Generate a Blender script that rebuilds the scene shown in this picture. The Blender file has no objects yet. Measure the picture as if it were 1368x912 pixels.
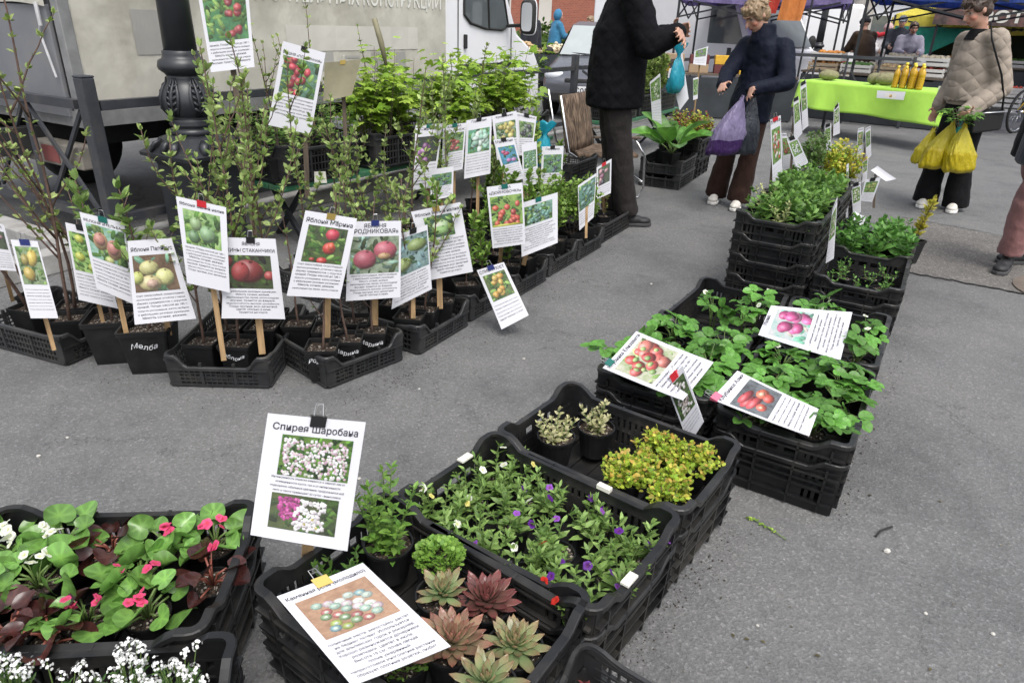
import bpy, bmesh, math, random
import numpy as np
from mathutils import Vector, Matrix, Quaternion

# ------------------------------------------------------------------ camera, sky, sun, exposure
SC = bpy.context.scene
COL = SC.collection
rng = np.random.default_rng(7)
random.seed(7)
F_PX, PITCH, ROLL, CAM_H = 912.0, math.radians(25), math.radians(2), 1.4
_up0 = np.array([0, math.sin(PITCH), math.cos(PITCH)]); _rt0 = np.array([1.0, 0, 0])
CF = np.array([0, math.cos(PITCH), -math.sin(PITCH)])
CR = _rt0*math.cos(ROLL)+_up0*math.sin(ROLL)
CU = _up0*math.cos(ROLL)-_rt0*math.sin(ROLL)
CC = np.array([0, 0, CAM_H])
cd = bpy.data.cameras.new('camera'); cam = bpy.data.objects.new('camera', cd); COL.objects.link(cam)
cd.sensor_width = 36; cd.lens = F_PX/1368*36; cd.clip_end = 500; cd.clip_start = 0.05
m = Matrix.Identity(4)
for i in range(3):
    m[i][0] = CR[i]; m[i][1] = CU[i]; m[i][2] = -CF[i]; m[i][3] = CC[i]
cam.matrix_world = m
SC.camera = cam
W = bpy.data.worlds.new('World'); SC.world = W; W.use_nodes = True
wn = W.node_tree.nodes; wl = W.node_tree.links
SUN_EL, SUN_AZ = math.radians(62), math.radians(160)
sky = wn.new('ShaderNodeTexSky'); sky.sky_type = 'NISHITA'; sky.sun_disc = False
sky.sun_elevation = SUN_EL; sky.sun_rotation = SUN_AZ
sky.air_density = 1.0; sky.dust_density = 4.0; sky.ozone_density = 1.0
hs = wn.new('ShaderNodeHueSaturation'); hs.inputs['Saturation'].default_value = 0.32
wl.new(sky.outputs[0], hs.inputs['Color'])
wl.new(hs.outputs[0], wn['Background'].inputs[0])
wn['Background'].inputs[1].default_value = 0.15
sd = bpy.data.lights.new('sun', 'SUN'); sd.energy = 0.85; sd.angle = math.radians(30); sd.color = (1, 0.97, 0.93)
sun = bpy.data.objects.new('sun', sd); COL.objects.link(sun)
# sky sun_rotation: direction towards the sun is (sin(az), cos(az))
sdir = Vector((math.sin(SUN_AZ)*math.cos(SUN_EL), math.cos(SUN_AZ)*math.cos(SUN_EL), math.sin(SUN_EL)))
sun.rotation_euler = sdir.to_track_quat('Z', 'Y').to_euler(); sun.location = (0, 0, 10)
SC.view_settings.view_transform = 'Standard'; SC.view_settings.look = 'None'
SC.view_settings.exposure = 0.86; SC.view_settings.gamma = 1.0
SC.render.engine = 'CYCLES'
SC.cycles.max_bounces = 5; SC.cycles.diffuse_bounces = 3; SC.cycles.transparent_max_bounces = 8

# ------------------------------------------------------------------ pixel helpers (photo pixel -> direction)
def ray(x, y): return CF+CR*((x-684)/F_PX)+CU*((456-y)/F_PX)
def G(x, y, z=0.0):
    d = ray(x, y); t = (z-CC[2])/d[2]; return CC+d*t
def AT(x, y, Y):
    d = ray(x, y); return CC+d*(Y/d[1])
def V(*a): return np.array(a, float)
UROW = V(0.5, 0.866, 0); NROW = V(0.866, -0.5, 0)
D2R = math.pi/180

# ------------------------------------------------------------------ materials
MATS = {}
def _new(name):
    m = bpy.data.materials.new(name); m.use_nodes = True
    nt = m.node_tree; b = nt.nodes['Principled BSDF']
    return m, nt, b
def noise(nt, scale, detail=4, rough=.55, coord='Object', dims=None):
    tc = nt.nodes.new('ShaderNodeTexCoord'); n = nt.nodes.new('ShaderNodeTexNoise')
    n.inputs['Scale'].default_value = scale; n.inputs['Detail'].default_value = detail; n.inputs['Roughness'].default_value = rough
    if dims is not None:
        mp = nt.nodes.new('ShaderNodeMapping'); mp.inputs['Scale'].default_value = dims
        nt.links.new(tc.outputs[coord], mp.inputs[0]); nt.links.new(mp.outputs[0], n.inputs['Vector'])
    else: nt.links.new(tc.outputs[coord], n.inputs['Vector'])
    return n
def ramp(nt, src, stops):
    r = nt.nodes.new('ShaderNodeValToRGB'); e = r.color_ramp.elements
    while len(e) < len(stops): e.new(.5)
    for el, (p, c) in zip(e, stops):
        el.position = p; el.color = (c[0], c[1], c[2], 1)
    nt.links.new(src, r.inputs[0]); return r
def mixc(nt, fac, a, b, mode='MIX'):
    m = nt.nodes.new('ShaderNodeMix'); m.data_type = 'RGBA'; m.blend_type = mode
    for sock, v in ((m.inputs[0], fac), (m.inputs[6], a), (m.inputs[7], b)):
        if hasattr(v, 'is_linked') or hasattr(v, 'links'): nt.links.new(v, sock)
        elif isinstance(v, (int, float)): sock.default_value = v
        else: sock.default_value = (v[0], v[1], v[2], 1)
    return m.outputs[2]
def bump(nt, b, src, strength, dist):
    n = nt.nodes.new('ShaderNodeBump'); n.inputs['Strength'].default_value = strength; n.inputs['Distance'].default_value = dist
    nt.links.new(src, n.inputs['Height']); nt.links.new(n.outputs[0], b.inputs['Normal']); return n
def mat(name, col, rough=.6, var=.25, scale=8, metal=0, spec=.5, bmp=0, bscale=60, bdist=.002, coord='Object', dust=None, dscale=5, rnd=0):
    """plain procedural material: colour with noise variation, optional dusty patches, optional bump"""
    if name in MATS: return MATS[name]
    m, nt, b = _new(name)
    n = noise(nt, scale, coord=coord)
    lo = [c*(1-var) for c in col]; hi = [min(1, c*(1+var)) for c in col]
    out = ramp(nt, n.outputs[0], [(.3, lo), (.7, hi)]).outputs[0]
    if dust is not None:
        dn = noise(nt, dscale, 6, .65, coord=coord)
        f = ramp(nt, dn.outputs[0], [(.48, (0, 0, 0)), (.75, (1, 1, 1))])
        out = mixc(nt, f.outputs[0], out, dust)
    if rnd:
        oi = nt.nodes.new('ShaderNodeObjectInfo'); out = mixc(nt, 1.0, out, ramp(nt, oi.outputs['Random'], [(0, (1-rnd,)*3), (1, (1+rnd,)*3)]).outputs[0], 'MULTIPLY')
    nt.links.new(out, b.inputs['Base Color'])
    b.inputs['Roughness'].default_value = rough; b.inputs['Metallic'].default_value = metal
    b.inputs['Specular IOR Level'].default_value = spec
    if bmp:
        bn = noise(nt, bscale, 3, coord=coord); bump(nt, b, bn.outputs[0], bmp, bdist)
    MATS[name] = m; return m
def leafmat(name, rough=.5, trans=.3, spec=.4, base=None, rnd=.25, veins=0):
    """foliage: tint from a colour attribute (or a base colour varied per object), partly translucent"""
    if name in MATS: return MATS[name]
    m, nt, b = _new(name)
    if base is None:
        a = nt.nodes.new('ShaderNodeAttribute'); a.attribute_name = 'tint'; src = a.outputs['Color']
    else:
        oi = nt.nodes.new('ShaderNodeObjectInfo')
        lo = [c*(1-rnd) for c in base]; hi = [min(1, c*(1+rnd*1.2)) for c in base]; hi[1] = min(1, hi[1]*1.03)
        src = ramp(nt, oi.outputs['Random'], [(0, lo), (1, hi)]).outputs[0]
        if veins:
            a = nt.nodes.new('ShaderNodeAttribute'); a.attribute_name = 'tint'
            src = mixc(nt, 1.0, src, a.outputs['Color'], 'MULTIPLY')
    n = noise(nt, 40, 3)
    src = mixc(nt, 1.0, src, ramp(nt, n.outputs[0], [(.3, (.8, .8, .8)), (.7, (1.12, 1.12, 1.08))]).outputs[0], 'MULTIPLY')
    nt.links.new(src, b.inputs['Base Color'])
    b.inputs['Roughness'].default_value = rough; b.inputs['Specular IOR Level'].default_value = spec
    tr = nt.nodes.new('ShaderNodeBsdfTranslucent'); nt.links.new(src, tr.inputs[0])
    mx = nt.nodes.new('ShaderNodeMixShader'); mx.inputs[0].default_value = trans
    out = nt.nodes['Material Output']
    nt.links.new(b.outputs[0], mx.inputs[1]); nt.links.new(tr.outputs[0], mx.inputs[2]); nt.links.new(mx.outputs[0], out.inputs[0])
    MATS[name] = m; return m
def attrmat(name, rough=.4, spec=.5, coat=0):
    if name in MATS: return MATS[name]
    m, nt, b = _new(name)
    a = nt.nodes.new('ShaderNodeAttribute'); a.attribute_name = 'tint'
    nt.links.new(a.outputs['Color'], b.inputs['Base Color'])
    b.inputs['Roughness'].default_value = rough; b.inputs['Specular IOR Level'].default_value = spec
    b.inputs['Coat Weight'].default_value = coat; b.inputs['Coat Roughness'].default_value = .25
    MATS[name] = m; return m
def clothmat(name, col, rough=.85, var=.2, wr=.5, quilt=0, qs=9.0, sheen=.15, fine=220, scl=9):
    """cloth: large soft wrinkles, fine weave, optional diamond quilting"""
    if name in MATS: return MATS[name]
    m, nt, b = _new(name)
    n = noise(nt, scl, 4); lo = [c*(1-var) for c in col]; hi = [min(1, c*(1+var)) for c in col]
    src = ramp(nt, n.outputs[0], [(.3, lo), (.7, hi)]).outputs[0]
    nt.links.new(src, b.inputs['Base Color'])
    b.inputs['Roughness'].default_value = rough; b.inputs['Sheen Weight'].default_value = sheen; b.inputs['Specular IOR Level'].default_value = .15
    big = noise(nt, scl*1.3, 5, .6, dims=(1, 1, .55))
    h = nt.nodes.new('ShaderNodeMath'); h.operation = 'MULTIPLY'; h.inputs[1].default_value = wr
    nt.links.new(big.outputs[0], h.inputs[0]); out = h.outputs[0]
    if quilt:
        tc = nt.nodes.new('ShaderNodeTexCoord'); tot = None
        for ang in (45, -45):
            mp = nt.nodes.new('ShaderNodeMapping'); mp.inputs['Rotation'].default_value = (0, ang*D2R, 0)
            mp.inputs['Scale'].default_value = (qs, .35*qs, qs)
            wv = nt.nodes.new('ShaderNodeTexWave'); wv.wave_type = 'BANDS'; wv.bands_direction = 'X'; wv.inputs['Scale'].default_value = 1.0
            wv.inputs['Distortion'].default_value = .6; wv.inputs['Detail Scale'].default_value = 2.0
            nt.links.new(tc.outputs['Object'], mp.inputs[0]); nt.links.new(mp.outputs[0], wv.inputs['Vector'])
            p = nt.nodes.new('ShaderNodeMath'); p.operation = 'POWER'; p.inputs[1].default_value = .35
            nt.links.new(wv.outputs['Fac'], p.inputs[0])
            if tot is None: tot = p.outputs[0]
            else:
                mu = nt.nodes.new('ShaderNodeMath'); mu.operation = 'MULTIPLY'
                nt.links.new(tot, mu.inputs[0]); nt.links.new(p.outputs[0], mu.inputs[1]); tot = mu.outputs[0]
        q = nt.nodes.new('ShaderNodeMath'); q.operation = 'MULTIPLY_ADD'; q.inputs[1].default_value = quilt
        nt.links.new(tot, q.inputs[0]); nt.links.new(out, q.inputs[2]); out = q.outputs[0]
    bump(nt, b, out, .9, .03)
    MATS[name] = m; return m

# ------------------------------------------------------------------ mesh helpers
def tag(o, label=None, cat=None, group=None, kind=None):
    if label: o['label'] = label
    if cat: o['category'] = cat
    if group: o['group'] = group
    if kind: o['kind'] = kind
    return o
def empty(name, loc=(0, 0, 0), rz=0, label=None, cat=None, group=None):
    o = bpy.data.objects.new(name, None); COL.objects.link(o); o.empty_display_size = .05
    o.location = [float(v) for v in loc]; o.rotation_euler = (0, 0, rz)
    return tag(o, label, cat, group)
def link(name, me, material, parent=None, loc=None, rot=None, scale=None):
    o = bpy.data.objects.new(name, me); COL.objects.link(o)
    if material is not None and not me.materials:
        for mm in (material if isinstance(material, (list, tuple)) else [material]): me.materials.append(mm)
    if parent is not None: o.parent = parent
    if loc is not None: o.location = [float(v) for v in loc]
    if rot is not None:
        if isinstance(rot, Quaternion): o.rotation_mode = 'QUATERNION'; o.rotation_quaternion = rot
        else: o.rotation_euler = rot
    if scale is not None: o.scale = scale if hasattr(scale, '__len__') else (scale,)*3
    return o
def frame(d, up=(0, 0, 1)):
    d = np.asarray(d, float); d = d/(np.linalg.norm(d)+1e-12); up = np.asarray(up, float)
    if abs(d@up) > .98: up = np.array([1.0, 0, 0])
    s = np.cross(d, up); s /= np.linalg.norm(s); u = np.cross(s, d); return d, s, u
class MB:
    """collects vertices and faces, builds ONE mesh"""
    def __init__(s): s.v = []; s.f = []; s.m = []; s.c = []
    def add(s, vs, fs, mi=0, col=None):
        o = len(s.v); s.v.extend([tuple(float(q) for q in p) for p in vs]); s.f.extend([tuple(o+i for i in f) for f in fs]); s.m.extend([mi]*len(fs))
        s.c.extend([col if col is not None else (1, 1, 1)]*len(vs)); return s
    def box(s, c, d, rz=0, mi=0, col=None, taper=1.0, R=None):
        x, y, z = d[0]/2, d[1]/2, d[2]/2
        p = [(-x, -y, -z), (x, -y, -z), (x, y, -z), (-x, y, -z), (-x*taper, -y*taper, z), (x*taper, -y*taper, z), (x*taper, y*taper, z), (-x*taper, y*taper, z)]
        if R is not None: p = [np.asarray(R)@np.array(q) for q in p]
        elif rz: p = [(a*math.cos(rz)-b*math.sin(rz), a*math.sin(rz)+b*math.cos(rz), e) for a, b, e in p]
        return s.add([(c[0]+a, c[1]+b, c[2]+e) for a, b, e in p], [(0, 3, 2, 1), (4, 5, 6, 7), (0, 1, 5, 4), (1, 2, 6, 5), (2, 3, 7, 6), (3, 0, 4, 7)], mi, col)
    def bar(s, a, b, w, h, up=(0, 0, 1), mi=0, col=None):
        a = np.asarray(a, float); b = np.asarray(b, float); d, sd, u = frame(b-a, up); p = []
        for q in (a, b):
            for i, j in ((-1, -1), (1, -1), (1, 1), (-1, 1)): p.append(q+sd*i*w/2+u*j*h/2)
        return s.add(p, [(0, 1, 2, 3), (7, 6, 5, 4), (0, 4, 5, 1), (1, 5, 6, 2), (2, 6, 7, 3), (3, 7, 4, 0)], mi, col)
    def tube(s, path, rad, n=6, mi=0, cap=True, col=None, closed=False, sq=None):
        P = [np.asarray(p, float) for p in path]; k = len(P)
        R = list(rad) if hasattr(rad, '__len__') else [rad]*k
        vs = []; up = None
        for i in range(k):
            if closed: t = P[(i+1) % k]-P[i-1]
            else: t = P[min(i+1, k-1)]-P[max(i-1, 0)]
            t = t/(np.linalg.norm(t)+1e-12)
            if up is None:
                _, sd, up = frame(t)
            up = up-t*(up@t); nn = np.linalg.norm(up)
            if nn < 1e-6: _, sd, up = frame(t)
            else: up = up/nn
            sd = np.cross(t, up)
            a1, a2 = sq if sq else (1, 1)
            for j in range(n):
                a = 2*math.pi*j/n; vs.append(P[i]+(sd*math.cos(a)*a1+up*math.sin(a)*a2)*R[i])
        fs = []
        for i in range(k if closed else k-1):
            for j in range(n):
                q = ((i+1) % k)*n; fs.append((i*n+j, q+j, q+(j+1) % n, i*n+(j+1) % n))
        if cap and not closed:
            fs.append(tuple(range(n))); fs.append(tuple((k-1)*n+j for j in range(n-1, -1, -1)))
        return s.add(vs, fs, mi, col)
    def lathe(s, prof, n=24, c=(0, 0, 0), mi=0, col=None, sx=1, sy=1, cap=True):
        vs = []; k = len(prof)
        for r, z in prof:
            for j in range(n):
                a = 2*math.pi*j/n; vs.append((c[0]+r*math.cos(a)*sx, c[1]+r*math.sin(a)*sy, c[2]+z))
        fs = [(i*n+j, i*n+(j+1) % n, (i+1)*n+(j+1) % n, (i+1)*n+j) for i in range(k-1) for j in range(n)]
        if cap: fs += [tuple(range(n-1, -1, -1)), tuple((k-1)*n+j for j in range(n))]
        return s.add(vs, fs, mi, col)
    def loft(s, rings, cap=True, mi=0, col=None):
        n = len(rings[0]); vs = [p for r in rings for p in r]; k = len(rings)
        fs = [(i*n+j, i*n+(j+1) % n, (i+1)*n+(j+1) % n, (i+1)*n+j) for i in range(k-1) for j in range(n)]
        if cap: fs += [tuple(range(n-1, -1, -1)), tuple((k-1)*n+j for j in range(n))]
        return s.add(vs, fs, mi, col)
    def prism(s, poly, z0, z1, mi=0, col=None):
        n = len(poly); vs = [(x, y, z0) for x, y in poly]+[(x, y, z1) for x, y in poly]
        return s.add(vs, [tuple(range(n-1, -1, -1)), tuple(range(n, 2*n))]+[(i, (i+1) % n, n+(i+1) % n, n+i) for i in range(n)], mi, col)
    def ell(s, c, r, n=12, k=8, R=None, mi=0, col=None):
        vs = []; c = np.asarray(c, float)
        for i in range(k+1):
            ph = math.pi*i/k; rr = max(math.sin(ph), .02)
            for j in range(n):
                a = 2*math.pi*j/n; p = np.array([r[0]*rr*math.cos(a), r[1]*rr*math.sin(a), -r[2]*math.cos(ph)])
                if R is not None: p = R@p
                vs.append(c+p)
        fs = [(i*n+j, i*n+(j+1) % n, (i+1)*n+(j+1) % n, (i+1)*n+j) for i in range(k) for j in range(n)]
        fs += [tuple(range(n-1, -1, -1)), tuple(k*n+j for j in range(n))]
        return s.add(vs, fs, mi, col)
    def cap(s, a, b, ra, rb, n=10, k=4, mi=0):
        """tapered capsule"""
        a = np.asarray(a, float); b = np.asarray(b, float); d = b-a; L = np.linalg.norm(d)+1e-9; d = d/L; path = []; rad = []
        for i in range(k+1):
            t = math.pi/2*i/k; path.append(a-d*ra*math.cos(t)); rad.append(max(ra*math.sin(t), ra*.06))
        for i in range(k+1):
            t = math.pi/2*i/k; path.append(b+d*rb*math.sin(t)); rad.append(max(rb*math.cos(t), rb*.06))
        return s.tube(path, rad, n, mi)
    def mesh(s, name, smooth=False, tint=False):
        me = bpy.data.meshes.new(name); me.from_pydata(s.v, [], s.f)
        if any(s.m): me.polygons.foreach_set('material_index', s.m)
        if smooth: me.polygons.foreach_set('use_smooth', [True]*len(s.f))
        if tint:
            a = me.color_attributes.new('tint', 'FLOAT_COLOR', 'POINT')
            a.data.foreach_set('color', np.concatenate([np.array(s.c, float), np.ones((len(s.v), 1))], 1).ravel())
        me.update(); return me
    def build(s, name, material, parent=None, smooth=False, loc=None, rot=None, bevel=0, tint=False):
        o = link(name, s.mesh(name, smooth, tint), material, parent, loc, rot)
        if bevel:
            md = o.modifiers.new('bevel', 'BEVEL'); md.width = bevel; md.segments = 2; md.limit_method = 'ANGLE'
        return o
def npmesh(name, V_, quads, tint=None, smooth=True):
    me = bpy.data.meshes.new(name); n = len(V_); me.vertices.add(n); me.vertices.foreach_set('co', np.asarray(V_, np.float32).ravel())
    k = quads.shape[1]; me.loops.add(quads.size); me.loops.foreach_set('vertex_index', quads.astype(np.int32).ravel())
    me.polygons.add(len(quads)); me.polygons.foreach_set('loop_start', np.arange(0, quads.size, k, dtype=np.int32))
    me.polygons.foreach_set('loop_total', np.full(len(quads), k, np.int32))
    if smooth: me.polygons.foreach_set('use_smooth', np.ones(len(quads), bool))
    me.update(calc_edges=True)
    if tint is not None:
        a = me.color_attributes.new('tint', 'FLOAT_COLOR', 'POINT')
        a.data.foreach_set('color', np.concatenate([tint, np.ones((n, 1))], 1).astype(np.float32).ravel())
    return me
def copy_tree(o, parent=None):
    c = o.copy(); COL.objects.link(c)
    if parent is not None: c.parent = parent
    for ch in list(o.children): copy_tree(ch, c)
    return c
def remeshed(mb, name, voxel, smooth=4, fac=.5, disp=0, dscale=.08):
    """union of closed shapes grown into one continuous surface"""
    me = mb.mesh(name); o = bpy.data.objects.new(name, me); COL.objects.link(o)
    r = o.modifiers.new('r', 'REMESH'); r.mode = 'VOXEL'; r.voxel_size = voxel; r.use_smooth_shade = True
    if smooth:
        q = o.modifiers.new('s', 'SMOOTH'); q.iterations = smooth; q.factor = fac
    if disp:
        tx = bpy.data.textures.new(name+'_t', 'CLOUDS'); tx.noise_scale = dscale; tx.noise_depth = 2
        dm = o.modifiers.new('d', 'DISPLACE'); dm.texture = tx; dm.strength = disp; dm.mid_level = .5; dm.texture_coords = 'LOCAL'
    dg = bpy.context.evaluated_depsgraph_get(); dg.update()
    out = bpy.data.meshes.new_from_object(o.evaluated_get(dg), depsgraph=dg)
    bpy.data.objects.remove(o); out.name = name
    out.polygons.foreach_set('use_smooth', [True]*len(out.polygons)); return out

# ------------------------------------------------------------------ leaves
def _tmpl(pts, faces): return np.array(pts, float), np.array(faces, int)
# leaf lies along +x, width along y, z is the upper side; quads only (last index repeated for triangles is avoided)
LEAF = {
 'ovate': _tmpl([(0, 0, 0), (.3, .27, .05), (.3, 0, -.01), (.3, -.27, .05), (.68, .22, .03), (.68, 0, .0), (.68, -.22, .03), (1, 0, -.08)],
                [(0, 2, 1, 1), (0, 3, 2, 2), (1, 2, 5, 4), (2, 3, 6, 5), (4, 5, 7, 7), (5, 6, 7, 7)]),
 'lance': _tmpl([(0, 0, 0), (.4, .12, .03), (.4, 0, 0), (.4, -.12, .03), (1, 0, -.1)],
                [(0, 2, 1, 1), (0, 3, 2, 2), (1, 2, 4, 4), (2, 3, 4, 4)]),
 'lobed': _tmpl([(0, 0, 0), (.02, .32, .02), (.2, .5, -.03), (.36, .24, .03), (.72, .42, -.04), (.68, .17, .02), (1, 0, -.1), (.68, -.17, .02), (.72, -.42, -.04), (.36, -.24, .03), (.2, -.5, -.03), (.02, -.32, .02), (.38, 0, -.02)],
                [(12, 0, 1, 1), (12, 1, 2, 3), (12, 3, 4, 5), (12, 5, 6, 7), (12, 7, 8, 9), (12, 9, 10, 11), (12, 11, 0, 0)]),
 'round': _tmpl([(0, 0, 0), (.2, .36, .06), (.2, 0, 0), (.2, -.36, .06), (.6, .46, .05), (.6, 0, -.01), (.6, -.46, .05), (.92, .24, -.02), (.92, -.24, -.02), (1, 0, -.05)],
                [(0, 2, 1, 1), (0, 3, 2, 2), (1, 2, 5, 4), (2, 3, 6, 5), (4, 5, 9, 7), (5, 6, 8, 9)]),
}
def leaves(P, A, S, tint, shape='ovate', wid=1.0, roll=.6, upb=1.0, curl=1.0):
    """P positions, A axis directions, S sizes, tint Nx3 -> (V, quads, tints)"""
    T, Fq = LEAF[shape]; P = np.asarray(P, float); A = np.asarray(A, float); N = len(P)
    A = A/(np.linalg.norm(A, axis=1, keepdims=True)+1e-9)
    up = np.tile([0, 0, upb], (N, 1))+rng.normal(0, roll*.6, (N, 3))
    s = np.cross(up, A); s /= np.linalg.norm(s, axis=1, keepdims=True)+1e-9
    u = np.cross(A, s); S = np.broadcast_to(np.asarray(S, float), (N,))
    k = len(T)
    Vv = P[:, None, :]+S[:, None, None]*(T[None, :, 0:1]*A[:, None, :]+wid*T[None, :, 1:2]*s[:, None, :]+curl*T[None, :, 2:3]*u[:, None, :])
    Q = Fq[None]+np.arange(N)[:, None, None]*k
    return Vv.reshape(-1, 3), Q.reshape(-1, 4), np.repeat(np.asarray(tint, float), k, 0)
def leafmesh(name, parts):
    Vs, Qs, Ts, o = [], [], [], 0
    for v, q, t in parts:
        Vs.append(v); Qs.append(q+o); Ts.append(t); o += len(v)
    V_ = np.concatenate(Vs); Q = np.concatenate(Qs); T = np.concatenate(Ts)
    # faces with a repeated last corner become triangles
    me = bpy.data.meshes.new(name)
    tri = Q[:, 2] == Q[:, 3]; me.vertices.add(len(V_)); me.vertices.foreach_set('co', V_.astype(np.float32).ravel())
    lt = np.where(tri, 3, 4); ls = np.concatenate([[0], np.cumsum(lt)[:-1]])
    flat = np.concatenate([Q[i, :lt[i]] for i in range(len(Q))]) if len(Q) < 1 else Q.ravel()[np.concatenate([np.ones((len(Q), 3), bool), ~tri[:, None]], 1).ravel()]
    me.loops.add(len(flat)); me.loops.foreach_set('vertex_index', flat.astype(np.int32))
    me.polygons.add(len(Q)); me.polygons.foreach_set('loop_start', ls.astype(np.int32)); me.polygons.foreach_set('loop_total', lt.astype(np.int32))
    me.polygons.foreach_set('use_smooth', np.ones(len(Q), bool)); me.update(calc_edges=True)
    a = me.color_attributes.new('tint', 'FLOAT_COLOR', 'POINT'); a.data.foreach_set('color', np.concatenate([T, np.ones((len(T), 1))], 1).astype(np.float32).ravel())
    return me
def tints(n, a, b, jit=.15):
    t = rng.random((n, 1)); c = np.array(a)*(1-t)+np.array(b)*t
    return np.clip(c*(1+rng.normal(0, jit, (n, 1))), 0.004, 1)
# ------------------------------------------------------------------ ground
def hx(h):
    h = h.lstrip('#'); c = [int(h[i:i+2], 16)/255 for i in (0, 2, 4)]
    return tuple(v/12.92 if v <= .04045 else ((v+.055)/1.055)**2.4 for v in c)
def asphalt(name, lo, hi, stone=.32, vs=150, tone=(1, 1, 1)):
    m, nt, b = _new(name)
    tc = nt.nodes.new('ShaderNodeTexCoord')
    vo = nt.nodes.new('ShaderNodeTexVoronoi'); vo.inputs['Scale'].default_value = vs
    nt.links.new(tc.outputs['Object'], vo.inputs['Vector'])
    sep = nt.nodes.new('ShaderNodeSeparateColor'); nt.links.new(vo.outputs['Color'], sep.inputs[0])
    agg = ramp(nt, sep.outputs[0], [(0, [lo*t for t in tone]), (.55, [(lo+hi)/2*t for t in tone]), (.93, [hi*t for t in tone]), (.955, [stone*t for t in tone])])
    big = noise(nt, 1.7, 8, .68); bigr = ramp(nt, big.outputs[0], [(.32, (.72, .72, .73)), (.5, (1, 1, 1)), (.68, (1.16, 1.15, 1.12))])
    c = mixc(nt, 1.0, agg.outputs[0], bigr.outputs[0], 'MULTIPLY')
    fine = noise(nt, 420, 2); fr = ramp(nt, fine.outputs[0], [(.3, (.72, .72, .72)), (.7, (1.25, 1.25, 1.25))])
    c = mixc(nt, .8, c, fr.outputs[0], 'MULTIPLY')
    # oily / damp stains
    st = noise(nt, 2.3, 6, .72); sr = ramp(nt, st.outputs[0], [(.62, (0, 0, 0)), (.74, (.5, .5, .5))])
    c = mixc(nt, sr.outputs[0], c, (lo*.55, lo*.55, lo*.56))
    # fine cracks
    v3 = nt.nodes.new('ShaderNodeTexVoronoi'); v3.feature = 'DISTANCE_TO_EDGE'; v3.inputs['Scale'].default_value = 1.1; wn_ = noise(nt, 3, 5, .7); ad = nt.nodes.new('ShaderNodeVectorMath'); ad.operation = 'MULTIPLY_ADD'; ad.inputs[1].default_value = (.6, .6, 0)
    nt.links.new(wn_.outputs['Color'], ad.inputs[0]); nt.links.new(tc.outputs['Object'], ad.inputs[2]); nt.links.new(ad.outputs[0], v3.inputs['Vector'])
    cr = ramp(nt, v3.outputs['Distance'], [(.0, (.55, .55, .55)), (.0045, (0, 0, 0))]); c = mixc(nt, cr.outputs[0], c, (lo*.35, lo*.35, lo*.35))
    # scattered pale grit
    v2 = nt.nodes.new('ShaderNodeTexVoronoi'); v2.inputs['Scale'].default_value = 11; nt.links.new(tc.outputs['Object'], v2.inputs['Vector'])
    g = ramp(nt, v2.outputs['Distance'], [(.02, (.8, .8, .8)), (.032, (0, 0, 0))])
    c = mixc(nt, g.outputs[0], c, (.42, .4, .37))
    nt.links.new(c, b.inputs['Base Color'])
    b.inputs['Roughness'].default_value = .82; b.inputs['Specular IOR Level'].default_value = .35
    h = nt.nodes.new('ShaderNodeMath'); h.operation = 'ADD'
    nt.links.new(vo.outputs['Distance'], h.inputs[0]); nt.links.new(fine.outputs[0], h.inputs[1])
    bump(nt, b, h.outputs[0], .55, .006)
    return m
M_ASPH = asphalt('asphalt', .12, .17, .21, 150, (1.0, 1.0, .995))
M_PATCH = asphalt('asphalt_patch', .095, .17, .25, 120, (1.06, 1.0, .93))
mb = MB(); mb.add([(-120, -60, 0), (120, -60, 0), (120, 160, 0), (-120, 160, 0)], [(0, 1, 2, 3)])
tag(mb.build('ground', M_ASPH), 'worn grey asphalt of the market square', 'ground', kind='structure')
mb = MB()   # browner old strip between the two seams, ragged edges
A0, A1, B0, B1 = G(1205, 291), G(1500, 345), G(1215, 365), G(1500, 418)
top = [A0+(A1-A0)*t+V(0, rng.normal(0, .012), 0) for t in np.linspace(0, 1, 40)]
bot = [B0+(B1-B0)*t+V(0, rng.normal(0, .012), 0) for t in np.linspace(0, 1, 40)]
mb.add([(p[0], p[1], .004) for p in top+bot], [(i, 40+i, 41+i, i+1) for i in range(39)])
tag(mb.build('road', M_PATCH), 'browner asphalt strip between two seams', 'road', kind='structure')
M_TAR = mat('tar', (.018, .018, .018), .7, bmp=.3, bscale=90)
for k, E in enumerate((top, bot)):
    mb = MB()
    for i in range(39):
        a, c = E[i], E[i+1]; w = .006+.004*rng.random()
        mb.add([(a[0], a[1]-w, .0075), (c[0], c[1]-w, .0075), (c[0], c[1]+w, .0075), (a[0], a[1]+w, .0075)], [(0, 1, 2, 3)])
    tag(mb.build('path', M_TAR), 'thin dark seam along the asphalt strip', 'seam', kind='structure')
mb = MB(); c0 = G(1372, 392)
mb.lathe([(.33, 0), (.33, .012), (.27, .014), (.265, .009), (.02, .009)], 40, (c0[0]+.3, c0[1], .001))
tag(mb.build('manhole_cover', mat('rust_iron', (.13, .105, .085), .75, bmp=.4, bscale=80)), 'round rusty brown manhole cover beside the walking person', 'manhole')

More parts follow.
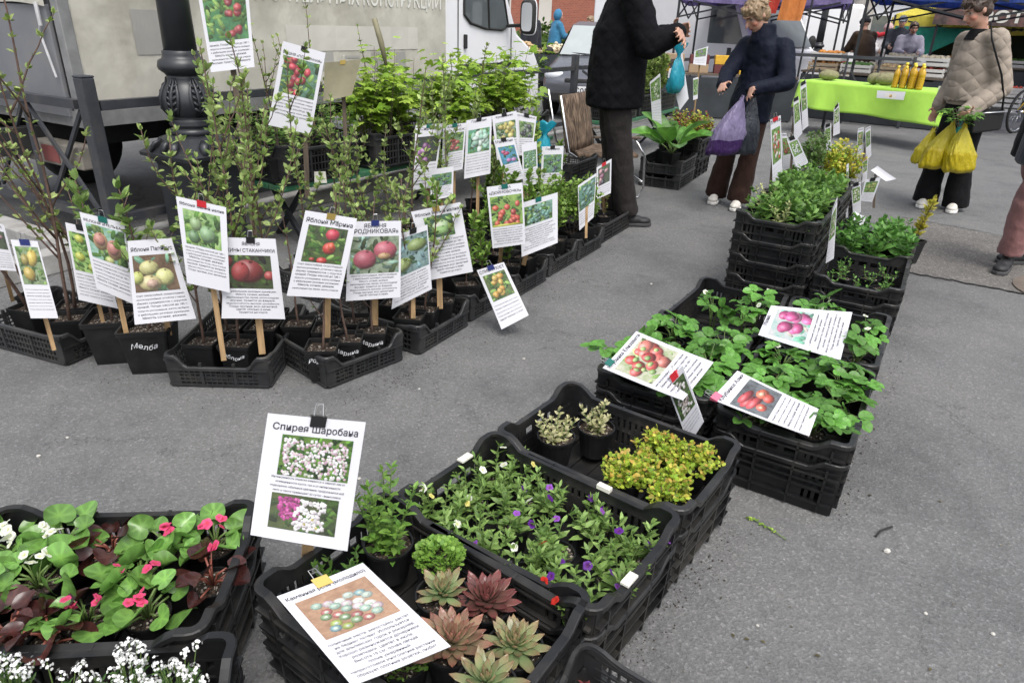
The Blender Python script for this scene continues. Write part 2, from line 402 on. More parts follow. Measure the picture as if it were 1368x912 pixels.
# ------------------------------------------------------------------ crates
M_CRATE = mat('black_plastic', (.011, .0112, .012), .38, .3, 14, spec=.4, bmp=.15, bscale=300, bdist=.0006, dust=(.045, .042, .037), dscale=5, rnd=.35)
M_CRATE2 = mat('grey_black_plastic', (.026, .0265, .028), .4, .3, 14, spec=.4, bmp=.15, bscale=300, bdist=.0006, dust=(.05, .047, .042), dscale=6, rnd=.3)
def prof(s, half, H, dip, a, b):
    t = abs(s); k = min(max((half-a-t)/max(b-a, 1e-6), 0), 1); k = k*k*(3-2*k)
    return H-dip*k
def wall(axis, sgn, L, W, H, dip, style, a=.05, b=.11):
    """one side wall as bars and bands; axis 0: long side, 1: short side"""
    mb = MB(); half = (L if axis == 0 else W)/2; off = (W if axis == 0 else L)/2*sgn; th = .007
    def put(s, z, ds, dz, dt=th, o=0):
        p = (s, off+o*sgn, z) if axis == 0 else (off+o*sgn, s, z)
        d = (ds, dt, dz) if axis == 0 else (dt, ds, dz)
        mb.box(p, d)
    zb = (.2 if style == 'veg' else .07)*H; zt = H-dip-(.028 if style == 'veg' else .013)
    put(0, zb/2, 2*half-.004, zb)
    for q in (-1, 1): put(q*(half-.021), (zb+H)/2-.003, .042, H-zb-.006)
    # top band following the rim profile
    S = np.linspace(-half+.042, half-.042, 25); vs = []
    for s in S:
        z1 = prof(s, half, H, dip, a, b)-.006
        for z in (zt, z1):
            for o in (-th/2, th/2): vs.append((s, off+o, z) if axis == 0 else (off+o, s, z))
    fs = []
    for i in range(24):
        j = i*4; k = j+4; fs += [(j, k, k+2, j+2), (j+1, j+3, k+3, k+1), (j+2, k+2, k+3, j+3), (j, j+1, k+1, k)]
    mb.add(vs, fs)
    if style == 'veg':
        n = int(2*half/.021)
        for i in range(1, n):
            s = -half+i*2*half/n
            if abs(s) > half-.05: continue
            if axis == 1 and abs(s) < half*.42:
                if i % 3 == 0: put(s, (zb+zt)/2, .02, zt-zb)
                continue
            put(s, (zb+zt)/2, .0115, zt-zb)
        if axis == 1: put(0, zb+(zt-zb)*.36, half*.9, (zt-zb)*.72, th*.8)
        else:
            for q in (-.45, 0, .45): put(q*half, (zb+zt)/2, .07, (zt-zb)*.45, th*1.05)
        for z in (zb, (zb+zt)/2, zt): put(0, z, 2*half-.004, .006, .02, .006)
        for q in (-.8, -.3, .3, .8): put(q*half, H*.45, .007, H*.8, .016, .008)
    else:
        n = int(2*half/.021)
        for i in range(1, n):
            s = -half+i*2*half/n
            if abs(s) < half-.04: put(s, (zb+zt)/2, .0055, zt-zb, .006)
        for z in np.linspace(zb, zt, 5): put(0, z, 2*half-.06, .0055, .0085)
        for z in (zb, zt): put(0, z, 2*half-.004, .008, .013, .003)
        for q in (-.33, .33): put(q*half, H*.42, .012, H*.72, .012, .002)
    return mb
def shrink(mb, H, k=.03):
    mb.v = [(x*(1-k*(1-z/H)), y*(1-k*(1-z/H)), z) for x, y, z in mb.v]; return mb
def crate_proto(style, L, W, H, dipl, dips):
    out = []
    ab = (.05, .10) if style == 'veg' else (.035, .085)
    for ax, sg in ((0, 1), (0, -1), (1, 1), (1, -1)):
        out.append(('side_wall', shrink(wall(ax, sg, L, W, H, dipl if ax == 0 else dips, style, *ab), H).mesh('side_wall')))
    mb = MB(); k = .965
    mb.box((0, 0, .004), (L*k, W*k, .006))
    for i in range(1, 9): mb.box((-L*k/2+i*L*k/9, 0, .011), (.006, W*k, .008))
    out.append(('base', mb.mesh('base')))
    # rim: swept lip that dips in the middle of each side
    pts = []; r = .028
    def arc(cx, cy, a0):
        for i in range(5):
            a = (a0+i*22.5)*D2R; pts.append((cx+r*math.cos(a), cy+r*math.sin(a), H, math.cos(a), math.sin(a)))
    hx_, hy = L/2+.003, W/2+.003
    def side(p, q, half, dip, nx, ny):
        for t in np.linspace(.04, .96, 22):
            x = p[0]+(q[0]-p[0])*t; y = p[1]+(q[1]-p[1])*t; s = x if nx == 0 else y
            pts.append((x, y, prof(s, half, H, dip, *ab), nx, ny))
    arc(hx_-r, hy-r, 0); side((hx_-r, hy), (-hx_+r, hy), L/2, dipl, 0, 1)
    arc(-hx_+r, hy-r, 90); side((-hx_, hy-r), (-hx_, -hy+r), W/2, dips, -1, 0)
    arc(-hx_+r, -hy+r, 180); side((-hx_+r, -hy), (hx_-r, -hy), L/2, dipl, 0, -1)
    arc(hx_-r, -hy+r, 270); side((hx_, -hy+r), (hx_, hy-r), W/2, dips, 1, 0)
    mb = MB(); vs = []; o1, o2 = (.011, -.009) if style == 'veg' else (.006, -.006)
    for x, y, z, nx, ny in pts:
        vs += [(x+nx*o1, y+ny*o1, z-.002), (x+nx*(o1-.003), y+ny*(o1-.003), z+.001), (x+nx*o2, y+ny*o2, z+.001), (x+nx*o2, y+ny*o2, z-.009), (x+nx*(o1-.004), y+ny*(o1-.004), z-.009), (x+nx*o1, y+ny*o1, z-.014)]
    n = len(pts); fs = []
    for i in range(n):
        j = (i+1) % n
        for q in range(6): fs.append((i*6+q, i*6+(q+1) % 6, j*6+(q+1) % 6, j*6+q))
    mb.add(vs, fs); out.append(('rim', mb.mesh('rim', smooth=False)))
    return out
PROTO = {'veg': (crate_proto('veg', .60, .40, .2, .032, .03), .60, .40, .2, M_CRATE),
         'mesh': (crate_proto('mesh', .56, .40, .145, .012, .05), .56, .40, .145, M_CRATE2),
         'tall': (crate_proto('veg', .60, .40, .22, .03, .03), .60, .40, .22, M_CRATE),
         'net': (crate_proto('mesh', .50, .36, .25, .03, .07), .50, .36, .25, M_CRATE2)}
def crate(c, ang, label, style='veg', z=0, group=None, sc=1.0):
    """crate with its base centre at c (x, y), long axis turned by ang degrees"""
    pr, L, Wd, H, mm = PROTO[style]
    e = empty('plastic_crate', (c[0], c[1], z), ang*D2R, label, 'crate', group); e.scale = (sc, sc, 1)
    for nm, me in pr: link(nm, me, mm, e)
    return e
def on(c, ang, x, y, z=0):
    a = ang*D2R; return V(c[0]+x*math.cos(a)-y*math.sin(a), c[1]+x*math.sin(a)+y*math.cos(a), z)
def fit(px, z):
    """centre and long-axis angle of a rim seen at four photo pixels (left, back, right, front)"""
    P = [G(x, y, z) for x, y in px]; c = sum(P)/4; d = (P[2]-P[1]+P[3]-P[0]) if len(P) == 4 else P[2]-P[1]
    return c, math.degrees(math.atan2(d[1], d[0]))

# ------------------------------------------------------------------ pots and soil
M_POT = mat('pot_plastic', (.008, .0082, .0088), .48, .25, 20, spec=.35, dust=(.02, .019, .018), dscale=14)
M_SOIL = None
def soilmat():
    m, nt, b = _new('soil'); tc = nt.nodes.new('ShaderNodeTexCoord')
    vo = nt.nodes.new('ShaderNodeTexVoronoi'); vo.inputs['Scale'].default_value = 170; nt.links.new(tc.outputs['Object'], vo.inputs[0])
    sp = nt.nodes.new('ShaderNodeSeparateColor'); nt.links.new(vo.outputs['Color'], sp.inputs[0])
    r = ramp(nt, sp.outputs[0], [(0, (.012, .008, .006)), (.6, (.045, .03, .02)), (.86, (.09, .06, .04)), (.93, (.38, .34, .29))])
    nt.links.new(r.outputs[0], b.inputs['Base Color']); b.inputs['Roughness'].default_value = .95
    bump(nt, b, vo.outputs['Distance'], 1, .006); return m
M_SOIL = soilmat()
def sqring(s, z, r=.12, n=3):
    o = []
    for k, (sx, sy) in enumerate(((1, 1), (-1, 1), (-1, -1), (1, -1))):
        for i in range(n):
            a = (k*90+i*90/(n-1))*D2R; rr = s*r; o.append((sx*(s-rr)+rr*math.cos(a), sy*(s-rr)+rr*math.sin(a), z))
    return o
def pot_meshes(kind, w, h, t=.74):
    """w half-width at the top, h height"""
    mb = MB(); ring = (lambda s, z: sqring(s, z)) if kind == 'sq' else (lambda s, z: [(s*math.cos(a), s*math.sin(a), z) for a in np.linspace(0, 2*math.pi, 20, endpoint=False)])
    mb.loft([ring(w*t, 0), ring(w*.965, h*.9), ring(w*1.02, h*.9), ring(w*1.03, h), ring(w*.95, h), ring(w*.93, h*.8)], cap=False)
    mb.add(ring(w*t, 0.001), [tuple(range(len(ring(w, 0))))[::-1]])
    P = mb.mesh('pot')
    mb = MB(); n = 20; vs = [(0, 0, h*.87)]
    for rr in (.4, .75, 1.0):
        base = ring(w*.935*rr, 0)
        for x, y, _ in base: vs.append((x+rng.normal(0, .0015), y+rng.normal(0, .0015), h*.86+rng.normal(0, .004)*(rr < 1)))
    k = len(ring(w, 0)); fs = [(0, 1+i, 1+(i+1) % k) for i in range(k)]
    for q in range(2): fs += [(1+q*k+i, 1+(q+1)*k+i, 1+(q+1)*k+(i+1) % k, 1+q*k+(i+1) % k) for i in range(k)]
    mb.add(vs, fs); return P, mb.mesh('soil', smooth=True)
POTS = {'sq12': pot_meshes('sq', .065, .15), 'sq20': pot_meshes('sq', .1, .2, .78), 'rd9': pot_meshes('rd', .048, .08, .75), 'rd11': pot_meshes('rd', .06, .1, .76), 'rd7': pot_meshes('rd', .038, .07, .78), 'sq9': pot_meshes('sq', .044, .09, .76)}
POTH = {'sq12': .15, 'sq20': .2, 'rd9': .08, 'rd11': .1, 'rd7': .07, 'sq9': .09}
def potted(name, loc, pot, label, cat='plant', group=None, rz=None):
    e = empty(name, loc, rng.random()*6.28 if rz is None else rz, label, cat, group)
    if pot:
        link('pot', POTS[pot][0], M_POT, e); link('soil', POTS[pot][1], M_SOIL, e)
    e['_h'] = POTH[pot]*.86 if pot else 0.0
    return e
def H0(e): return float(e['_h'])

# ------------------------------------------------------------------ text
TXT = {}
def text_mesh(s, bold=0.0):
    if (s, bold) in TXT: return TXT[(s, bold)]
    cu = bpy.data.curves.new('t', 'FONT'); cu.body = s; cu.resolution_u = 2; cu.fill_mode = 'FRONT'; cu.offset = bold
    o = bpy.data.objects.new('t', cu); COL.objects.link(o); dg = bpy.context.evaluated_depsgraph_get(); dg.update()
    me = bpy.data.meshes.new_from_object(o.evaluated_get(dg)); bpy.data.objects.remove(o)
    v = np.array([p.co[:2] for p in me.vertices]) if len(me.vertices) else np.zeros((0, 2)); f = [tuple(p.vertices) for p in me.polygons]
    if len(v): v[:, 0] -= v[:, 0].min()
    TXT[(s, bold)] = (v, f); bpy.data.meshes.remove(me); return TXT[(s, bold)]
M_INK = mat('ink', (.02, .019, .03), .6, .1)
M_SHEET = mat('laminated_paper', (.57, .57, .605), .26, .015, 3, spec=.5)
M_PRINT = attrmat('print', .25, .5)
def woodmat(name, col, sc=(60, 60, 6)):
    if name in MATS: return MATS[name]
    m, nt, b = _new(name); n = noise(nt, 1.0, 5, .6, dims=sc)
    r = ramp(nt, n.outputs[0], [(.3, [c*.6 for c in col]), (.7, [min(1, c*1.15) for c in col])])
    nt.links.new(r.outputs[0], b.inputs['Base Color']); b.inputs['Roughness'].default_value = .75; bump(nt, b, n.outputs[0], .3, .002); MATS[name] = m; return m
M_STAKE = woodmat('stake_wood', (.46, .30, .15)); M_OLDWOOD = woodmat('old_wood', (.12, .09, .065))

def upsample(n, w, h, seed):
    r = np.random.default_rng(seed); g = r.random((n+1, n+1)); x = np.linspace(0, n-1e-6, w); y = np.linspace(0, n-1e-6, h)
    xi, yi = x.astype(int), y.astype(int); fx, fy = (x-xi)[None, :], (y-yi)[:, None]
    a = g[yi][:, xi]; b = g[yi][:, xi+1]; c = g[yi+1][:, xi]; d = g[yi+1][:, xi+1]
    return (a*(1-fx)+b*fx)*(1-fy)+(c*(1-fx)+d*fx)*fy
def paint(w, h, bg, blobs, seed=1, leaf=None, nleaf=26, lsz=.14, extra=None, q=1.35):
    """a small printed photograph: leafy background and fruit or flowers, linear rgb array h x w"""
    w = int(w*q); h = int(h*q); r = np.random.default_rng(seed); n1 = upsample(4, w, h, seed); n2 = upsample(11, w, h, seed+1); n3 = upsample(27, w, h, seed+2)
    t = np.clip(.5*n1+.4*n2+.35*n3-.12, 0, 1)[..., None]; A, B = np.array(hx(bg[0])), np.array(hx(bg[1])); im = A*(1-t)+B*t
    X, Y = np.meshgrid(np.linspace(0, 1, w), np.linspace(0, h/w, h))
    def ell(x, y, rx, ry, col, ang=0, shade=.5, hl=0, soft=6, kind=0, edge=.0):
        nonlocal im
        c, s = math.cos(ang), math.sin(ang); dx, dy = X-x, Y-y; u = (dx*c+dy*s)/rx; v = (-dx*s+dy*c)/ry; qq = u*u+v*v
        if kind == 2: qq = qq*(1+.28*np.sin(np.arctan2(v, u)*5+x*9))
        k = np.clip((1.06-qq)*soft, 0, 1)[..., None]
        sh = 1+shade*(-.35*dx/rx-.6*dy/ry)-.45*shade*qq+.25*(n3-.5)
        if kind == 1: sh = sh*(.8+.35*np.abs(np.sin(np.arctan2(v, u)*4+np.sqrt(qq)*5)))*(1.1-.25*np.sin(np.sqrt(qq)*9))
        if kind == 3: sh = sh*(1+.5*np.exp(-(v/.12)**2)-.2*(np.abs(np.sin(u*9)) < .3))
        cc = np.clip(np.array(col)[None, None]*np.clip(sh, .2, 1.9)[..., None], 0, 1)
        if hl: cc = cc+hl*np.exp(-(((dx+.3*rx)/rx)**2+((dy+.35*ry)/ry)**2)*7)[..., None]
        im = im*(1-k*(1-edge))+cc*k*(1-edge)
    if leaf:
        for i in range(int(nleaf*2.2)):
            col = hx(leaf[i % len(leaf)]); L = lsz*(.35+.85*r.random()); f = .35+1.1*r.random(); ell(r.random(), r.random()*h/w, L, L*(.3+.2*r.random()), np.array(col)*f, r.random()*3.14, .5, 0, 4, 3)
    for bl in blobs:
        x, y, rx, ry, c = bl[:5]; kd = bl[7] if len(bl) > 7 else (2 if rx < .03 else 0)
        if rx > .05 and not kd: ell(x+.03*rx, y*h/w+.25*ry, rx*1.1, ry*1.05, A*.35, bl[5] if len(bl) > 5 else 0, .1, 0, 1.2, 0, .45)
        cc = np.array(hx(c)); g = cc.mean(); cc = g+(cc-g)*.88; cc = cc*(.85+.3*r.random())
        ell(x, y*h/w, rx, ry, cc, bl[5] if len(bl) > 5 else 0, .95 if not kd else .4, bl[6] if len(bl) > 6 else .2, 6, kd)
        if rx > .12 and not kd: ell(x+.2*rx, y*h/w-.8*ry, rx*.16, ry*.12, cc*.35, 0, .1, 0, 2)
    im *= (1+r.normal(0, .07, (h, w, 1))); return np.clip(.012+im*.72, .003, .66)
def berries(n, col, seed, r0=.06, x0=.15, x1=.85, y0=.15, y1=.9, j=None, hl=.25):
    r = np.random.default_rng(seed); cols = [col] if isinstance(col, str) else col
    return [(x0+(x1-x0)*r.random(), y0+(y1-y0)*r.random(), r0*(.75+.5*r.random()), r0*(.75+.5*r.random()), cols[i % len(cols)], 0, hl) for i in range(n)]
BODY = ['Сорт зимостойкий, скороплодный,', 'высокоурожайный, устойчив к парше.', 'Дерево среднерослое, с округлой', 'кроной. Плоды массой до 180 г,', 'округло-уплощенные, желто-зелёные', 'с небольшим розовым румянцем.', 'Мякоть сочная, нежная,', 'мелкозернистая, белая, кисло-сладкая', 'вкусная. Хранится до февраля.',
        'Морозостойкость высокая, урожайность', 'Плоды крупные, вкус десертный', 'Цветёт обильно в июне', 'Хранится до марта.']
def sign(px, Y=None, z=None, title=(), pic=None, pbox=(.1, .17, .9, .55), body=(.6, .95), nl=7, clip='black', stake=None, lean=.18, yaw=0, label='', group=None, bend=0.0, res=44, start=0, normal=None, tsize=.075, pics=None, name='plant_sign', cpos=.5, twist=0, tilt=None, cat='sign', stub=None, bsize=None, btext=None, ink=True, pal='white', bw=.86, dark=0):
    """a laminated sheet whose four corners are seen at px (top-left, top-right, bottom-right, bottom-left of the sheet)"""
    cx, cy = np.mean(np.array(px, float), 0)
    if bend == 0: bend = float(rng.uniform(-.03, .06))
    if twist == 0: twist = float(rng.uniform(-.07, .07))
    P0 = AT(cx, cy, Y) if Y is not None else G(cx, cy, z)
    if normal is None:
        nn = CC-P0; nn[2] = 0; nn /= np.linalg.norm(nn); a = yaw*D2R
        nn = V(nn[0]*math.cos(a)-nn[1]*math.sin(a), nn[0]*math.sin(a)+nn[1]*math.cos(a), lean)
    else: nn = np.array(normal, float)
    nn = nn/np.linalg.norm(nn); Q = []
    for x, y in px:
        d = ray(x, y); Q.append(CC+d*(((P0-CC)@nn)/(d@nn)))
    TL, TR, BR, BL = Q; wid = (np.linalg.norm(TR-TL)+np.linalg.norm(BR-BL))/2; hei = (np.linalg.norm(BL-TL)+np.linalg.norm(BR-TR))/2
    org = (BL+BR)/2
    def q(u, v, o=0.0):
        p = (TL*(1-u)+TR*u)*(1-v)+(BL*(1-u)+BR*u)*v
        return p+nn*(o+bend*wid*((v-.35)**2 if v > .35 else 0)*2.2+twist*wid*((u-.5)**2)*1.2)-org
    e = empty(name, org, 0, label, cat, group)
    mb = MB(); n = 10; vs = [q(i/n, j/n, o) for o in (0, -.0022) for j in range(n+1) for i in range(n+1)]; k = (n+1)**2
    fs = [(j*(n+1)+i, (j+1)*(n+1)+i, (j+1)*(n+1)+i+1, j*(n+1)+i+1) for j in range(n) for i in range(n)]
    fs += [tuple(k+a for a in f[::-1]) for f in fs]
    bd = [i for i in range(n+1)]+[(n+1)*j+n for j in range(1, n+1)]+[n*(n+1)+i for i in range(n-1, -1, -1)]+[(n+1)*j for j in range(n-1, 0, -1)]
    fs += [(bd[i], bd[(i+1) % len(bd)], k+bd[(i+1) % len(bd)], k+bd[i]) for i in range(len(bd))]
    mb.add(vs, fs); mb.build('sheet', M_SHEET, e, smooth=False)
    for im, bx in (pics if pics else ([(pic, pbox)] if pic is not None else [])):
        h_, w_ = im.shape[:2]
        Vp = np.array([q(bx[0]+(bx[2]-bx[0])*i/(w_-1), bx[1]+(bx[3]-bx[1])*j/(h_-1), .0009) for j in range(h_) for i in range(w_)])
        idx = np.arange(w_*h_).reshape(h_, w_); Fq = np.stack([idx[:-1, :-1], idx[1:, :-1], idx[1:, 1:], idx[:-1, 1:]], -1).reshape(-1, 4)
        link('picture', npmesh('picture', Vp, Fq, im.reshape(-1, 3)), M_PRINT, e)
    mb = MB()
    def line(s, u, v, hgt, maxw, bold=.0):
        vv, ff = text_mesh(s, bold)
        if not len(vv): return
        sc = hgt/.72*hei; w0 = vv[:, 0].max()*sc
        if w0 > maxw*wid: sc *= maxw*wid/w0; w0 = maxw*wid
        mb.add([q(u-w0/2/wid+x*sc/wid, v-y*sc/hei, .0012) for x, y in vv], ff)
    for (s, v, hgt) in title: line(s, .5, v, hgt, .9, .012)
    if mb.v: mb.build('title', M_INK, e)
    mb = MB()
    if nl and ink:
        bs = bsize or min(.026, (body[1]-body[0])/nl*.62)
        for i in range(nl):
            s = (btext or BODY)[(start+i) % len(btext or BODY)]; line(s, .5, body[0]+(body[1]-body[0])*(i+.7)/nl, bs, bw, .002)
    if mb.v: mb.build('text_block', M_INK, e)
    if clip:
        cm = {'black': (.012, .012, .014), 'red': (.5, .02, .03), 'blue': (.02, .03, .14), 'green': (.01, .12, .1), 'gold': (.55, .4, .12), 'pink': (.6, .12, .2)}[clip]
        ux = (q(.6, 0)-q(.4, 0)); ux /= np.linalg.norm(ux); vy = q(.5, .2)-q(.5, 0); vy /= np.linalg.norm(vy); R = np.stack([ux, vy, np.cross(ux, vy)], 1)
        cw = .032; c0 = q(cpos, .012); mb = MB()
        ring = [(-.008, 0), (-.008, .016), (-.0035, .02), (.0035, .02), (.008, .016), (.008, 0)]
        pts = [[c0+R@np.array([s*cw/2, .012-b, a*.9]) for a, b in [(-.008, .02), (.008, .02), (.0035, -.004), (-.0035, -.004)]] for s in (-1, 1)]
        mb.loft(pts); co = mb.build('clip', mat('clip_'+clip, cm, .35, .1, metal=.7 if clip == 'gold' else 0), e, bevel=0)
        mb = MB()
        for s in (-1, 1):
            mb.tube([c0+R@np.array([-cw*.3, -.008, s*.004]), c0+R@np.array([-cw*.22, -.032, s*.008]), c0+R@np.array([cw*.22, -.032, s*.008]), c0+R@np.array([cw*.3, -.008, s*.004])], .0011, 5)
        mb.build('clip_wire', mat('steel_wire', (.6, .6, .6), .3, .05, metal=1), co)
    if stake is not None:
        if isinstance(stake, (int, float)): b = q(.5, .5, -.008)+org; b = V(b[0], b[1], stake)
        else: b = np.array(stake, float)
        bt = b-org
        up = nn; mb = MB(); mb.bar(bt, q(.5, .12, -.007), .026*max(wid/.21, .6), .008, up=nn); mb.build('stake', M_OLDWOOD if dark else M_STAKE, e)
    return e
# ------------------------------------------------------------------ plants
M_LEAF = leafmat('foliage', .5, .3); M_LEAFG = leafmat('glossy_foliage', .3, .22, .5)
M_BARK = mat('young_bark', (.10, .06, .045), .7, .35, 60, bmp=.3, bscale=200); M_BARK2 = mat('grey_bark', (.12, .095, .07), .8, .35, 50, bmp=.4, bscale=180)
M_STEM = mat('green_stem', (.10, .16, .04), .55, .2, 30); M_RSTEM = mat('red_stem', (.2, .06, .04), .5, .2, 30)
APPLE = ((.16, .26, .06), (.4, .5, .18)); CURR = ((.16, .3, .025), (.42, .58, .09)); MINT = ((.07, .17, .03), (.2, .36, .08)); DARK = ((.03, .075, .02), (.07, .14, .035))
def curve_path(p, d, L, n=8, wob=.06, up=.2):
    d = np.array(d, float); d /= np.linalg.norm(d); P = [np.array(p, float)]
    for i in range(n):
        d = d+rng.normal(0, wob, 3)+V(0, 0, up*.1); d /= np.linalg.norm(d); P.append(P[-1]+d*L/n)
    return P
def along(P, t):
    x = t*(len(P)-1); i = min(int(x), len(P)-2); return P[i]+(P[i+1]-P[i])*(x-i), P[i+1]-P[i]
def rdir(n, el=(-.2, .9)):
    a = rng.random(n)*2*math.pi; z = el[0]+(el[1]-el[0])*rng.random(n); c = np.sqrt(np.clip(1-z*z, 0, 1)); return np.stack([c*np.cos(a), c*np.sin(a), z], 1)
def sapling(loc, h, label, pot='sq12', lean=(0, 0), nb=4, tuft=.055, ls=(.018, .036), col=APPLE, rad=.006, group='young fruit tree saplings', per=(3, 6), start=.25, bl=(.25, .55), name='fruit_sapling', stems=1, mat_=None, spread=.3, shape='ovate'):
    e = potted(name, loc, pot, label, 'sapling', group); z0 = H0(e); mb = MB(); P_, A_, S_ = [], [], []
    for sidx in range(stems):
        off = rng.normal(0, .012, 2)*(stems > 1)
        T = curve_path((off[0], off[1], z0-.02), (lean[0]+rng.normal(0, .06), lean[1]+rng.normal(0, .06), 1), h, 10, .05, .1)
        mb.tube(T, np.linspace(rad, rad*.35, len(T)), 6)
        br = [(T, start, 1)]
        for i in range(nb):
            t = .12+.65*rng.random(); p, d = along(T, t); a = rng.random()*6.28
            dd = V(math.cos(a)*spread*2, math.sin(a)*spread*2, .8); L = h*(bl[0]+(bl[1]-bl[0])*rng.random())*(1-.4*t)
            B = curve_path(p, dd, L, 6, .07, .8); mb.tube(B, np.linspace(rad*.55, rad*.25, len(B)), 5); br.append((B, .15, 1))
        for B, s, _ in br:
            L = sum(np.linalg.norm(B[i+1]-B[i]) for i in range(len(B)-1)); k = max(2, int(L*(1-s)/tuft*1.3))
            for i in range(k):
                p, d = along(B, min(s+(1-s)*(i+rng.random()*.6)/k, 1)); n = rng.integers(per[0], per[1]+1)+rng.integers(0, 3)
                d = d/(np.linalg.norm(d)+1e-9); dirs = rdir(n, (-.3, .9))*.9+d*.5
                for q in dirs: P_.append(p+q*.004); A_.append(q); S_.append((ls[0]+(ls[1]-ls[0])*rng.random())*1.15)
            p, d = along(B, 1.0); d = d/(np.linalg.norm(d)+1e-9)
            for q in rdir(4, (.2, 1))*.6+d: P_.append(p); A_.append(q); S_.append(ls[1]*(.6+.4*rng.random()))
    mb.build('trunk', mat_ or M_BARK, e, smooth=True)
    n = len(P_); o = link('foliage', leafmesh('foliage', [leaves(P_, A_, S_, tints(n, *col), shape)]), M_LEAF, e); o['kind'] = 'stuff'
    return e
def bush(loc, label, h=.45, stems=6, n=110, ls=(.04, .075), col=CURR, shape='lobed', pot='sq12', spread=.35, group=None, name='currant_bush', cat='bush', lean=(0, 0), low=.25, stemmat=None, srad=.003, mt=None):
    e = potted(name, loc, pot, label, cat, group); z0 = H0(e); mb = MB(); P_, A_, S_ = [], [], []
    for s in range(stems):
        a = rng.random()*6.28; d = V(math.cos(a)*spread*rng.random()+lean[0], math.sin(a)*spread*rng.random()+lean[1], 1)
        T = curve_path((math.cos(a)*.012, math.sin(a)*.012, z0-.015), d, h*(.6+.45*rng.random()), 7, .06, .2); mb.tube(T, np.linspace(srad, srad*.5, len(T)), 5)
        for i in range(n//stems):
            t = low+(1-low)*math.sqrt(rng.random()); p, dd = along(T, t); q = rdir(1, (-.25, .75))[0]; pet = ls[1]*(.3+.6*rng.random())
            P_.append(p+q*pet); A_.append(q*V(1, 1, .4)+V(0, 0, -.15)); S_.append((ls[0]+(ls[1]-ls[0])*rng.random())*(1.1-.35*t))
    mb.build('stem', stemmat or M_BARK2, e, smooth=True)
    k = len(P_); o = link('foliage', leafmesh('foliage', [leaves(P_, A_, S_, tints(k, *col), shape)]), mt or M_LEAF, e); o['kind'] = 'stuff'
    return e
def upright(loc, label, h=.14, stems=6, ls=(.03, .055), gap=.022, col=MINT, pot='rd9', spread=.35, group=None, name='potted_herb', wid=.85, shape='ovate', flowers=None, cat='plant', dens=2, mt=None, pad=.02, tipc=None):
    """upright stems with opposite leaves, growing smaller to the tip; optional flowers = [(colour material, count, radius)]"""
    e = potted(name, loc, pot, label, cat, group); z0 = H0(e); mb = MB(); P_, A_, S_, K = [], [], [], []; tips = []
    for s in range(stems):
        a = rng.random()*6.28; d = V(math.cos(a)*spread*rng.random(), math.sin(a)*spread*rng.random(), 1); hh = h*(.65+.5*rng.random())
        r0 = pad*rng.random()**.5
        T = curve_path((math.cos(a)*r0, math.sin(a)*r0, z0-.01), d, hh, 6, .05, .1); mb.tube(T, np.linspace(.0022, .0012, len(T)), 4); tips.append(T[-1])
        k = max(3, int(hh/gap)); ph = rng.random()*6.28
        for i in range(k):
            t = (i+.5)/k; p, dd = along(T, t)
            for q in range(dens):
                b = ph+i*1.57+q*2*math.pi/dens; el = .15+.6*t; dr = V(math.cos(b), math.sin(b), el); P_.append(p); A_.append(dr); S_.append((ls[0]+(ls[1]-ls[0])*rng.random())*(1.0-.45*t)); K.append(t)
        for q in rdir(3, (.5, 1)): P_.append(T[-1]); A_.append(q); S_.append(ls[0]*.7); K.append(1)
    mb.build('stem', M_STEM, e, smooth=True); n = len(P_); tt = tints(n, *col)
    if tipc is not None:
        kk = np.array(K)[:, None]**2*.8*rng.random((n, 1)); tt = tt*(1-kk)+np.array(tipc)*kk
    o = link('foliage', leafmesh('foliage', [leaves(P_, A_, S_, tt, shape, wid)]), mt or M_LEAF, e); o['kind'] = 'stuff'
    for mtl, cnt, rr in (flowers or []):
        for i in range(cnt):
            p = tips[rng.integers(len(tips))]+rng.normal(0, .012, 3)+V(0, 0, .008)
            flower(e, p, mtl, rr)
    return e
def flower_mesh(name, lobes=5, throat=True):
    mb = MB(); n = lobes*4; c = (0, 0, -.25); vs = [c]; fs = []
    for rr, zz in ((.25, -.08), (.65, .06), (1.0, .0)):
        for j in range(n):
            a = 2*math.pi*j/n; w = 1-.16*(math.cos(a*lobes+math.pi)*.5+.5)*(rr > .5); vs.append((rr*w*math.cos(a), rr*w*math.sin(a), zz+.06*math.sin(a*lobes*1.0)*(rr > .9)))
    fs = [(0, 1+j, 1+(j+1) % n) for j in range(n)]
    for q in range(2): fs += [(1+q*n+j, 1+(q+1)*n+j, 1+(q+1)*n+(j+1) % n, 1+q*n+(j+1) % n) for j in range(n)]
    cols = [(.7, .75, .2)]+[(.85, .85, .6)]*n+[(1, 1, 1)]*(2*n); mb.add(vs, fs); mb.c = cols if throat else [(1, 1, 1)]*len(vs); return mb.mesh(name, True, True)
FL5 = flower_mesh('flower'); FL5.name = 'flower'
def petal_mat(name, col): return leafmat('petal_'+name, .5, .3, .3, col, .12, 1)
PET = {k: petal_mat(k, v) for k, v in dict(white=(.8, .8, .74), purple=(.12, .02, .28), violet=(.28, .08, .5), red=(.6, .03, .02), pink=(.75, .08, .22), yellow=(.8, .7, .25), magenta=(.5, .03, .2)).items()}
_FLM = {}
def flower(parent, p, mtl, r, nrm=None):
    if mtl not in _FLM:
        me = FL5.copy(); me.materials.clear(); me.materials.append(PET[mtl]); _FLM[mtl] = me
    d = Vector(nrm if nrm is not None else (rng.normal(0, .5), rng.normal(-.25, .5), 1))
    return link('flower', _FLM[mtl], None, parent, p, d.to_track_quat('Z', 'Y'), r)
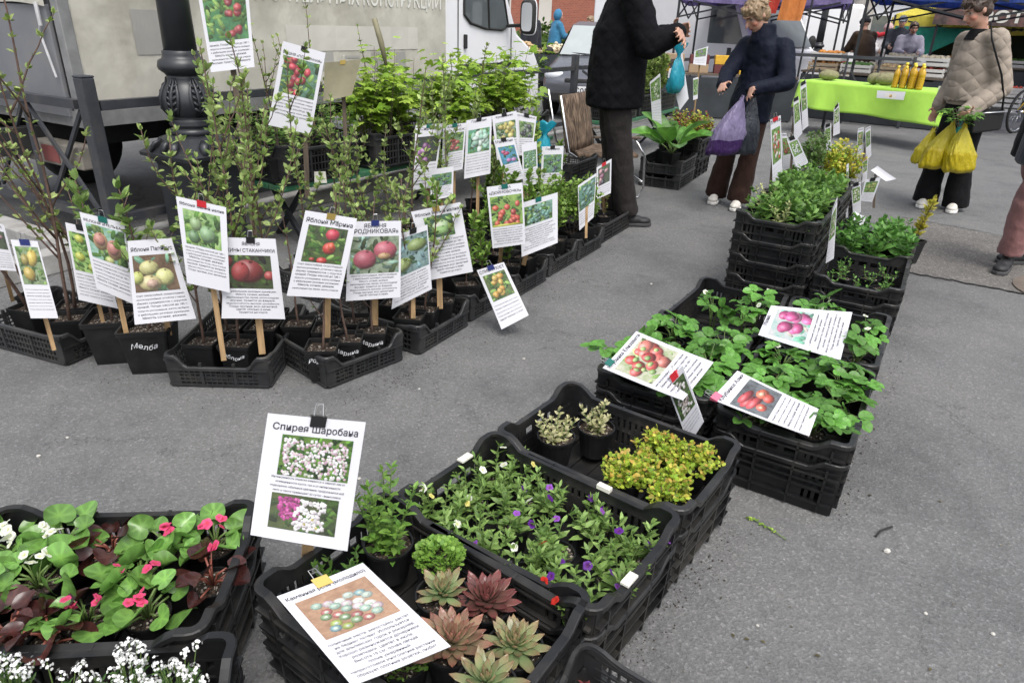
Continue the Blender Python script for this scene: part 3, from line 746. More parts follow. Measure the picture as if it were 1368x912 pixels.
def leaf_obj(parent, me, mtl, p, axis, size, up=(0, 0, 1), rj=.2):
    a, s, u = frame(axis, np.asarray(up, float)+rng.normal(0, rj, 3)); M_ = Matrix(((a[0], -s[0], u[0]), (a[1], -s[1], u[1]), (a[2], -s[2], u[2])))
    return link('leaf', me, mtl, parent, p, M_.to_quaternion(), size)
def broad_leaf(name, outline, cup=.15, n=18, droop=.12, veins=True):
    """one broad leaf along +x: outline(angle) radius about (0.45, 0), two rings, cupped, with lighter veins"""
    mb = MB(); vs = [(.45, 0, 0)]; cs = [(1.25, 1.2, 1.0)]; fs = []
    for rr in (.5, .82, 1.0):
        for j in range(n):
            a = 2*math.pi*j/n; R = outline(a)*rr; x = .45+R*math.cos(a); y = R*math.sin(a)
            z = cup*rr*rr*.5*abs(math.sin(a))-droop*max(x-.3, 0)**2+.018*math.sin(5*a+1)*(rr > .9)
            vs.append((x, y, z)); v = .5+.5*math.cos(a*7); k = (.74+.5*v**3*(1.1-rr*.5)) if veins else 1.0; cs.append((k, k, k*.92))
    fs = [(0, 1+j, 1+(j+1) % n) for j in range(n)]
    for q in range(2): fs += [(1+q*n+j, 1+(q+1)*n+j, 1+(q+1)*n+(j+1) % n, 1+q*n+(j+1) % n) for j in range(n)]
    mb.add(vs, fs); mb.c = cs; return mb.mesh(name, True, True)
def heart(a):
    b = abs(((a+math.pi) % (2*math.pi))-math.pi); return .46+.1*math.exp(-((b-2.3)/.5)**2)-.2*math.exp(-((b-math.pi)/.3)**2)+.06*math.exp(-(b/.4)**2)
LF_BEG = [broad_leaf('begonia_leaf_%d' % k, heart, c_, 20, d_) for k, (c_, d_) in enumerate(((.45, .18), (.75, .35), (.2, .05), (.55, -.1)))]
LF_HOSTA = broad_leaf('leaf', lambda a: .5*(1-.42*abs(math.sin(a))**1.5)+.04*math.exp(-((abs(((a+math.pi) % (2*math.pi))-math.pi))/.3)**2), .3, 20, .5)
def trifol():
    mb = MB(); n = 12; fold = rng.uniform(.1, .55); droop = rng.uniform(-.1, .4)
    for ang, ox in ((0, .12), (75, .03), (-75, .03)):
        a0 = ang*D2R; vs = []; cs = []; fs = []
        for rr in (.0, .55, 1.0):
            for j in range(n):
                a = 2*math.pi*j/n; R = (.27+.045*math.cos(a*1.0))*rr*(1+.05*math.sin(a*6)*(rr > .9)); x = .27+R*math.cos(a)*1.12+ox; y = R*math.sin(a)*.95
                z = abs(y)*fold-droop*(x-.2)**2+rng.normal(0, .008)
                vs.append((x*math.cos(a0)-y*math.sin(a0), x*math.sin(a0)+y*math.cos(a0), z)); k = .85+.3*(abs(math.sin(a*3.0)) < .35)*(rr > 0); cs.append((k, k, k*.95))
        fs = [(q*n+j, (q+1)*n+j, (q+1)*n+(j+1) % n, q*n+(j+1) % n) for q in range(2) for j in range(n)]
        o = len(mb.v); mb.add(vs, fs); mb.c[o:] = cs
    return mb.mesh('leaf', True, True)
LF_STRAW = []
for k in range(4):
    q_ = trifol(); q_.name = 'strawberry_leaf_%d' % k; LF_STRAW.append(q_)
def fleshy():
    mb = MB(); rings = []
    for t, w, th, z in ((0, .07, .04, 0), (.25, .15, .06, .02), (.55, .18, .06, .05), (.8, .13, .04, .1), (.94, .04, .018, .14), (1, .006, .004, .16)):
        rings.append([(t, w*math.cos(a), z+th*math.sin(a)+.05*math.cos(a)**2) for a in np.linspace(0, 2*math.pi, 8, endpoint=False)])
    mb.loft(rings); cs = []
    for t in (0, .25, .55, .8, .95, 1): cs += [(.85+.35*t, 1.2-.62*t**1.5, .95-.35*t**1.5)]*8
    mb.c = cs; return mb.mesh('leaf', True, True)
LF_SEMP = fleshy()
_MM = {}
def mcopy(me, m_):
    if (me.name, m_.name) not in _MM:
        q = me.copy(); q.materials.clear(); q.materials.append(m_); _MM[(me.name, m_.name)] = q
    return _MM[(me.name, m_.name)]
M_BEG = leafmat('begonia_green', .28, .18, .5, (.17, .34, .085), .25, 1); M_BEGR = leafmat('begonia_red', .26, .12, .5, (.06, .02, .02), .35, 1)
M_STRAW = leafmat('strawberry_leaf', .42, .28, .4, (.11, .27, .05), .35, 1); M_HOSTA = leafmat('hosta_leaf', .35, .3, .45, (.14, .34, .06), .2, 1)
M_SEMP = {'green': leafmat('semp_green', .3, .1, .5, (.21, .26, .145), .25, 1), 'red': leafmat('semp_red', .3, .08, .5, (.13, .065, .065), .3, 1), 'pink': leafmat('semp_pink', .3, .1, .5, (.24, .19, .14), .25, 1)}
def begonia(loc, label, red=False, n=9, size=.085, fl=None, h=.07, group=None, nf=3):
    e = potted('begonia_plant', loc, 'rd9', label, 'flower', group); z0 = H0(e); mes = [mcopy(q_, M_BEGR if red else M_BEG) for q_ in LF_BEG]; mb = MB()
    for i in range(n):
        a = i*2.4+rng.normal(0, .2); t = i/n; r = .062*(1-.62*t)+.008; z = z0+h*(.3+.75*t)+rng.normal(0, .006); d = V(math.cos(a), math.sin(a), 0)
        p = d*r*.8+V(0, 0, z); mb.tube([V(0, 0, z0-.01), d*r*.3+V(0, 0, z*.75+z0*.2), p], .0028, 5)
        leaf_obj(e, mes[rng.integers(4)], None, p, d+V(0, 0, .15+.35*rng.random()), size*(.6+.6*rng.random())*(1-.2*t), (d[0]*.3, d[1]*.3-.25, 1), .35)
    mb.build('stem', M_RSTEM if red else M_STEM, e, smooth=True)
    for i in range(nf if fl else 0):
        p = V(*np.clip(rng.normal(0, .022, 2), -.035, .035), z0+h*1.1+.008+rng.random()*.015); mb = MB(); mb.tube([V(0, 0, z0), p*V(.5, .5, .8), p], .0014, 5); mb.build('flower_stem', M_RSTEM if red else M_STEM, e, True)
        for q in range(4 if fl == 'white' else 3): flower(e, p+np.clip(rng.normal(0, .007, 3), -.012, .012), fl, .008+.007*rng.random())
    return e
def strawberry(loc, label, n=8, h=.1, size=.1, pot='rd9', group=None, fl=0, spread=.1):
    e = potted('strawberry_plant', loc, pot, label, 'plant', group); z0 = H0(e); mes = [mcopy(q_, M_STRAW) for q_ in LF_STRAW]; mb = MB()
    for i in range(n):
        a = i*2.4+rng.normal(0, .3); t = rng.random(); d = V(math.cos(a), math.sin(a), 0); r = spread*(.25+.75*t); z = z0+h*(1.1-.5*t)+rng.normal(0, .01)
        p = d*r+V(0, 0, z); mb.tube([V(0, 0, z0-.01), d*r*.35+V(0, 0, z*.7+z0*.3), p], .0016, 5)
        leaf_obj(e, mes[rng.integers(4)], None, p, d+V(0, 0, .18*rng.normal()), size*(.6+.6*rng.random()), (d[0]*.2, d[1]*.2-.2, 1), .28)
    for i in range(fl):
        a = rng.random()*6.28; p = V(math.cos(a)*.05, math.sin(a)*.05, z0+h*1.15); mb.tube([V(0, 0, z0-.01), p*V(.4, .4, .8), p], .0013, 4); flower(e, p, 'white', .013)
    mb.build('stem', M_STEM, e, smooth=True); return e
def houseleek(loc, label, kind, size=.1, n=34, group=None, pot='rd11', tilt=.0):
    e = potted('houseleek', loc, pot, label, 'succulent', group); z0 = H0(e)+.012; me = mcopy(LF_SEMP, M_SEMP[kind])
    for i in range(n):
        a = i*2.39996; t = i/n; el = .02+1.4*t**1.15; d = V(math.cos(a)*math.cos(el), math.sin(a)*math.cos(el), math.sin(el)); s = size*(1-.6*t)*(.8+.32*rng.random()); d = d+rng.normal(0, .07, 3)
        leaf_obj(e, me, None, V(math.cos(a)*.01*(1-t), math.sin(a)*.01*(1-t), z0+.012*t), d, s, (0, 0, 1) if el < 1 else (-math.cos(a), -math.sin(a), .4), .06)
    return e
def cushion(loc, label, r=.055, h=.05, n=260, ls=(.012, .02), col=CURR, pot='rd11', group=None, name='low_plant', shape='round', cat='plant'):
    e = potted(name, loc, pot, label, cat, group); z0 = H0(e); a = rng.random(n)*6.28; rr = r*np.sqrt(rng.random(n)); z = z0+h*(1-(rr/r)**2*.6)*(.45+.55*rng.random(n))
    P_ = np.stack([rr*np.cos(a), rr*np.sin(a), z], 1); A_ = np.stack([np.cos(a), np.sin(a), .6+.6*rng.random(n)], 1)+rng.normal(0, .4, (n, 3))
    o = link('foliage', leafmesh('foliage', [leaves(P_, A_, ls[0]+(ls[1]-ls[0])*rng.random(n), tints(n, *col), shape)]), M_LEAF, e); o['kind'] = 'stuff'; return e
def cloudbush(loc, label, r=.1, h=.16, n=900, ls=(.012, .022), cols=(CURR,), pot='sq12', group=None, name='golden_spirea', stems=12, cat='plant', tip=None):
    """dense twiggy plant: short twigs carrying small leaves, uneven outline"""
    e = potted(name, loc, pot, label, cat, group); z0 = H0(e); mb = MB(); P_, A_, C_ = [], [], []
    tw = stems*4; per = max(4, n//tw)
    for i in range(tw):
        a = rng.random()*6.28; q = rng.random()**.6; top = V(math.cos(a)*r*q, math.sin(a)*r*q, z0+h*(1.0-.45*q*q)*(.72+.36*rng.random())); b = V(math.cos(a)*r*q*.25, math.sin(a)*r*q*.25, z0-.01)
        mid = (top+b)/2+V(math.cos(a), math.sin(a), 0)*r*.12
        if i % 3 == 0: mb.tube([b, mid, top], .0013, 4)
        for k in range(per):
            t = .45+.55*rng.random(); p = b*(1-t)**2+2*mid*t*(1-t)+top*t*t; P_.append(p+rng.normal(0, .006, 3)); A_.append(rdir(1, (-.1, 1))[0]); C_.append((t-.45)/.55)
    n = len(P_); ci = rng.integers(0, len(cols), n); tt = np.concatenate([tints(1, *cols[c]) for c in ci])
    if tip is not None:
        k = (np.array(C_)[:, None]**2)*(rng.random((n, 1)) < .33)*.7; tt = tt*(1-k)+np.array(tip)*k
    mb.build('stem', M_BARK2, e, smooth=True)
    o = link('foliage', leafmesh('foliage', [leaves(P_, A_, ls[0]+(ls[1]-ls[0])*rng.random(n), tt, 'round', .8)]), M_LEAF, e); o['kind'] = 'stuff'; return e
def hosta(loc, label, n=8, size=.3):
    e = potted('hosta_plant', loc, 'sq12', label, 'plant'); z0 = H0(e); me = mcopy(LF_HOSTA, M_HOSTA); mb = MB()
    for i in range(n):
        a = i*2.4; t = i/n; el = .5+.7*t; d = V(math.cos(a)*math.cos(el), math.sin(a)*math.cos(el), math.sin(el)); p = V(0, 0, z0)+d*.16
        mb.tube([V(0, 0, z0-.01), V(0, 0, z0)+d*.08+V(0, 0, .01), p], .005, 5); leaf_obj(e, me, None, p, d*V(1, 1, .55), size*(.8+.3*rng.random()), (0, 0, 1), .15)
    mb.build('stem', M_STEM, e, smooth=True); return e
def alyssum(loc, label, group=None, n=20, h=.1):
    e = upright(loc, label, h*.8, 12, (.02, .036), .012, ((.05, .12, .03), (.12, .22, .06)), 'rd9', .5, group, 'alyssum_plant', .5, cat='flower'); z0 = H0(e); mb = MB()
    for i in range(n):
        a = rng.random()*6.28; r = .055*rng.random()**.5; c = V(math.cos(a)*r, math.sin(a)*r, z0+h*(.6+.55*rng.random())); mb.tube([V(c[0]*.3, c[1]*.3, z0), c], .0011, 4)
        for k in range(13):
            d = rdir(1, (-.2, 1))[0]; p = c+d*V(.008, .008, .014)-V(0, 0, .012*rng.random()); s = .0032; u = np.cross(d, V(.3, .5, .8)); u /= np.linalg.norm(u); w = np.cross(d, u)
            mb.add([p+u*s, p+w*s, p-u*s, p-w*s], [(0, 1, 2, 3)], 1); mb.add([p+d*.001+(u+w)*s*.75, p+d*.001+(w-u)*s*.75, p+d*.001-(u+w)*s*.75, p+d*.001+(u-w)*s*.75], [(0, 1, 2, 3)], 1)
    o = mb.build('flower_cluster', [M_STEM, mat('white_petal', (.82, .82, .8), .6, .03)], e); o['kind'] = 'stuff'; return e
# ------------------------------------------------------------------ fence, kerb, lamp
M_IRON = mat('painted_iron', (.022, .024, .028), .38, .2, 10, spec=.5, bmp=.12, bscale=120); M_FENCE = mat('fence_paint', (.035, .038, .046), .42, .2, 8, dust=(.07, .065, .06), dscale=6)
P0 = V(-2.42, 4.0, 0); NF = P0@NROW
def fpt(t, z=0): return P0+UROW*t+V(0, 0, z)
def fence(a, b, label, H=1.05, posts=(0, 1), rails=(.9, .25), brace=True, pw=.078, npk=0, first=True):
    a = np.array(a, float); b = np.array(b, float); L = np.linalg.norm(b-a); d = (b-a)/L; e = empty('metal_fence', a, 0, label, 'fence'); an = math.atan2(d[1], d[0])
    for t in posts:
        mb = MB(); p = d*L*t; mb.box((p[0], p[1], H/2), (pw, pw, H), an); mb.box((p[0], p[1], H+.006), (pw*1.06, pw*1.06, .012), an); mb.build('post', M_FENCE, e, bevel=.006)
    for z in rails:
        mb = MB(); mb.bar(V(0, 0, z)+d*.052, d*(L-.052)+V(0, 0, z), .05, .05); mb.build('rail', M_FENCE, e)
    for k in range(npk):
        q = d*L*(k+1)/(npk+1); mb = MB(); mb.bar(q+V(0, 0, rails[1]+.026), q+V(0, 0, rails[0]-.026), .028, .028); mb.build('picket', M_FENCE, e)
        if brace:
            q0 = d*(L*k/(npk+1)+.08); q1 = d*(L*(k+1)/(npk+1)-.03)
            for z0, z1, o in ((.29, .86, .0), (.86, .29, .024)):
                mb = MB(); mb.bar(q0+V(d[1]*o, -d[0]*o, z0), q1+V(d[1]*o, -d[0]*o, z1), .018, .025); mb.build('brace', M_FENCE, e)
    return e
fence(fpt(0), fpt(6.2), 'dark metal fence running from the corner post along the truck', posts=(0, 1), npk=0)
fence(fpt(6.31), fpt(13.6), 'dark metal fence continuing behind the standing man', posts=(1,), npk=3)
WL = P0+V(-.866, .5, 0)*.06
fence(WL, WL+V(-.866, .5, 0)*3.2, 'dark metal fence section with crossed braces behind the tall saplings', posts=(1,), npk=4)
M_KERB = mat('concrete', (.33, .325, .31), .85, .18, 7, bmp=.3, bscale=90, dust=(.2, .19, .18))
for t0 in np.arange(-.9, 12.5, 1.0):
    mb = MB(); mb.box((.495, 0, .06), (.985, .14, .12)); tag(mb.build('kerb_stone', M_KERB, loc=fpt(t0)-NROW*.0+NROW*-.12, rot=(0, 0, 60*D2R), bevel=.008), 'grey concrete kerb stone under the fence beside the truck', 'kerb', 'kerb stones along the fence')
for t0 in np.arange(0, 3.0, 1.0):
    mb = MB(); mb.box((.495, 0, .06), (.985, .14, .12)); tag(mb.build('kerb_stone', M_KERB, loc=P0+V(-.866, .5, 0)*(t0+.12)+V(.06, .1, 0)*-1.5, rot=(0, 0, 150*D2R), bevel=.008), 'grey concrete kerb stone under the braced fence section', 'kerb', 'kerb stones under the braced fence')
def lamp(loc, label, rz=0):
    e = empty('lamp_post', loc, rz, label, 'lamp post')
    Yl = 4.27; zz = lambda y: float(AT(245, y, Yl)[2])
    zt = zz(205); mb = MB(); mb.loft([sqring(s, z, .08) for s, z in ((.25, 0), (.25, .07), (.225, .1), (.2, .12), (.2, zt-.06), (.215, zt-.03), (.24, zt-.02), (.24, zt)) ]); mb.build('plinth', M_IRON, e)
    z1 = zz(178); mb = MB(); mb.loft([sqring(.275, zt, .08), sqring(.28, zt+.02, .1), sqring(.235, zt+.05, .2), sqring(.17, z1-.01, .6), sqring(.15, z1, .98)]); fl = mb.build('base_flare', M_IRON, e)
    for k in range(4):
        for j in (-1, 0, 1):
            a = k*90*D2R; mb = MB(); q0 = V(.27, j*.13, zt+.03); q1 = V(.2, j*.085, z1-.02)
            mb.tube([q0, (q0+q1)/2+V(.012, 0, .01), q1], [.02, .034, .012], 6, sq=(1, .5)); mb.v = [(x*math.cos(a)-y*math.sin(a), x*math.sin(a)+y*math.cos(a), z) for x, y, z in mb.v]; mb.build('leaf_ornament', M_IRON, fl, smooth=True)
    z2, z3 = zz(164), zz(100); mb = MB()
    prof_ = [(.15, z1), (.155, z1+.015), (.15, z1+.03), (.135, z1+.035), (.13, z2-.02), (.145, z2-.012), (.15, z2), (.14, z2+.012), (.15, z2+.03)]
    mb.lathe(prof_, 28); mb.build('lower_ring', M_IRON, e, smooth=True)
    hh = z3-z2-.03; mb = MB(); P = [(.15, z2+.03)]
    for t in np.linspace(0, 1, 14): P.append((.118+.062*math.sin(math.pi*min(1, t*1.15+.02))**.8*(1-.25*t), z2+.03+hh*t))
    mb.lathe(P, 28); va = mb.build('vase', M_IRON, e, smooth=True)
    for k in range(6):
        a0 = k*60*D2R+.3; c, s = math.cos(a0), math.sin(a0); mb = MB()
        for sg in (-1, 0, 1):
            path = []
            for t in np.linspace(.08, .95, 9):
                r = .118+.062*math.sin(math.pi*min(1, t*1.15+.02))**.8*(1-.25*t)+.004; dl = sg*.24*math.sin(math.pi*t)+sg*.05; path.append((r*math.cos(a0+dl), r*math.sin(a0+dl), z2+.03+hh*t))
            mb.tube(path, [.004, .008, .011, .013, .014, .013, .011, .008, .004], 6)
        for j in range(5):
            t = .25+.13*j
            for sg in (-1, 1):
                r = .118+.062*math.sin(math.pi*min(1, t*1.15+.02))**.8*(1-.25*t)+.005; mb.tube([(r*math.cos(a0), r*math.sin(a0), z2+.03+hh*(t-.06)), ((r+.006)*math.cos(a0+sg*.14), (r+.006)*math.sin(a0+sg*.14), z2+.03+hh*t), (r*math.cos(a0+sg*.24), r*math.sin(a0+sg*.24), z2+.03+hh*(t+.05))], [.006, .01, .004], 5)
        mb.build('leaf_ornament', M_IRON, va, smooth=True)
    z4 = zz(76); mb = MB(); mb.lathe([(.118, z3), (.13, z3+.01), (.16, z3+.03), (.165, z3+.045), (.155, z4-.02), (.13, z4-.01), (.12, z4+.01), (.122, z4+.03), (.11, z4+.035)], 28); mb.build('collar', M_IRON, e, smooth=True)
    mb = MB(); mb.lathe([(.108, z4+.03), (.1, z4+.5), (.075, 3.6), (.075, 3.62), (.1, 3.65), (.1, 3.7), (.06, 3.72)], 28); mb.build('pole', M_IRON, e, smooth=True)
    mb = MB(); mb.lathe([(.06, 3.72), (.16, 3.78), (.2, 4.05), (.14, 4.12), (.03, 4.2)], 20); mb.build('lantern', mat('frosted_glass', (.7, .7, .66), .4), e, smooth=True)
    e.scale = (.84, .84, 1)
    return e
LP = lamp((-1.98, 4.27, 0), 'ornate black cast iron lamp post between fence and bench', 60*D2R)

# ------------------------------------------------------------------ delivery truck with tarp body
M_TARPB = mat('dirty_tarp', (.48, .46, .40), .6, .2, 2.2, bmp=.25, bscale=4, bdist=.05, dust=(.30, .275, .225), dscale=1.8)
M_TARPS = mat('tarp_dark_patch', (.33, .32, .295), .65, .1, 4); M_TARPL = mat('tarp_light_patch', (.53, .51, .46), .6, .06, 4); M_TXT = mat('faded_white_print', (.68, .67, .63), .6, .08, 6)
M_WHITE = mat('white_car_paint', (.78, .78, .8), .22, .03, 3, spec=.5); M_GLASS = mat('car_glass', (.11, .125, .13), .05, .2, 2, spec=.8); M_RUBBER = mat('rubber', (.018, .018, .018), .75, .2, 30); M_GREYP = mat('grey_panel', (.17, .175, .19), .5, .12, 3, dust=(.2, .19, .18), dscale=3)
M_DIRTY = mat('dirty_alloy', (.28, .28, .28), .5, .2, 10, metal=.4)
TA = RC_ = UROW*(-2.62*.5+4.27*.866)+NROW*(-4.44)
tr = empty('delivery_truck', TA, 60*D2R, 'white cabbed truck with dirty grey-beige tarp body behind the fence', 'truck')
TL0, TB0, TB1, TW = 3.75, .8, 2.85, 2.05
def tarp_wall(fn, name, nx, nz, parent=tr):
    vs = [fn(i/nx, j/nz) for j in range(nz+1) for i in range(nx+1)]; fs = [(j*(nx+1)+i, j*(nx+1)+i+1, (j+1)*(nx+1)+i+1, (j+1)*(nx+1)+i) for j in range(nz) for i in range(nx)]
    mb = MB(); mb.add(vs, fs); return mb.build(name, M_TARPB, parent, smooth=True)
wv = lambda x, z: -.012*math.sin(x*5.1+z*1.2)*math.sin(z*2.2)-.006*math.sin(x*13+z*3)
side = tarp_wall(lambda u, v: (u*TL0, wv(u*TL0, v*2)*(1 if .02 < u < .98 else 0)-.0, TB0+.03+v*(TB1-TB0-.03)), 'tarp_side', 40, 16)
mb = MB(); mb.box((TL0/2, TW/2+.05, (TB0+TB1)/2), (TL0-.02, TW-.16, TB1-TB0-.06)); mb.build('body_core', M_GREYP, tr)
mb = MB(); mb.box((TL0/2, TW/2, TB0-.02), (TL0+.02, TW+.02, .09)); mb.build('floor_frame', M_DIRTY, tr)
mb = MB(); mb.box((.02, .015, (TB0+TB1)/2), (.07, .07, TB1-TB0)); mb.build('corner_post', M_DIRTY, tr, bevel=.006)
mb = MB(); mb.box((-.012, TW/2+.02, 1.1), (.03, TW-.14, .62)); mb.build('tail_board', M_GREYP, tr, bevel=.006)
fl = tarp_wall(lambda u, v: (-.035-.012*math.sin(u*14), .07+u*(TW-.1), 1.40+v*1.4+.02*math.sin(u*9)*(1-v)), 'tarp_flap', 24, 8)
for y in (.22, .55, .88): mb = MB(); mb.lathe([(.022, 0), (.022, .006), (.009, .006)], 12); mb.build('eyelet', mat('brass', (.12, .09, .09), .5), fl, loc=(-.052, y, 1.47), rot=(0, -math.pi/2, 0))
mb = MB(); mb.tube([(-.05, .13, 1.42), (-.055, .12, 1.3), (-.05, .16, 1.25)], .011, 7); mb.tube([(-.05, .16, 1.27), (-.05, .09, 1.02)], .007, 6); mb.build('strap', mat('webbing', (.45, .45, .46), .7), tr)
for (x0, x1, z0, z1, mm) in ((.42, .74, 1.14, 1.4, M_TARPS), (.77, .83, 1.2, 1.4, M_TARPS), (1.0, 1.22, 1.36, 1.5, M_TARPS), (1.02, 1.3, 1.12, 1.24, M_TARPS), (1.66, 3.3, 1.14, 1.33, M_TARPL), (1.72, 1.86, .98, 1.13, M_TARPS), (2.02, 2.16, .99, 1.13, M_TARPS), (2.3, 2.46, 1.08, 1.1, M_TARPS), (2.62, 2.78, .96, 1.12, M_TARPS), (2.95, 3.1, .95, 1.12, M_TARPS)):
    mb = MB(); n = 12; vs = [(x0+(x1-x0)*i/n, wv(x0+(x1-x0)*i/n, 2*(z-TB0-.03)/(TB1-TB0-.03))-.004, z) for z in (z0, (z0+z1)/2, z1) for i in range(n+1)]; mb.add(vs, [(r*(n+1)+i, r*(n+1)+i+1, (r+1)*(n+1)+i+1, (r+1)*(n+1)+i) for r in (0, 1) for i in range(n)]); mb.build('patch', mm, side)
def wall_text(s, x1, z0, h, parent, m_, w=None, x0=None):
    vv, ff = text_mesh(s, .01); sc = h/.72; W_ = vv[:, 0].max()*sc; k = (w/W_) if w else 1.0; W_ *= k
    mb = MB(); xs = x1-W_ if x0 is None else x0
    mb.add([(xs+x*sc*k, wv(xs+x*sc*k, 2*(z0+y*sc-TB0-.03)/(TB1-TB0-.03))-.006, z0+y*sc) for x, y in vv], ff); return mb.build('lettering', m_, parent)
wall_text('СТРОИТЕЛЬНЫХ КОНСТРУКЦИЙ', 3.66, 1.495, .135, side, M_TXT, 2.42)
# underside
mb = MB(); mb.box((2.4, .55, .62), (5.4, .1, .16)); mb.build('chassis_rail', M_RUBBER, tr); mb = MB(); mb.box((2.4, 1.5, .62), (5.4, .1, .16)); mb.build('chassis_rail', M_RUBBER, tr)
bp = MB(); bp.box((-.02, TW/2-.02, .56), (.12, TW+.02, .14)); bp.build('bumper', mat('old_bumper', (.22, .20, .17), .6, .25, 9, dust=(.13, .12, .1)), tr, bevel=.01)
for k in range(5): mb = MB(); mb.box((-.083, .3+.36*k, .56), (.004, .18, .1)); mb.build('bumper_stripe', mat('faded_red', (.2, .06, .055), .6), tr)
mb = MB(); mb.box((1.9, .3, .55), (.6, .35, .3)); mb.build('tool_box', M_RUBBER, tr, bevel=.02)
def wheel(parent, loc, r=.34, w=.2, rz=0, axis='Y'):
    mb = MB(); mb.lathe([(r*.6, -w/2), (r*.92, -w/2), (r, -w*.35), (r, w*.35), (r*.92, w/2), (r*.6, w/2)], 30); o = mb.build('wheel', M_RUBBER, parent, True, loc, (math.pi/2, 0, rz))
    mb = MB(); mb.lathe([(.02, w*.3), (r*.2, w*.33), (r*.3, w*.2), (r*.55, w*.25), (r*.62, w*.5), (r*.62, -w*.5), (.02, -w*.4)], 24); mb.build('rim', M_DIRTY, o, True)
    return o
for y in (.15, TW-.15): wheel(tr, (.95, y, .34)); wheel(tr, (4.95, y, .34))
def prof_solid(poly, y0, y1, name, m_, parent, inset=.0, bev=.03):
    mb = MB(); n = len(poly); vs = [(x, y0, z) for x, z in poly]+[(x, y1, z) for x, z in poly]
    mb.add(vs, [tuple(range(n)), tuple(range(2*n-1, n-1, -1))]+[(i, n+i, n+(i+1) % n, (i+1) % n) for i in range(n)]); return mb.build(name, m_, parent, bevel=bev)
cab = prof_solid([(3.85, .5), (3.85, 2.0), (3.95, 2.1), (4.75, 2.1), (5.02, 1.75), (5.32, 1.28), (5.75, 1.08), (5.9, .9), (5.92, .5), (5.3, .45), (5.28, .66), (4.95, .78), (4.62, .66), (4.6, .45)], .08, TW-.08, 'cab', M_WHITE, tr, bev=.035)
wp = [(4.18, 1.46), (4.18, 1.98), (4.72, 1.98), (4.98, 1.62), (5.08, 1.36), (4.95, 1.32), (4.6, 1.33), (4.3, 1.38)]
mb = MB(); mb.add([(x, .07, z) for x, z in wp], [tuple(range(8))]); mb.build('side_window', M_GLASS, cab)
mb = MB(); mb.tube([(x, .068, z) for x, z in wp], .014, 6, closed=True); mb.build('window_seal', M_RUBBER, cab)
mb = MB(); mb.bar((4.66, .068, 1.33), (4.6, .068, 1.98), .035, .012); mb.build('window_bar', M_RUBBER, cab)
mb = MB(); mb.tube([(4.08, .074, 2.0), (4.07, .074, .62)], .006, 5); mb.tube([(5.16, .074, 1.34), (5.17, .074, .95)], .006, 5); mb.build('door_gap', M_RUBBER, cab)
mb = MB(); mb.box((4.2, .065, 1.2), (.045, .03, .14)); mb.build('door_handle', M_RUBBER, cab, bevel=.008)
mb = MB(); mb.box((4.65, .07, .95), (1.0, .02, .05)); mb.build('side_moulding', M_RUBBER, cab)
sup = lambda a, k: math.copysign(abs(k)**.45, k)
def mring(x, w, h): return [(x, -.26+w*sup(a, math.cos(a)), 1.46+h*sup(a, math.sin(a))) for a in np.linspace(0, 2*math.pi, 24, endpoint=False)]
mr = MB(); mr.loft([mring(4.93, .085, .17), mring(4.95, .09, .175), mring(5.02, .088, .17), mring(5.05, .06, .13)]); mo = mr.build('mirror', M_RUBBER, cab, True)
mb = MB(); mb.add(mring(4.926, .068, .145), [tuple(range(23, -1, -1))]); mb.build('mirror_glass', mat('mirror', (.75, .77, .8), .35, 0, metal=.6), mo)  # pale half-diffuse grey stands in for the bright sky reflection in the glass
mb = MB(); mb.tube(mring(4.985, .094, .18), .007, 6, closed=True); mb.build('mirror_trim', M_WHITE, mo, True)
mb = MB(); mb.tube([(5.0, -.24, 1.38), (5.06, .1, 1.36)], .02, 7); mb.build('mirror_arm', M_RUBBER, mo)
mb = MB(); mb.box((5.86, .35, .86), (.1, .28, .16)); mb.build('headlight', M_GLASS, cab, bevel=.02)

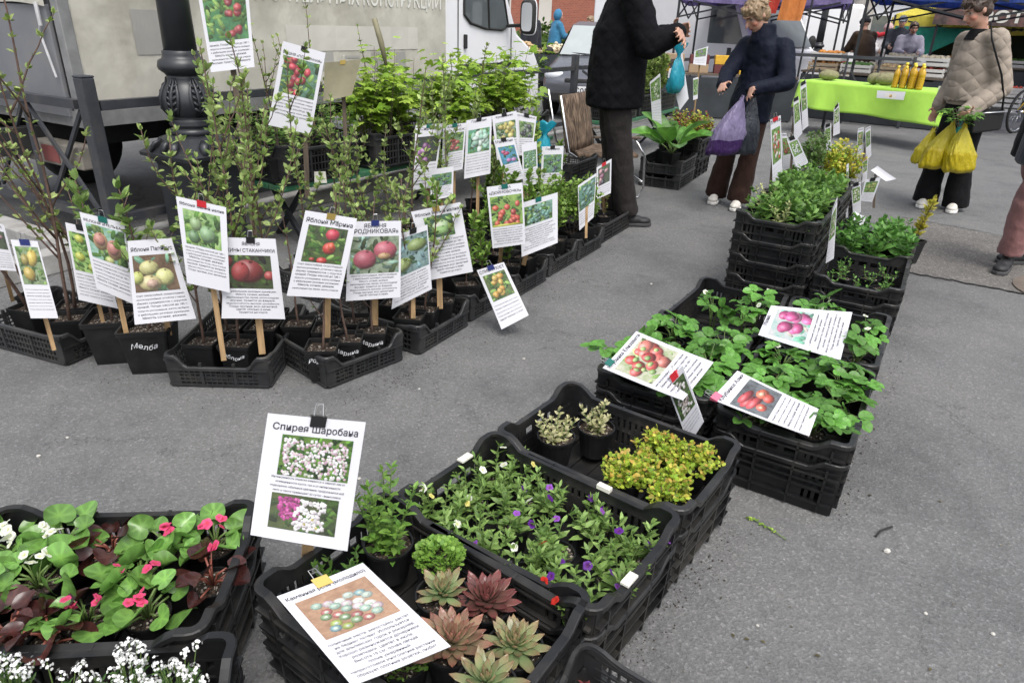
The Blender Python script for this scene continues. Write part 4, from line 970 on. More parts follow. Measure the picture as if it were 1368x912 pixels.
# ------------------------------------------------------------------ grey car behind the fence
M_CARP = mat('grey_car_paint', (.15, .155, .175), .25, .05, 3, metal=.5, spec=.6)
def car(loc, rz, label, paint_, name='parked_car', plate='С052РЕ', L=4.1):
    e = empty(name, loc, rz, label, 'car'); st = [(0, .62, .3, .55, .62), (.12, .78, .22, .62, .7), (.5, .84, .2, .7, .82), (1.15, .85, .2, .78, .95), (1.2, .85, .2, .79, .97), (3.4, .85, .2, .82, 1.0), (3.85, .82, .22, .85, 1.0), (4.1, .7, .35, .8, .9)]
    mb = MB(); rings = []
    for x, hw, zb, zs, ztp in st: rings.append([(x, y, z) for y, z in ((-hw*.9, zb), (-hw, zb+.12), (-hw, zs), (-hw*.9, ztp-.03), (-hw*.5, ztp), (hw*.5, ztp), (hw*.9, ztp-.03), (hw, zs), (hw, zb+.12), (hw*.9, zb))])
    mb.loft(rings); body = mb.build('body', paint_, e, True, bevel=0)
    md = body.modifiers.new('sub', 'SUBSURF'); md.levels = 2; md.render_levels = 2
    mb = MB(); mb.loft([[(x, y*hw, z) for y, z in ((-1, zl), (-.86, zh), (.86, zh), (1, zl))] for x, hw, zl, zh in ((1.05, .78, .88, .9), (1.75, .74, .9, 1.4), (2.3, .73, .9, 1.46), (3.2, .72, .9, 1.42), (3.75, .74, .92, 1.1))]); mb.build('greenhouse', paint_, e, bevel=.04)
    mb = MB(); mb.add([(1.08, -.7, .93), (1.08, .7, .93), (1.68, .6, 1.38), (1.68, -.6, 1.38)], [(0, 1, 2, 3)]); mb.v = [(x-.03, y, z+.012) for x, y, z in mb.v]; mb.build('windscreen', mat('windscreen', (.35, .38, .38), .06, .1, 2, spec=.8), e)
    for s in (-1, 1):
        mb = MB(); mb.add([(1.35, s*.785, .94), (3.4, s*.775, .96), (3.15, s*.665, 1.36), (1.85, s*.675, 1.36)], [(0, 1, 2, 3)]); mb.build('side_window', M_GLASS, e)
        mb = MB(); mb.ell((.2, s*.6, .66), (.13, .17, .09)); mb.build('headlight', mat('lamp_lens', (.55, .57, .6), .1, .1, 6), e, True)
        mb = MB(); mb.ell((1.3, s*.96, .98), (.07, .1, .07)); mb.build('mirror', M_RUBBER, e, True)
        wheel(e, (.75, s*.74, .31), .31); wheel(e, (3.25, s*.74, .31), .31)
    mb = MB(); mb.box((.02, 0, .36), (.12, 1.2, .14)); mb.box((.06, 0, .6), (.1, .8, .07)); mb.build('grille', M_RUBBER, e, bevel=.02)
    mb = MB(); mb.box((-.05, 0, .47), (.02, .52, .115)); pl = mb.build('number_plate', mat('plate_white', (.75, .75, .75), .4, .03), e)
    vv, ff = text_mesh(plate, .01); W_ = vv[:, 0].max(); mb = MB(); mb.add([(-.063, .22-x/W_*.44, .43+y*.11) for x, y in vv], ff); mb.build('lettering', M_INK, pl)
    mb = MB(); mb.tube([(1.02, .1, .955), (1.12, .62, .97)], .01, 5); mb.build('wiper', M_RUBBER, e); return e
cx_ = AT(768, 122, 11.6); car((cx_[0]+.2, 11.4, 0), 76*D2R, 'dark grey hatchback parked nose-on behind the fence', M_CARP)

# ------------------------------------------------------------------ far buildings
def brickmat():
    m, nt, b = _new('red_brick'); tc = nt.nodes.new('ShaderNodeTexCoord'); br = nt.nodes.new('ShaderNodeTexBrick'); mp = nt.nodes.new('ShaderNodeMapping'); mp.inputs['Rotation'].default_value = (math.pi/2, 0, 0)
    nt.links.new(tc.outputs['Object'], mp.inputs[0]); nt.links.new(mp.outputs[0], br.inputs[0]); br.inputs['Scale'].default_value = 4; br.inputs['Color1'].default_value = (.32, .10, .06, 1); br.inputs['Color2'].default_value = (.25, .075, .045, 1); br.inputs['Mortar'].default_value = (.3, .22, .18, 1); br.inputs['Mortar Size'].default_value = .012
    nt.links.new(br.outputs[0], b.inputs['Base Color']); b.inputs['Roughness'].default_value = .85; return m
M_BRICK = brickmat(); M_CREAM = mat('cream_plaster', (.55, .52, .47), .85, .08, .8); M_WALLW = mat('white_wall', (.62, .63, .65), .8, .06, .6)
def building(name, x0, x1, y, h, m_, label, wins, depth=8, pil=(), rz=0):
    e = empty(name, (x0, y, 0), rz, label, 'building'); mb = MB(); mb.box(((x1-x0)/2, depth/2, h/2), (x1-x0, depth, h)); mb.build('wall', m_, e)
    for (a, b, z0, z1) in wins:
        mb = MB(); mb.box(((a+b)/2, -.01, (z0+z1)/2), (b-a, .05, z1-z0)); f = mb.build('window', M_CREAM, e); mb = MB(); mb.box(((a+b)/2, -.045, (z0+z1)/2), (b-a-.12, .02, z1-z0-.12)); mb.build('pane', M_GLASS, f)
        mb = MB(); mb.box(((a+b)/2, -.06, z0-.05), (b-a+.2, .14, .08)); mb.build('sill', M_CREAM, f)
    for p in pil: mb = MB(); mb.box((p, -.06, h/2), (.5, .16, h)); mb.build('pilaster', M_CREAM, e)
    mb = MB(); mb.box(((x1-x0)/2, depth/2, h+.15), (x1-x0+.5, depth+.5, .3)); mb.build('roof', M_GREYP, e); return e
building('brick_building', -16, 9, 30, 6, M_BRICK, 'red brick building far behind the car', [(4+3.2*i, 5.9+3.2*i, 1.3, 3.0) for i in range(6) if i != 4]+[(20, 24.3, .6, 1.75)], pil=(3.2, 16.85))
building('market_hall', 9.5, 60, 34, 7, M_WALLW, 'pale market hall beyond the tents', [(2+4*i, 4+4*i, 1.2, 3.4) for i in range(10)])
building('long_house', -70, -17, 26, 6, M_CREAM, 'plain cream building beyond the truck', [(3+4*i, 5+4*i, 1.4, 3.2) for i in range(12)])
# hedge greenery in front of the brick building
for i, (px, Yd, w, h) in enumerate(((730, 25, 1.3, 1.4), (845, 25, 1.6, 1.5), (705, 22, 1.0, 1.3))):
    p = AT(px, 60, Yd); cloudbush((p[0], Yd, 0), 'leafy shrub growing before the brick wall', w, h, 2200, (.09, .16), (((.05, .11, .02), (.15, .24, .05)),), None, 'shrubs before the brick wall', 'garden_shrub', 40, 'bush')
# ------------------------------------------------------------------ right-hand rows of crates
def grid(c, ang, z, xs, ys, jit=.008): return [on(c, ang, x+rng.normal(0, jit), y+rng.normal(0, jit), z) for x in xs for y in ys]
def stack(c, ang, n, dz, top, under, style='veg'):
    for k in range(n):
        crate(c, ang+rng.normal(0, .6), top if k == n-1 else under, style, k*dz, None if k == n-1 else under)
    return (n-1)*dz+.014
M_STICK = mat('white_sticker', (.7, .68, .6), .5, .1)
# petunias
cP, aP = fit([(530, 655), (660, 578), (912, 690), (795, 822)], .28)
zP = stack(cP, aP, 2, .083, 'black slotted crate packed with mixed petunias', 'black crate stacked underneath the petunia crate')
XS, YS = (-.225, -.075, .075, .225), (-.125, 0, .125)
WH_ = ['nearest the houseleeks', 'mid row', 'nearest the spirea crate']; RO_ = ['at the taped inner end', 'second row from the taped end', 'third row from the taped end', 'at the outer aisle end']
for i, p in enumerate(grid(cP, aP, zP, XS, YS)):
    ix, iy = i//3, i % 3; ty = ([('white', 2, .013), ('yellow', 1, .01)], 'white') if ix == 0 else ([('white', 1, .013), ('violet', 1, .011)], 'white and violet') if ix == 1 and iy != 2 else ([('red', 2, .012), ('purple', 1, .011)], 'scarlet') if ix == 3 and iy == 0 else ([('red', 1, .013), ('white', 1, .012)], 'scarlet and cream') if ix == 2 and iy == 0 else ([('purple', 2, .013), ('violet', 1, .011)], 'deep purple')
    upright(p, ty[1]+' petunia '+RO_[ix]+', '+WH_[iy], .095, 13, (.034, .056), .0155, ((.11, .21, .045), (.28, .42, .12)), 'rd9', .95, 'petunias in the crate', 'petunia_plant', .62, 'ovate', ty[0], 'flower', 2, pad=.035)
for (x, y) in ((-.3, .06), (.08, .205), (.303, -.05)):
    q = on(cP, aP, x, y, .083+.176); mb = MB(); mb.box((0, 0, 0), (.022, .045, .006) if abs(x) > .2 else (.04, .018, .012)); tag(mb.build('sticker', M_STICK, loc=q, rot=(0, 0, aP*D2R)), 'scrap of white tape stuck on the rim of the petunia crate', 'tape', 'white tape scraps')
# golden spirea and variegated euonymus
cD, aD = fit([(675, 570), (757, 513), (990, 595), (905, 680)], .28)
zD = stack(cD, aD, 2, .083, 'black slotted crate with golden spirea and variegated euonymus', 'black crate stacked underneath the golden spirea crate')
GOLD = ((.33, .42, .04), (.58, .62, .09)); GR = ((.2, .35, .03), (.4, .5, .06))
for x, y, w_ in ((.09, -.1, 'nearest the petunias'), (.2, -.09, 'in the outer corner by the petunias'), (.21, .08, 'in the outer corner by the strawberries'), (.11, .06, 'nearest the variegated euonymus')):
    cloudbush(on(cD, aD, x, y, zD+.05), 'golden leaved spirea with orange tips '+w_, .082, .085, 800, (.01, .018), (GOLD, GR, GR), 'rd9', 'golden spireas', tip=(.62, .3, .09))
VAR = ((.42, .42, .2), (.62, .58, .36))
for x, y, w_ in ((-.2, -.03, 'nearer the petunias'), (-.13, .1, 'nearer the strawberries')):
    e = upright(on(cD, aD, x, y, zD+.02), 'variegated cream leaved euonymus in round black pot '+w_, .09, 11, (.022, .036), .012, VAR, 'rd11', .95, 'variegated euonymus', 'euonymus_plant', 1.0, 'ovate', None, 'plant', 2, pad=.02)
# succulents
cS, aS = fit([(340, 768), (520, 665), (795, 820), (630, 955)], .28)
zS = stack(cS, aS, 2, .083, 'black slotted crate holding houseleeks and pots', 'black crate stacked underneath the houseleek crate')
upright(on(cS, aS, -.2, .1, zS+.04), 'leafy green young spirea shrub behind the stonecrop sign', .19, 10, (.03, .052), .016, ((.09, .21, .03), (.22, .38, .07)), 'rd11', .4, None, 'young_shrub', .75, pad=.03)
upright(on(cS, aS, -.24, -.02, zS), 'small leafy shrub in the shade of the white flower sign', .1, 6, (.025, .04), .016, ((.07, .17, .03), (.16, .3, .05)), 'rd9', .5, None, 'young_shrub', .75, pad=.03)
cushion(on(cS, aS, -.055, .12, zS+.06), 'low bright green cushion of cress-like leaves in round pot', .055, .05, 620, (.008, .015), ((.11, .24, .03), (.25, .42, .08)))
houseleek(on(cS, aS, .02, .045, zS+.05), 'small pale houseleek half under the stonecrop sign', 'green', .062, 34)
houseleek(on(cS, aS, .10, .10, zS+.03), 'dark red pointed houseleek rosette in the crate', 'red', .074, 54)
houseleek(on(cS, aS, .115, -.035, zS+.035), 'large bronze-pink houseleek rosette in the crate', 'pink', .078, 56)
houseleek(on(cS, aS, .22, .04, zS+.03), 'pale green houseleek rosette at the crate corner', 'green', .07, 52)
houseleek(on(cS, aS, .235, -.08, zS+.05), 'pale green houseleek cut off by the picture edge', 'green', .075, 28)
cushion(on(cS, aS, .03, -.1, zS), 'low green stonecrop cushion next to the bronze houseleek', .055, .045, 300, (.008, .014), ((.1, .22, .03), (.22, .36, .08)))
# begonias
q0, q1, q2 = G(12, 680, .28), G(338, 672, .28), G(312, 838, .28); cB = (q0+q2)/2; aB = 5.0; cB = q1+on((0, 0), aB, -.30, -.2)
zB = stack(cB, aB, 2, .083, 'black slotted crate full of begonias', 'black crate stacked underneath the begonia crate')
BG = {0: ('glossy green begonia with white flowers', False, 'white', 'white flowered begonias'), 1: ('glossy green begonia with pink flowers', False, 'pink', 'pink flowered begonias'), 2: ('dark bronze leaved begonia with a pink bud', True, 'pink', 'bronze leaved begonias'), 3: ('dark bronze leaved begonia without flowers', True, None, 'plain bronze begonias')}
BW_ = ['along the rear rim', 'in the middle', 'along the rim beside the alyssum']
for x, y, k, w_ in ((-.25, .12, 0, 'in the far corner of the rear rim'), (-.13, .13, 0, 'along the rear rim'), (-.02, .12, 3, 'in the middle of the rear rim'), (.11, .12, 1, 'along the rear rim next to the bronze one'), (.22, .13, 1, 'in the rear corner behind the spirea sign'), (-.25, -.01, 0, 'halfway along the outer end wall'), (-.14, .02, 0, 'left of the empty gap'), (.09, .01, 1, 'right of the empty gap'), (.25, .01, 2, 'halfway along the wall beside the spirea sign'), (-.25, -.13, 0, 'in the outer corner beside the alyssum'), (-.12, -.13, 2, 'along the rim beside the alyssum'), (.02, -.09, 1, 'in front of the empty gap'), (.14, -.08, 1, 'in the inner corner beside the alyssum'), (-.03, -.145, 3, 'at the alyssum rim between green begonias')):
    lb, rd, fl, g = BG[k]; begonia(on(cB, aB, x, y, zB+.03), lb.split(' with')[0]+(' with '+fl+' flowers ' if fl else ' ')+w_, rd, 12 if not rd else 9, .074 if not rd else .066, fl, .06, 'begonias in the crate', 2 if fl != 'pink' or not rd else 1)
# alyssum
q1 = G(312, 842, .28); aA = 7.0; cA = q1+on((0, 0), aA, -.30, -.21)
zA = stack(cA, aA, 2, .083, 'black slotted crate with white alyssum', 'black crate stacked underneath the alyssum crate')
for x, y, w_ in ((-.2, .1, 'at the begonia rim, far end'), (-.08, .12, 'at the begonia rim, below the bronze begonia'), (.03, .07, 'at the begonia rim, middle'), (.13, .11, 'at the begonia rim, right of the middle'), (.23, .09, 'in the inner corner at the begonia rim'), (-.13, -.01, 'in the second row, far end'), (.0, -.03, 'in the second row, middle'), (.17, -.02, 'in the second row beside the houseleek crate')): alyssum(on(cA, aA, x, y, zA+.06), 'white flowering alyssum '+w_, 'white alyssum plants')
# crate cut by the lower edge of the picture
q1 = G(781, 858, .21); aK = -36; cK = q1-on((0, 0), aK, -.28, .2)
crate(cK, aK, 'black net crate with a dark red seedling beside the houseleek crate', 'mesh', .07); crate(cK, aK, 'black net crate underneath the crate with the red seedling', 'mesh', -.0, None)
upright(on(cK, aK, -.2, .1, .085), 'dark red seedling in the net crate', .07, 5, (.02, .035), .014, ((.1, .02, .02), (.25, .05, .05)), 'rd9', .5, None, 'seedling')
upright(on(cK, aK, -.07, .1, .085), 'small green seedling in the net crate', .06, 4, (.015, .025), .014, MINT, 'rd9', .4, None, 'seedling')
# strawberries: two crates side by side
FL = G(798, 492, .27); nE = V(math.cos(-31*D2R), math.sin(-31*D2R), 0); uE = V(math.cos(59*D2R), math.sin(59*D2R), 0)
cE1 = FL+nE*.205+uE*.3; cE2 = FL+nE*.655+uE*.27
zE = stack(cE1, 59, 2, .073, 'black crate of strawberry plants with the pale strawberry sign', 'black crate underneath the left strawberry crate')
stack(cE2, 59, 2, .073, 'black crate of dense strawberry plants with the red fruit sign', 'black crate underneath the dense strawberry crate')
for c, nm, nl, g in ((cE1, 'strawberry plant with white blossom in the pale sign crate', 14, 'strawberries under the pale sign'), (cE2, 'strawberry plant crowded in the dense strawberry crate', 18, 'densely packed strawberries')):
    for i, p in enumerate(grid(c, 59, zE+.03, (-.2, 0, .2), (-.11, .1), .012)): strawberry(p+V(0, 0, .025), nm+[', front outer corner', ', front inner corner', ', middle of the outer side', ', middle of the inner side', ', rear outer corner', ', rear inner corner'][i], nl, .085, .08, 'rd9', g, 1 if i % 2 else 0, .1)
strawberry(FL-nE*.03+uE*.13+V(0, 0, -.1), 'strawberry plant hanging over the outer crate edge', 4, .12, .1, None, None, 0, .08)
# strawberries in plastic cups behind
cF1 = cE1+uE*.635; cF2 = cE2+uE*.66
zF = stack(cF1, 59, 2, .07, 'half empty black crate with two strawberry cups', 'black crate underneath the half empty strawberry crate')
stack(cF2, 59, 2, .07, 'black crate with strawberry cups and the pink berry sign', 'black crate underneath the pink berry sign crate')
M_CUP = mat('clear_cup', (.5, .42, .34), .3, .2, 20)
for c, x, y, g in ((cF1, -.13, .02, 'a'), (cF1, -.16, -.12, 'a'), (cF2, -.18, -.13, 'b'), (cF2, -.03, -.14, 'b'), (cF2, -.0, .1, 'b'), (cF1, .03, -.13, 'a'), (cF2, .15, .05, 'b')):
    strawberry(on(c, 59, x, y, zF), 'tall strawberry plant in cup in the half empty crate' if g == 'a' else 'tall strawberry plant in cup in the pink berry sign crate', 7, .17, .085, 'rd9', 'tall strawberries '+g, 1, .07)
# tall stack with mint
TL_ = G(985, 283, .53); cT = TL_+nE*.2+uE*.3
zT = stack(cT, 59, 4, .113, 'top black crate of bushy mint on the tall crate stack', 'black crate within the tall stack under the mint')
cT2 = cT+uE*.64; cT3 = cT+uE*1.28
stack(cT2, 59, 4, .113, 'top black crate of mint behind the tall stack front', 'black crate within the second tall stack')
stack(cT3, 59, 3, .113, 'top black crate with thuja and golden shrubs', 'black crate within the third tall stack')
for c, lb, g in ((cT, 'bushy mint in the front crate of the tall stack', 'mint on the tall stack'), (cT2, 'bushy mint in the rear crate of the tall stacks', 'mint behind the tall stack')):
    for i, p in enumerate(grid(c, 59, zT+.055, (-.22, -.07, .08, .22), (-.12, 0, .12))):
        if c is cT and i in (1, 8): upright(p, 'variegated cream and green mint on the tall stack', .13, 7, (.03, .05), .02, ((.3, .36, .14), (.5, .5, .25)), 'rd9', .6, 'variegated mints', 'potted_herb', .8)
        else: upright(p, lb, .14, 6, (.05, .085), .026, MINT, 'rd9', .6, g, 'potted_herb', 1.1)
z3 = 2*.113+.06
for i, (x, y) in enumerate(((-.2, .1), (-.05, .12), (.12, .1))): cloudbush(on(cT3, 59, x, y, z3+.05), 'feathery dark green conifer seedling by the green cloth', .1, .34, 700, (.014, .026), (((.07, .14, .03), (.14, .24, .06)),), 'sq12', 'feathery conifers', 'conifer_seedling', 10)
for i, (x, y) in enumerate(((-.15, -.05), (.05, -.02), (.22, -.05), (-.02, -.13))): cloudbush(on(cT3, 59, x, y, z3+.04), 'yellow leaved barberry shrub by the signs', .09, .28, 520, (.016, .028), (((.38, .36, .04), (.6, .52, .07)), GR), 'sq12', 'yellow barberries', 'golden_barberry', 9)
sapling(on(cT3, 59, -.14, -.16, z3), .25, 'yellow leaved twig reaching sideways over the aisle', 'sq12', (.9, -.25), 1, .03, (.025, .04), ((.4, .36, .05), (.6, .5, .08)), .004, None, (3, 5), .3, name='golden_shrub')
# right-hand lower crates
RL = G(1085, 365, .28); cR1 = RL+nE*.21+uE*.3; cR2 = cR1+uE*.635; cR3 = cR2+uE*.63
zR = stack(cR1, 59, 2, .083, 'black crate with a few small seedlings', 'black crate underneath the sparse seedlings')
stack(cR2, 59, 2, .083, 'black crate of broad leaved herbs at the aisle', 'black crate underneath the broad leaved herbs')
for x, y in ((-.22, .11), (-.2, -.02), (-.12, -.11), (-.05, .08), (.02, -.04), (.1, .1), (.12, -.12), (-.24, -.14)): upright(on(cR1, 59, x, y, zR+.03), 'small sparse seedling in the aisle crate', .08, 4, (.022, .036), .02, ((.07, .19, .03), (.18, .36, .08)), 'sq9', .5, 'sparse seedlings', 'seedling', .8)
for i, p in enumerate(grid(cR2, 59, zR+.065, (-.22, -.07, .08, .22), (-.12, 0, .12))): upright(p, 'broad leaved herb in the aisle crate', .14, 6, (.052, .09), .027, ((.06, .17, .03), (.15, .33, .07)), 'rd9', .65, 'broad leaved herbs', 'potted_herb', 1.1)
for i, p in enumerate(grid(cR2+uE*.02, 59, zR, (.26,), (-.16,))): sapling(p, .3, 'golden twig bush with paper tag by the aisle', 'sq12', (.25, -.1), 4, .03, (.025, .045), ((.4, .38, .05), (.62, .55, .1)), .004, None, (3, 6), .2, name='golden_shrub')

# ------------------------------------------------------------------ signs on the right and in front
spir1 = paint(110, 64, ('#33561f', '#6d8f3a'), [b for b in berries(330, ['#e9e4ea', '#f4f2f5', '#d9b9c9', '#cfd3c4', '#c7a2b4'], 5, .02, .05, .95, .1, .97, hl=.02)], 3, ('#3f6a2a', '#274a18', '#5d8a34'), 60, .08)
spir2 = paint(96, 56, ('#2b2c22', '#5c6a3c'), berries(110, ['#c13f97', '#d85fae', '#a52c7d', '#8a2468'], 8, .025, .12, .42, .08, .72, hl=.02)+berries(130, ['#f4f1f3', '#e8e3e6', '#fbfafa', '#cfc8cc'], 9, .029, .36, .8, .12, .95, hl=.05)+[(.63, .62, .02, .02, '#b9a83c'), (.52, .78, .02, .02, '#b9a83c'), (.7, .84, .02, .02, '#b9a83c')], 4, ('#4a6a2c', '#3a4a2a'), 18, .14)
sign([(358, 552), (489, 564), (463, 734), (334, 712)], Y=1.17, title=[('Спирея Шаробана', .12, .055)], pics=[(spir1, (.17, .155, .9, .485)), (spir2, (.15, .63, .84, .91))], body=(.485, .625), nl=4, bsize=.017, bw=.97,
     btext=['Интенсивность окраски меняется и зависит как от', 'освещенности куста, так и от интенсивности', 'подкормки, обильное цветение, продолжается всё', 'лето и часто превышает 60 суток - выносливое'],
     clip='black', stake=G(408, 775, .15), lean=.3, yaw=8, label='large white sign of a flowering spirea shrub with two photos', start=0)
succ = paint(84, 84, ('#8a6650', '#c4a184'), [(x, y, r, r, c, 0, .05, 1) for (x, y, r, c) in [(.2+.145*i+.05*(j % 2), .24+.14*j+.02*((i*7+j*3) % 5), .078, ['#8fa99a', '#a9b7ad', '#7b9468', '#b9a6ad', '#6f8f93', '#a35f5a', '#c9cfc4', '#93a24a'][(i*3+j*5) % 8]) for j in range(5) for i in range(5)]]+[(x, y, r*.4, r*.4, c, 0, .0, 1) for (x, y, r, c) in [(.2+.145*i+.05*(j % 2), .24+.14*j+.02*((i*7+j*3) % 5), .078, '#b9c6b4') for j in range(5) for i in range(5)]], 6)
sign([(370, 797), (485, 752), (602, 862), (470, 915)], z=.33, title=[('Каменная роза (молодило)', .09, .042)], pic=succ, pbox=(.1, .13, .9, .56), body=(.6, .97), nl=9, clip='gold', cpos=.5, normal=(-.1, -.35, 1), start=2,
     btext=['Неприхотливое многолетнее растение', 'образует плотные розетки, любит', 'солнечные места, зимостойко, растёт', 'на бедных почвах. Используется', 'для альпийских горок и рокариев.', 'Хорошо размножается дочерними', 'розетками. Цветёт в июле.', 'Высота 10 см, почва лёгкая', 'полив умеренный.'], label='white sheet about stone roses lying over the houseleek crate')
st1 = paint(64, 56, ('#8fa36a', '#e0d9cf'), berries(17, ['#c8413c', '#d65850', '#b8302f', '#dd7a6a'], 31, .13, .12, .88, .15, .92)+berries(9, ['#9fbf6a', '#86aa58'], 33, .06, .1, .9, .2, .95), 31, ('#a9c07c', '#7f9f57'), 10)
sign([(805, 492), (850, 443), (953, 486), (912, 537)], z=.33, title=[('Клубника Елизавета', .08, .06)], pic=st1, pbox=(.08, .12, .92, .6), body=(.62, .97), nl=6, clip='green', cpos=.15, normal=(-.12, -.3, 1), bend=.03, label='pale sign with a heap of strawberries on the crate', start=1)
st2 = paint(64, 56, ('#7d8488', '#2f3338'), [(.3, .35, .26, .1, '#c2303a', .3), (.34, .5, .28, .1, '#cf3c45', .25), (.42, .22, .28, .1, '#b52a35', .2), (.28, .72, .13, .12, '#e0563f'), (.72, .55, .18, .14, '#e8683f', .3), (.66, .75, .16, .13, '#d94a33'), (.72, .53, .08, .06, '#f4b08c', .3), (.28, .72, .05, .05, '#f2a27c')], 35)
sign([(950, 533), (985, 495), (1093, 548), (1080, 584)], z=.325, title=[('Клубника Азия', .1, .07)], pic=st2, pbox=(.06, .18, .94, .58), body=(.6, .92), nl=6, clip='pink', cpos=.1, normal=(-.05, -.45, 1), bend=.05, label='sign with long red strawberries on the dense strawberry crate', start=3)
st3 = paint(64, 56, ('#6fb5a4', '#d9c9cf'), berries(13, ['#c73a86', '#b32f75', '#d4549a'], 41, .15, .2, .85, .18, .9), 41, ('#7cc0a0', '#e4d9c9'), 10)
sign([(1013, 447), (1030, 408), (1138, 418), (1122, 482)], z=.34, title=[('Малина', .05, .05)], pic=st3, pbox=(.1, .1, .9, .55), body=(.58, .95), nl=7, clip=None, normal=(.1, -.4, 1), bend=.02, label='sign with a pile of pink raspberries on the cup crate', start=5)
sp4 = paint(40, 66, ('#2c3a22', '#5b7340'), berries(60, ['#eceae6', '#dcd8d0', '#c9b9b4'], 45, .07, .2, .85, .1, .95, hl=.05), 45, ('#4a6a30', '#2f4a20'), 30)
sign([(889, 512), (912, 488), (941, 563), (921, 594)], Y=1.98, title=[], pic=sp4, pbox=(.08, .1, .92, .66), body=(.7, .9), nl=4, clip='red', lean=.25, yaw=-35, stake=.2, dark=1, label='small sign of white blossom standing in the golden spirea crate')
# narrow side-on signs over the mint
HERB = ('#41662c', '#8fb060')
def herbpic(seed, cols, n=26, r0=.09): return paint(26, 40, HERB, berries(n, cols, seed, r0, hl=.08), seed, ('#3f6a2a', '#6f9a48'), 16)
SG = [([(1029, 160), (1043, 154), (1046, 247), (1033, 262)], 4.45, ['#d8d2c8', '#c2402f'], 'red', 'tall sign with red clip standing left in the mint', 30),
      ([(1044, 178), (1050, 178), (1066, 222), (1046, 228)], 4.6, ['#b04632', '#8a6b4a'], None, 'sign with an orange photo tucked behind the red clip sign', 20),
      ([(1051, 186), (1064, 181), (1080, 217), (1066, 228)], 4.5, ['#dfe4e0', '#bfcabf'], 'black', 'tilted sign of small white flowers in the mint', 0),
      ([(1060, 133), (1067, 129), (1072, 178), (1061, 190)], 5.15, ['#7fa04a', '#a9c070'], 'black', 'narrow sign of green leaves left of the taller one', 25),
      ([(1069, 112), (1077, 107), (1080, 168), (1072, 175)], 5.25, ['#6f9040', '#c9c2a0'], 'black', 'tallest narrow sign against the green cloth', 28),
      ([(1114, 145), (1121, 137), (1122, 178), (1113, 182)], 5.6, ['#b8c890', '#e8e4d0'], 'black', 'narrow sign rising from the middle of the yellow shrubs', 25),
      ([(1102, 168), (1110, 165), (1111, 200), (1101, 205)], 5.4, ['#c8d0b0', '#8fa060'], 'black', 'short sign low among the feathery conifers', 10),
      ([(1146, 172), (1154, 170), (1152, 208), (1144, 212)], 5.5, ['#b9a070', '#d8c890'], None, 'short sign left of the folded corner sign', 15),
      ([(1156, 172), (1163, 168), (1164, 208), (1157, 215)], 5.45, ['#9aa890', '#6a7a5a'], None, 'white backed sign right among yellow shrubs', 30),
      ([(1152, 214), (1160, 208), (1158, 240), (1152, 244)], 5.0, ['#a0a888', '#d8d4c8'], 'gold', 'small sign with gold clip over the aisle crates', 30),
      ([(1131, 220), (1134, 218), (1133, 290), (1130, 292)], 4.4, ['#c8c0b0', '#a8a890'], None, 'edge-on sign between mint and herbs', 62),
      ([(1137, 247), (1150, 243), (1150, 283), (1140, 290)], 4.35, ['#d8d8c0', '#b8c090', '#e8e8e0'], 'black', 'sign of white flower spikes over the herbs', 0),
      ([(1156, 240), (1177, 237), (1165, 270), (1149, 268)], 4.5, ['#7f8a3a', '#b0b060'], 'black', 'sign of a green flower head over the herbs', 0),
      ([(1112, 280), (1119, 262), (1114, 345), (1103, 352)], 3.55, ['#c8c4b8', '#9a9a88'], None, 'bent sign edge hanging at the tall stack side', 50)]
for i, (px, Yd, cols, cl, lb, yw) in enumerate(SG):
    sign(px, Y=Yd, title=[('Чабрец', .07, .05)] if i % 2 else [('Мята', .07, .05)], pic=herbpic(60+i, cols), pbox=(.1, .14, .9, .6), body=(.63, .95), nl=6, clip=cl, label=lb, lean=.1, yaw=0, start=i,
         stake=.45 if i not in (13,) else None, dark=1)
for px, Yd, lb in (([(1098, 206), (1112, 212), (1108, 222), (1094, 214)], 5.0, 'crumpled white paper corner among mint'), ([(1163, 228), (1172, 222), (1197, 240), (1183, 243)], 5.0, 'curled white paper tag over the aisle'), ([(1142, 283), (1156, 290), (1154, 304), (1140, 296)], 4.3, 'bent white paper corner in the herbs')):
    sign(px, Y=Yd, nl=0, clip=None, label=lb, lean=.8, bend=.12, twist=.3, name='paper_tag', cat='tag', stake=.25, dark=1)
# ------------------------------------------------------------------ left-hand row: crates, pots, saplings
def RC(s, n, z=0): return UROW*s+NROW*n+V(0, 0, z)
def pot_text(e, s, half, h, size=.02, face=-1, wob=True):
    vv, ff = text_mesh(s); mb = MB(); sc = size/.72; w = vv[:, 0].max()*sc
    mb.add([(x*sc-w/2+y*sc*.25, -half*(.8+.19*(h*.62+y*sc)/h)-.004, h*.62+y*sc+.006*math.sin(x*2.3)) for x, y in vv], ff)
    return mb.build('lettering', mat('paint_marker', (.75, .76, .78), .6, .05), e)
k1 = G(90, 490); c1 = k1-on((0, 0), -21, .28, -.2); crate(c1, -21, 'black net crate with tall bare saplings and the pear sign', 'mesh')
m2 = (G(222, 515)+G(365, 520))/2; c2 = m2+V(0, .285, 0); crate(c2, 91, 'black net crate with wide cut-out holding apple saplings', 'mesh', sc=1.03)
k3 = G(437, 522); c3 = k3+on((0, 0), 49, .2, 0)+on((0, 0), 137, .28, 0); crate(c3, 138, 'black net crate with four lettered square pots', 'mesh')
k4 = G(558, 475); c4 = k4+on((0, 0), 61, .21, 0)+on((0, 0), 151, .28, 0); crate(c4, 151, 'black net crate under the white apple sign', 'mesh', sc=1.03)
SK = 150; vK = on((0, 0), SK, .28, 0); ROW = []
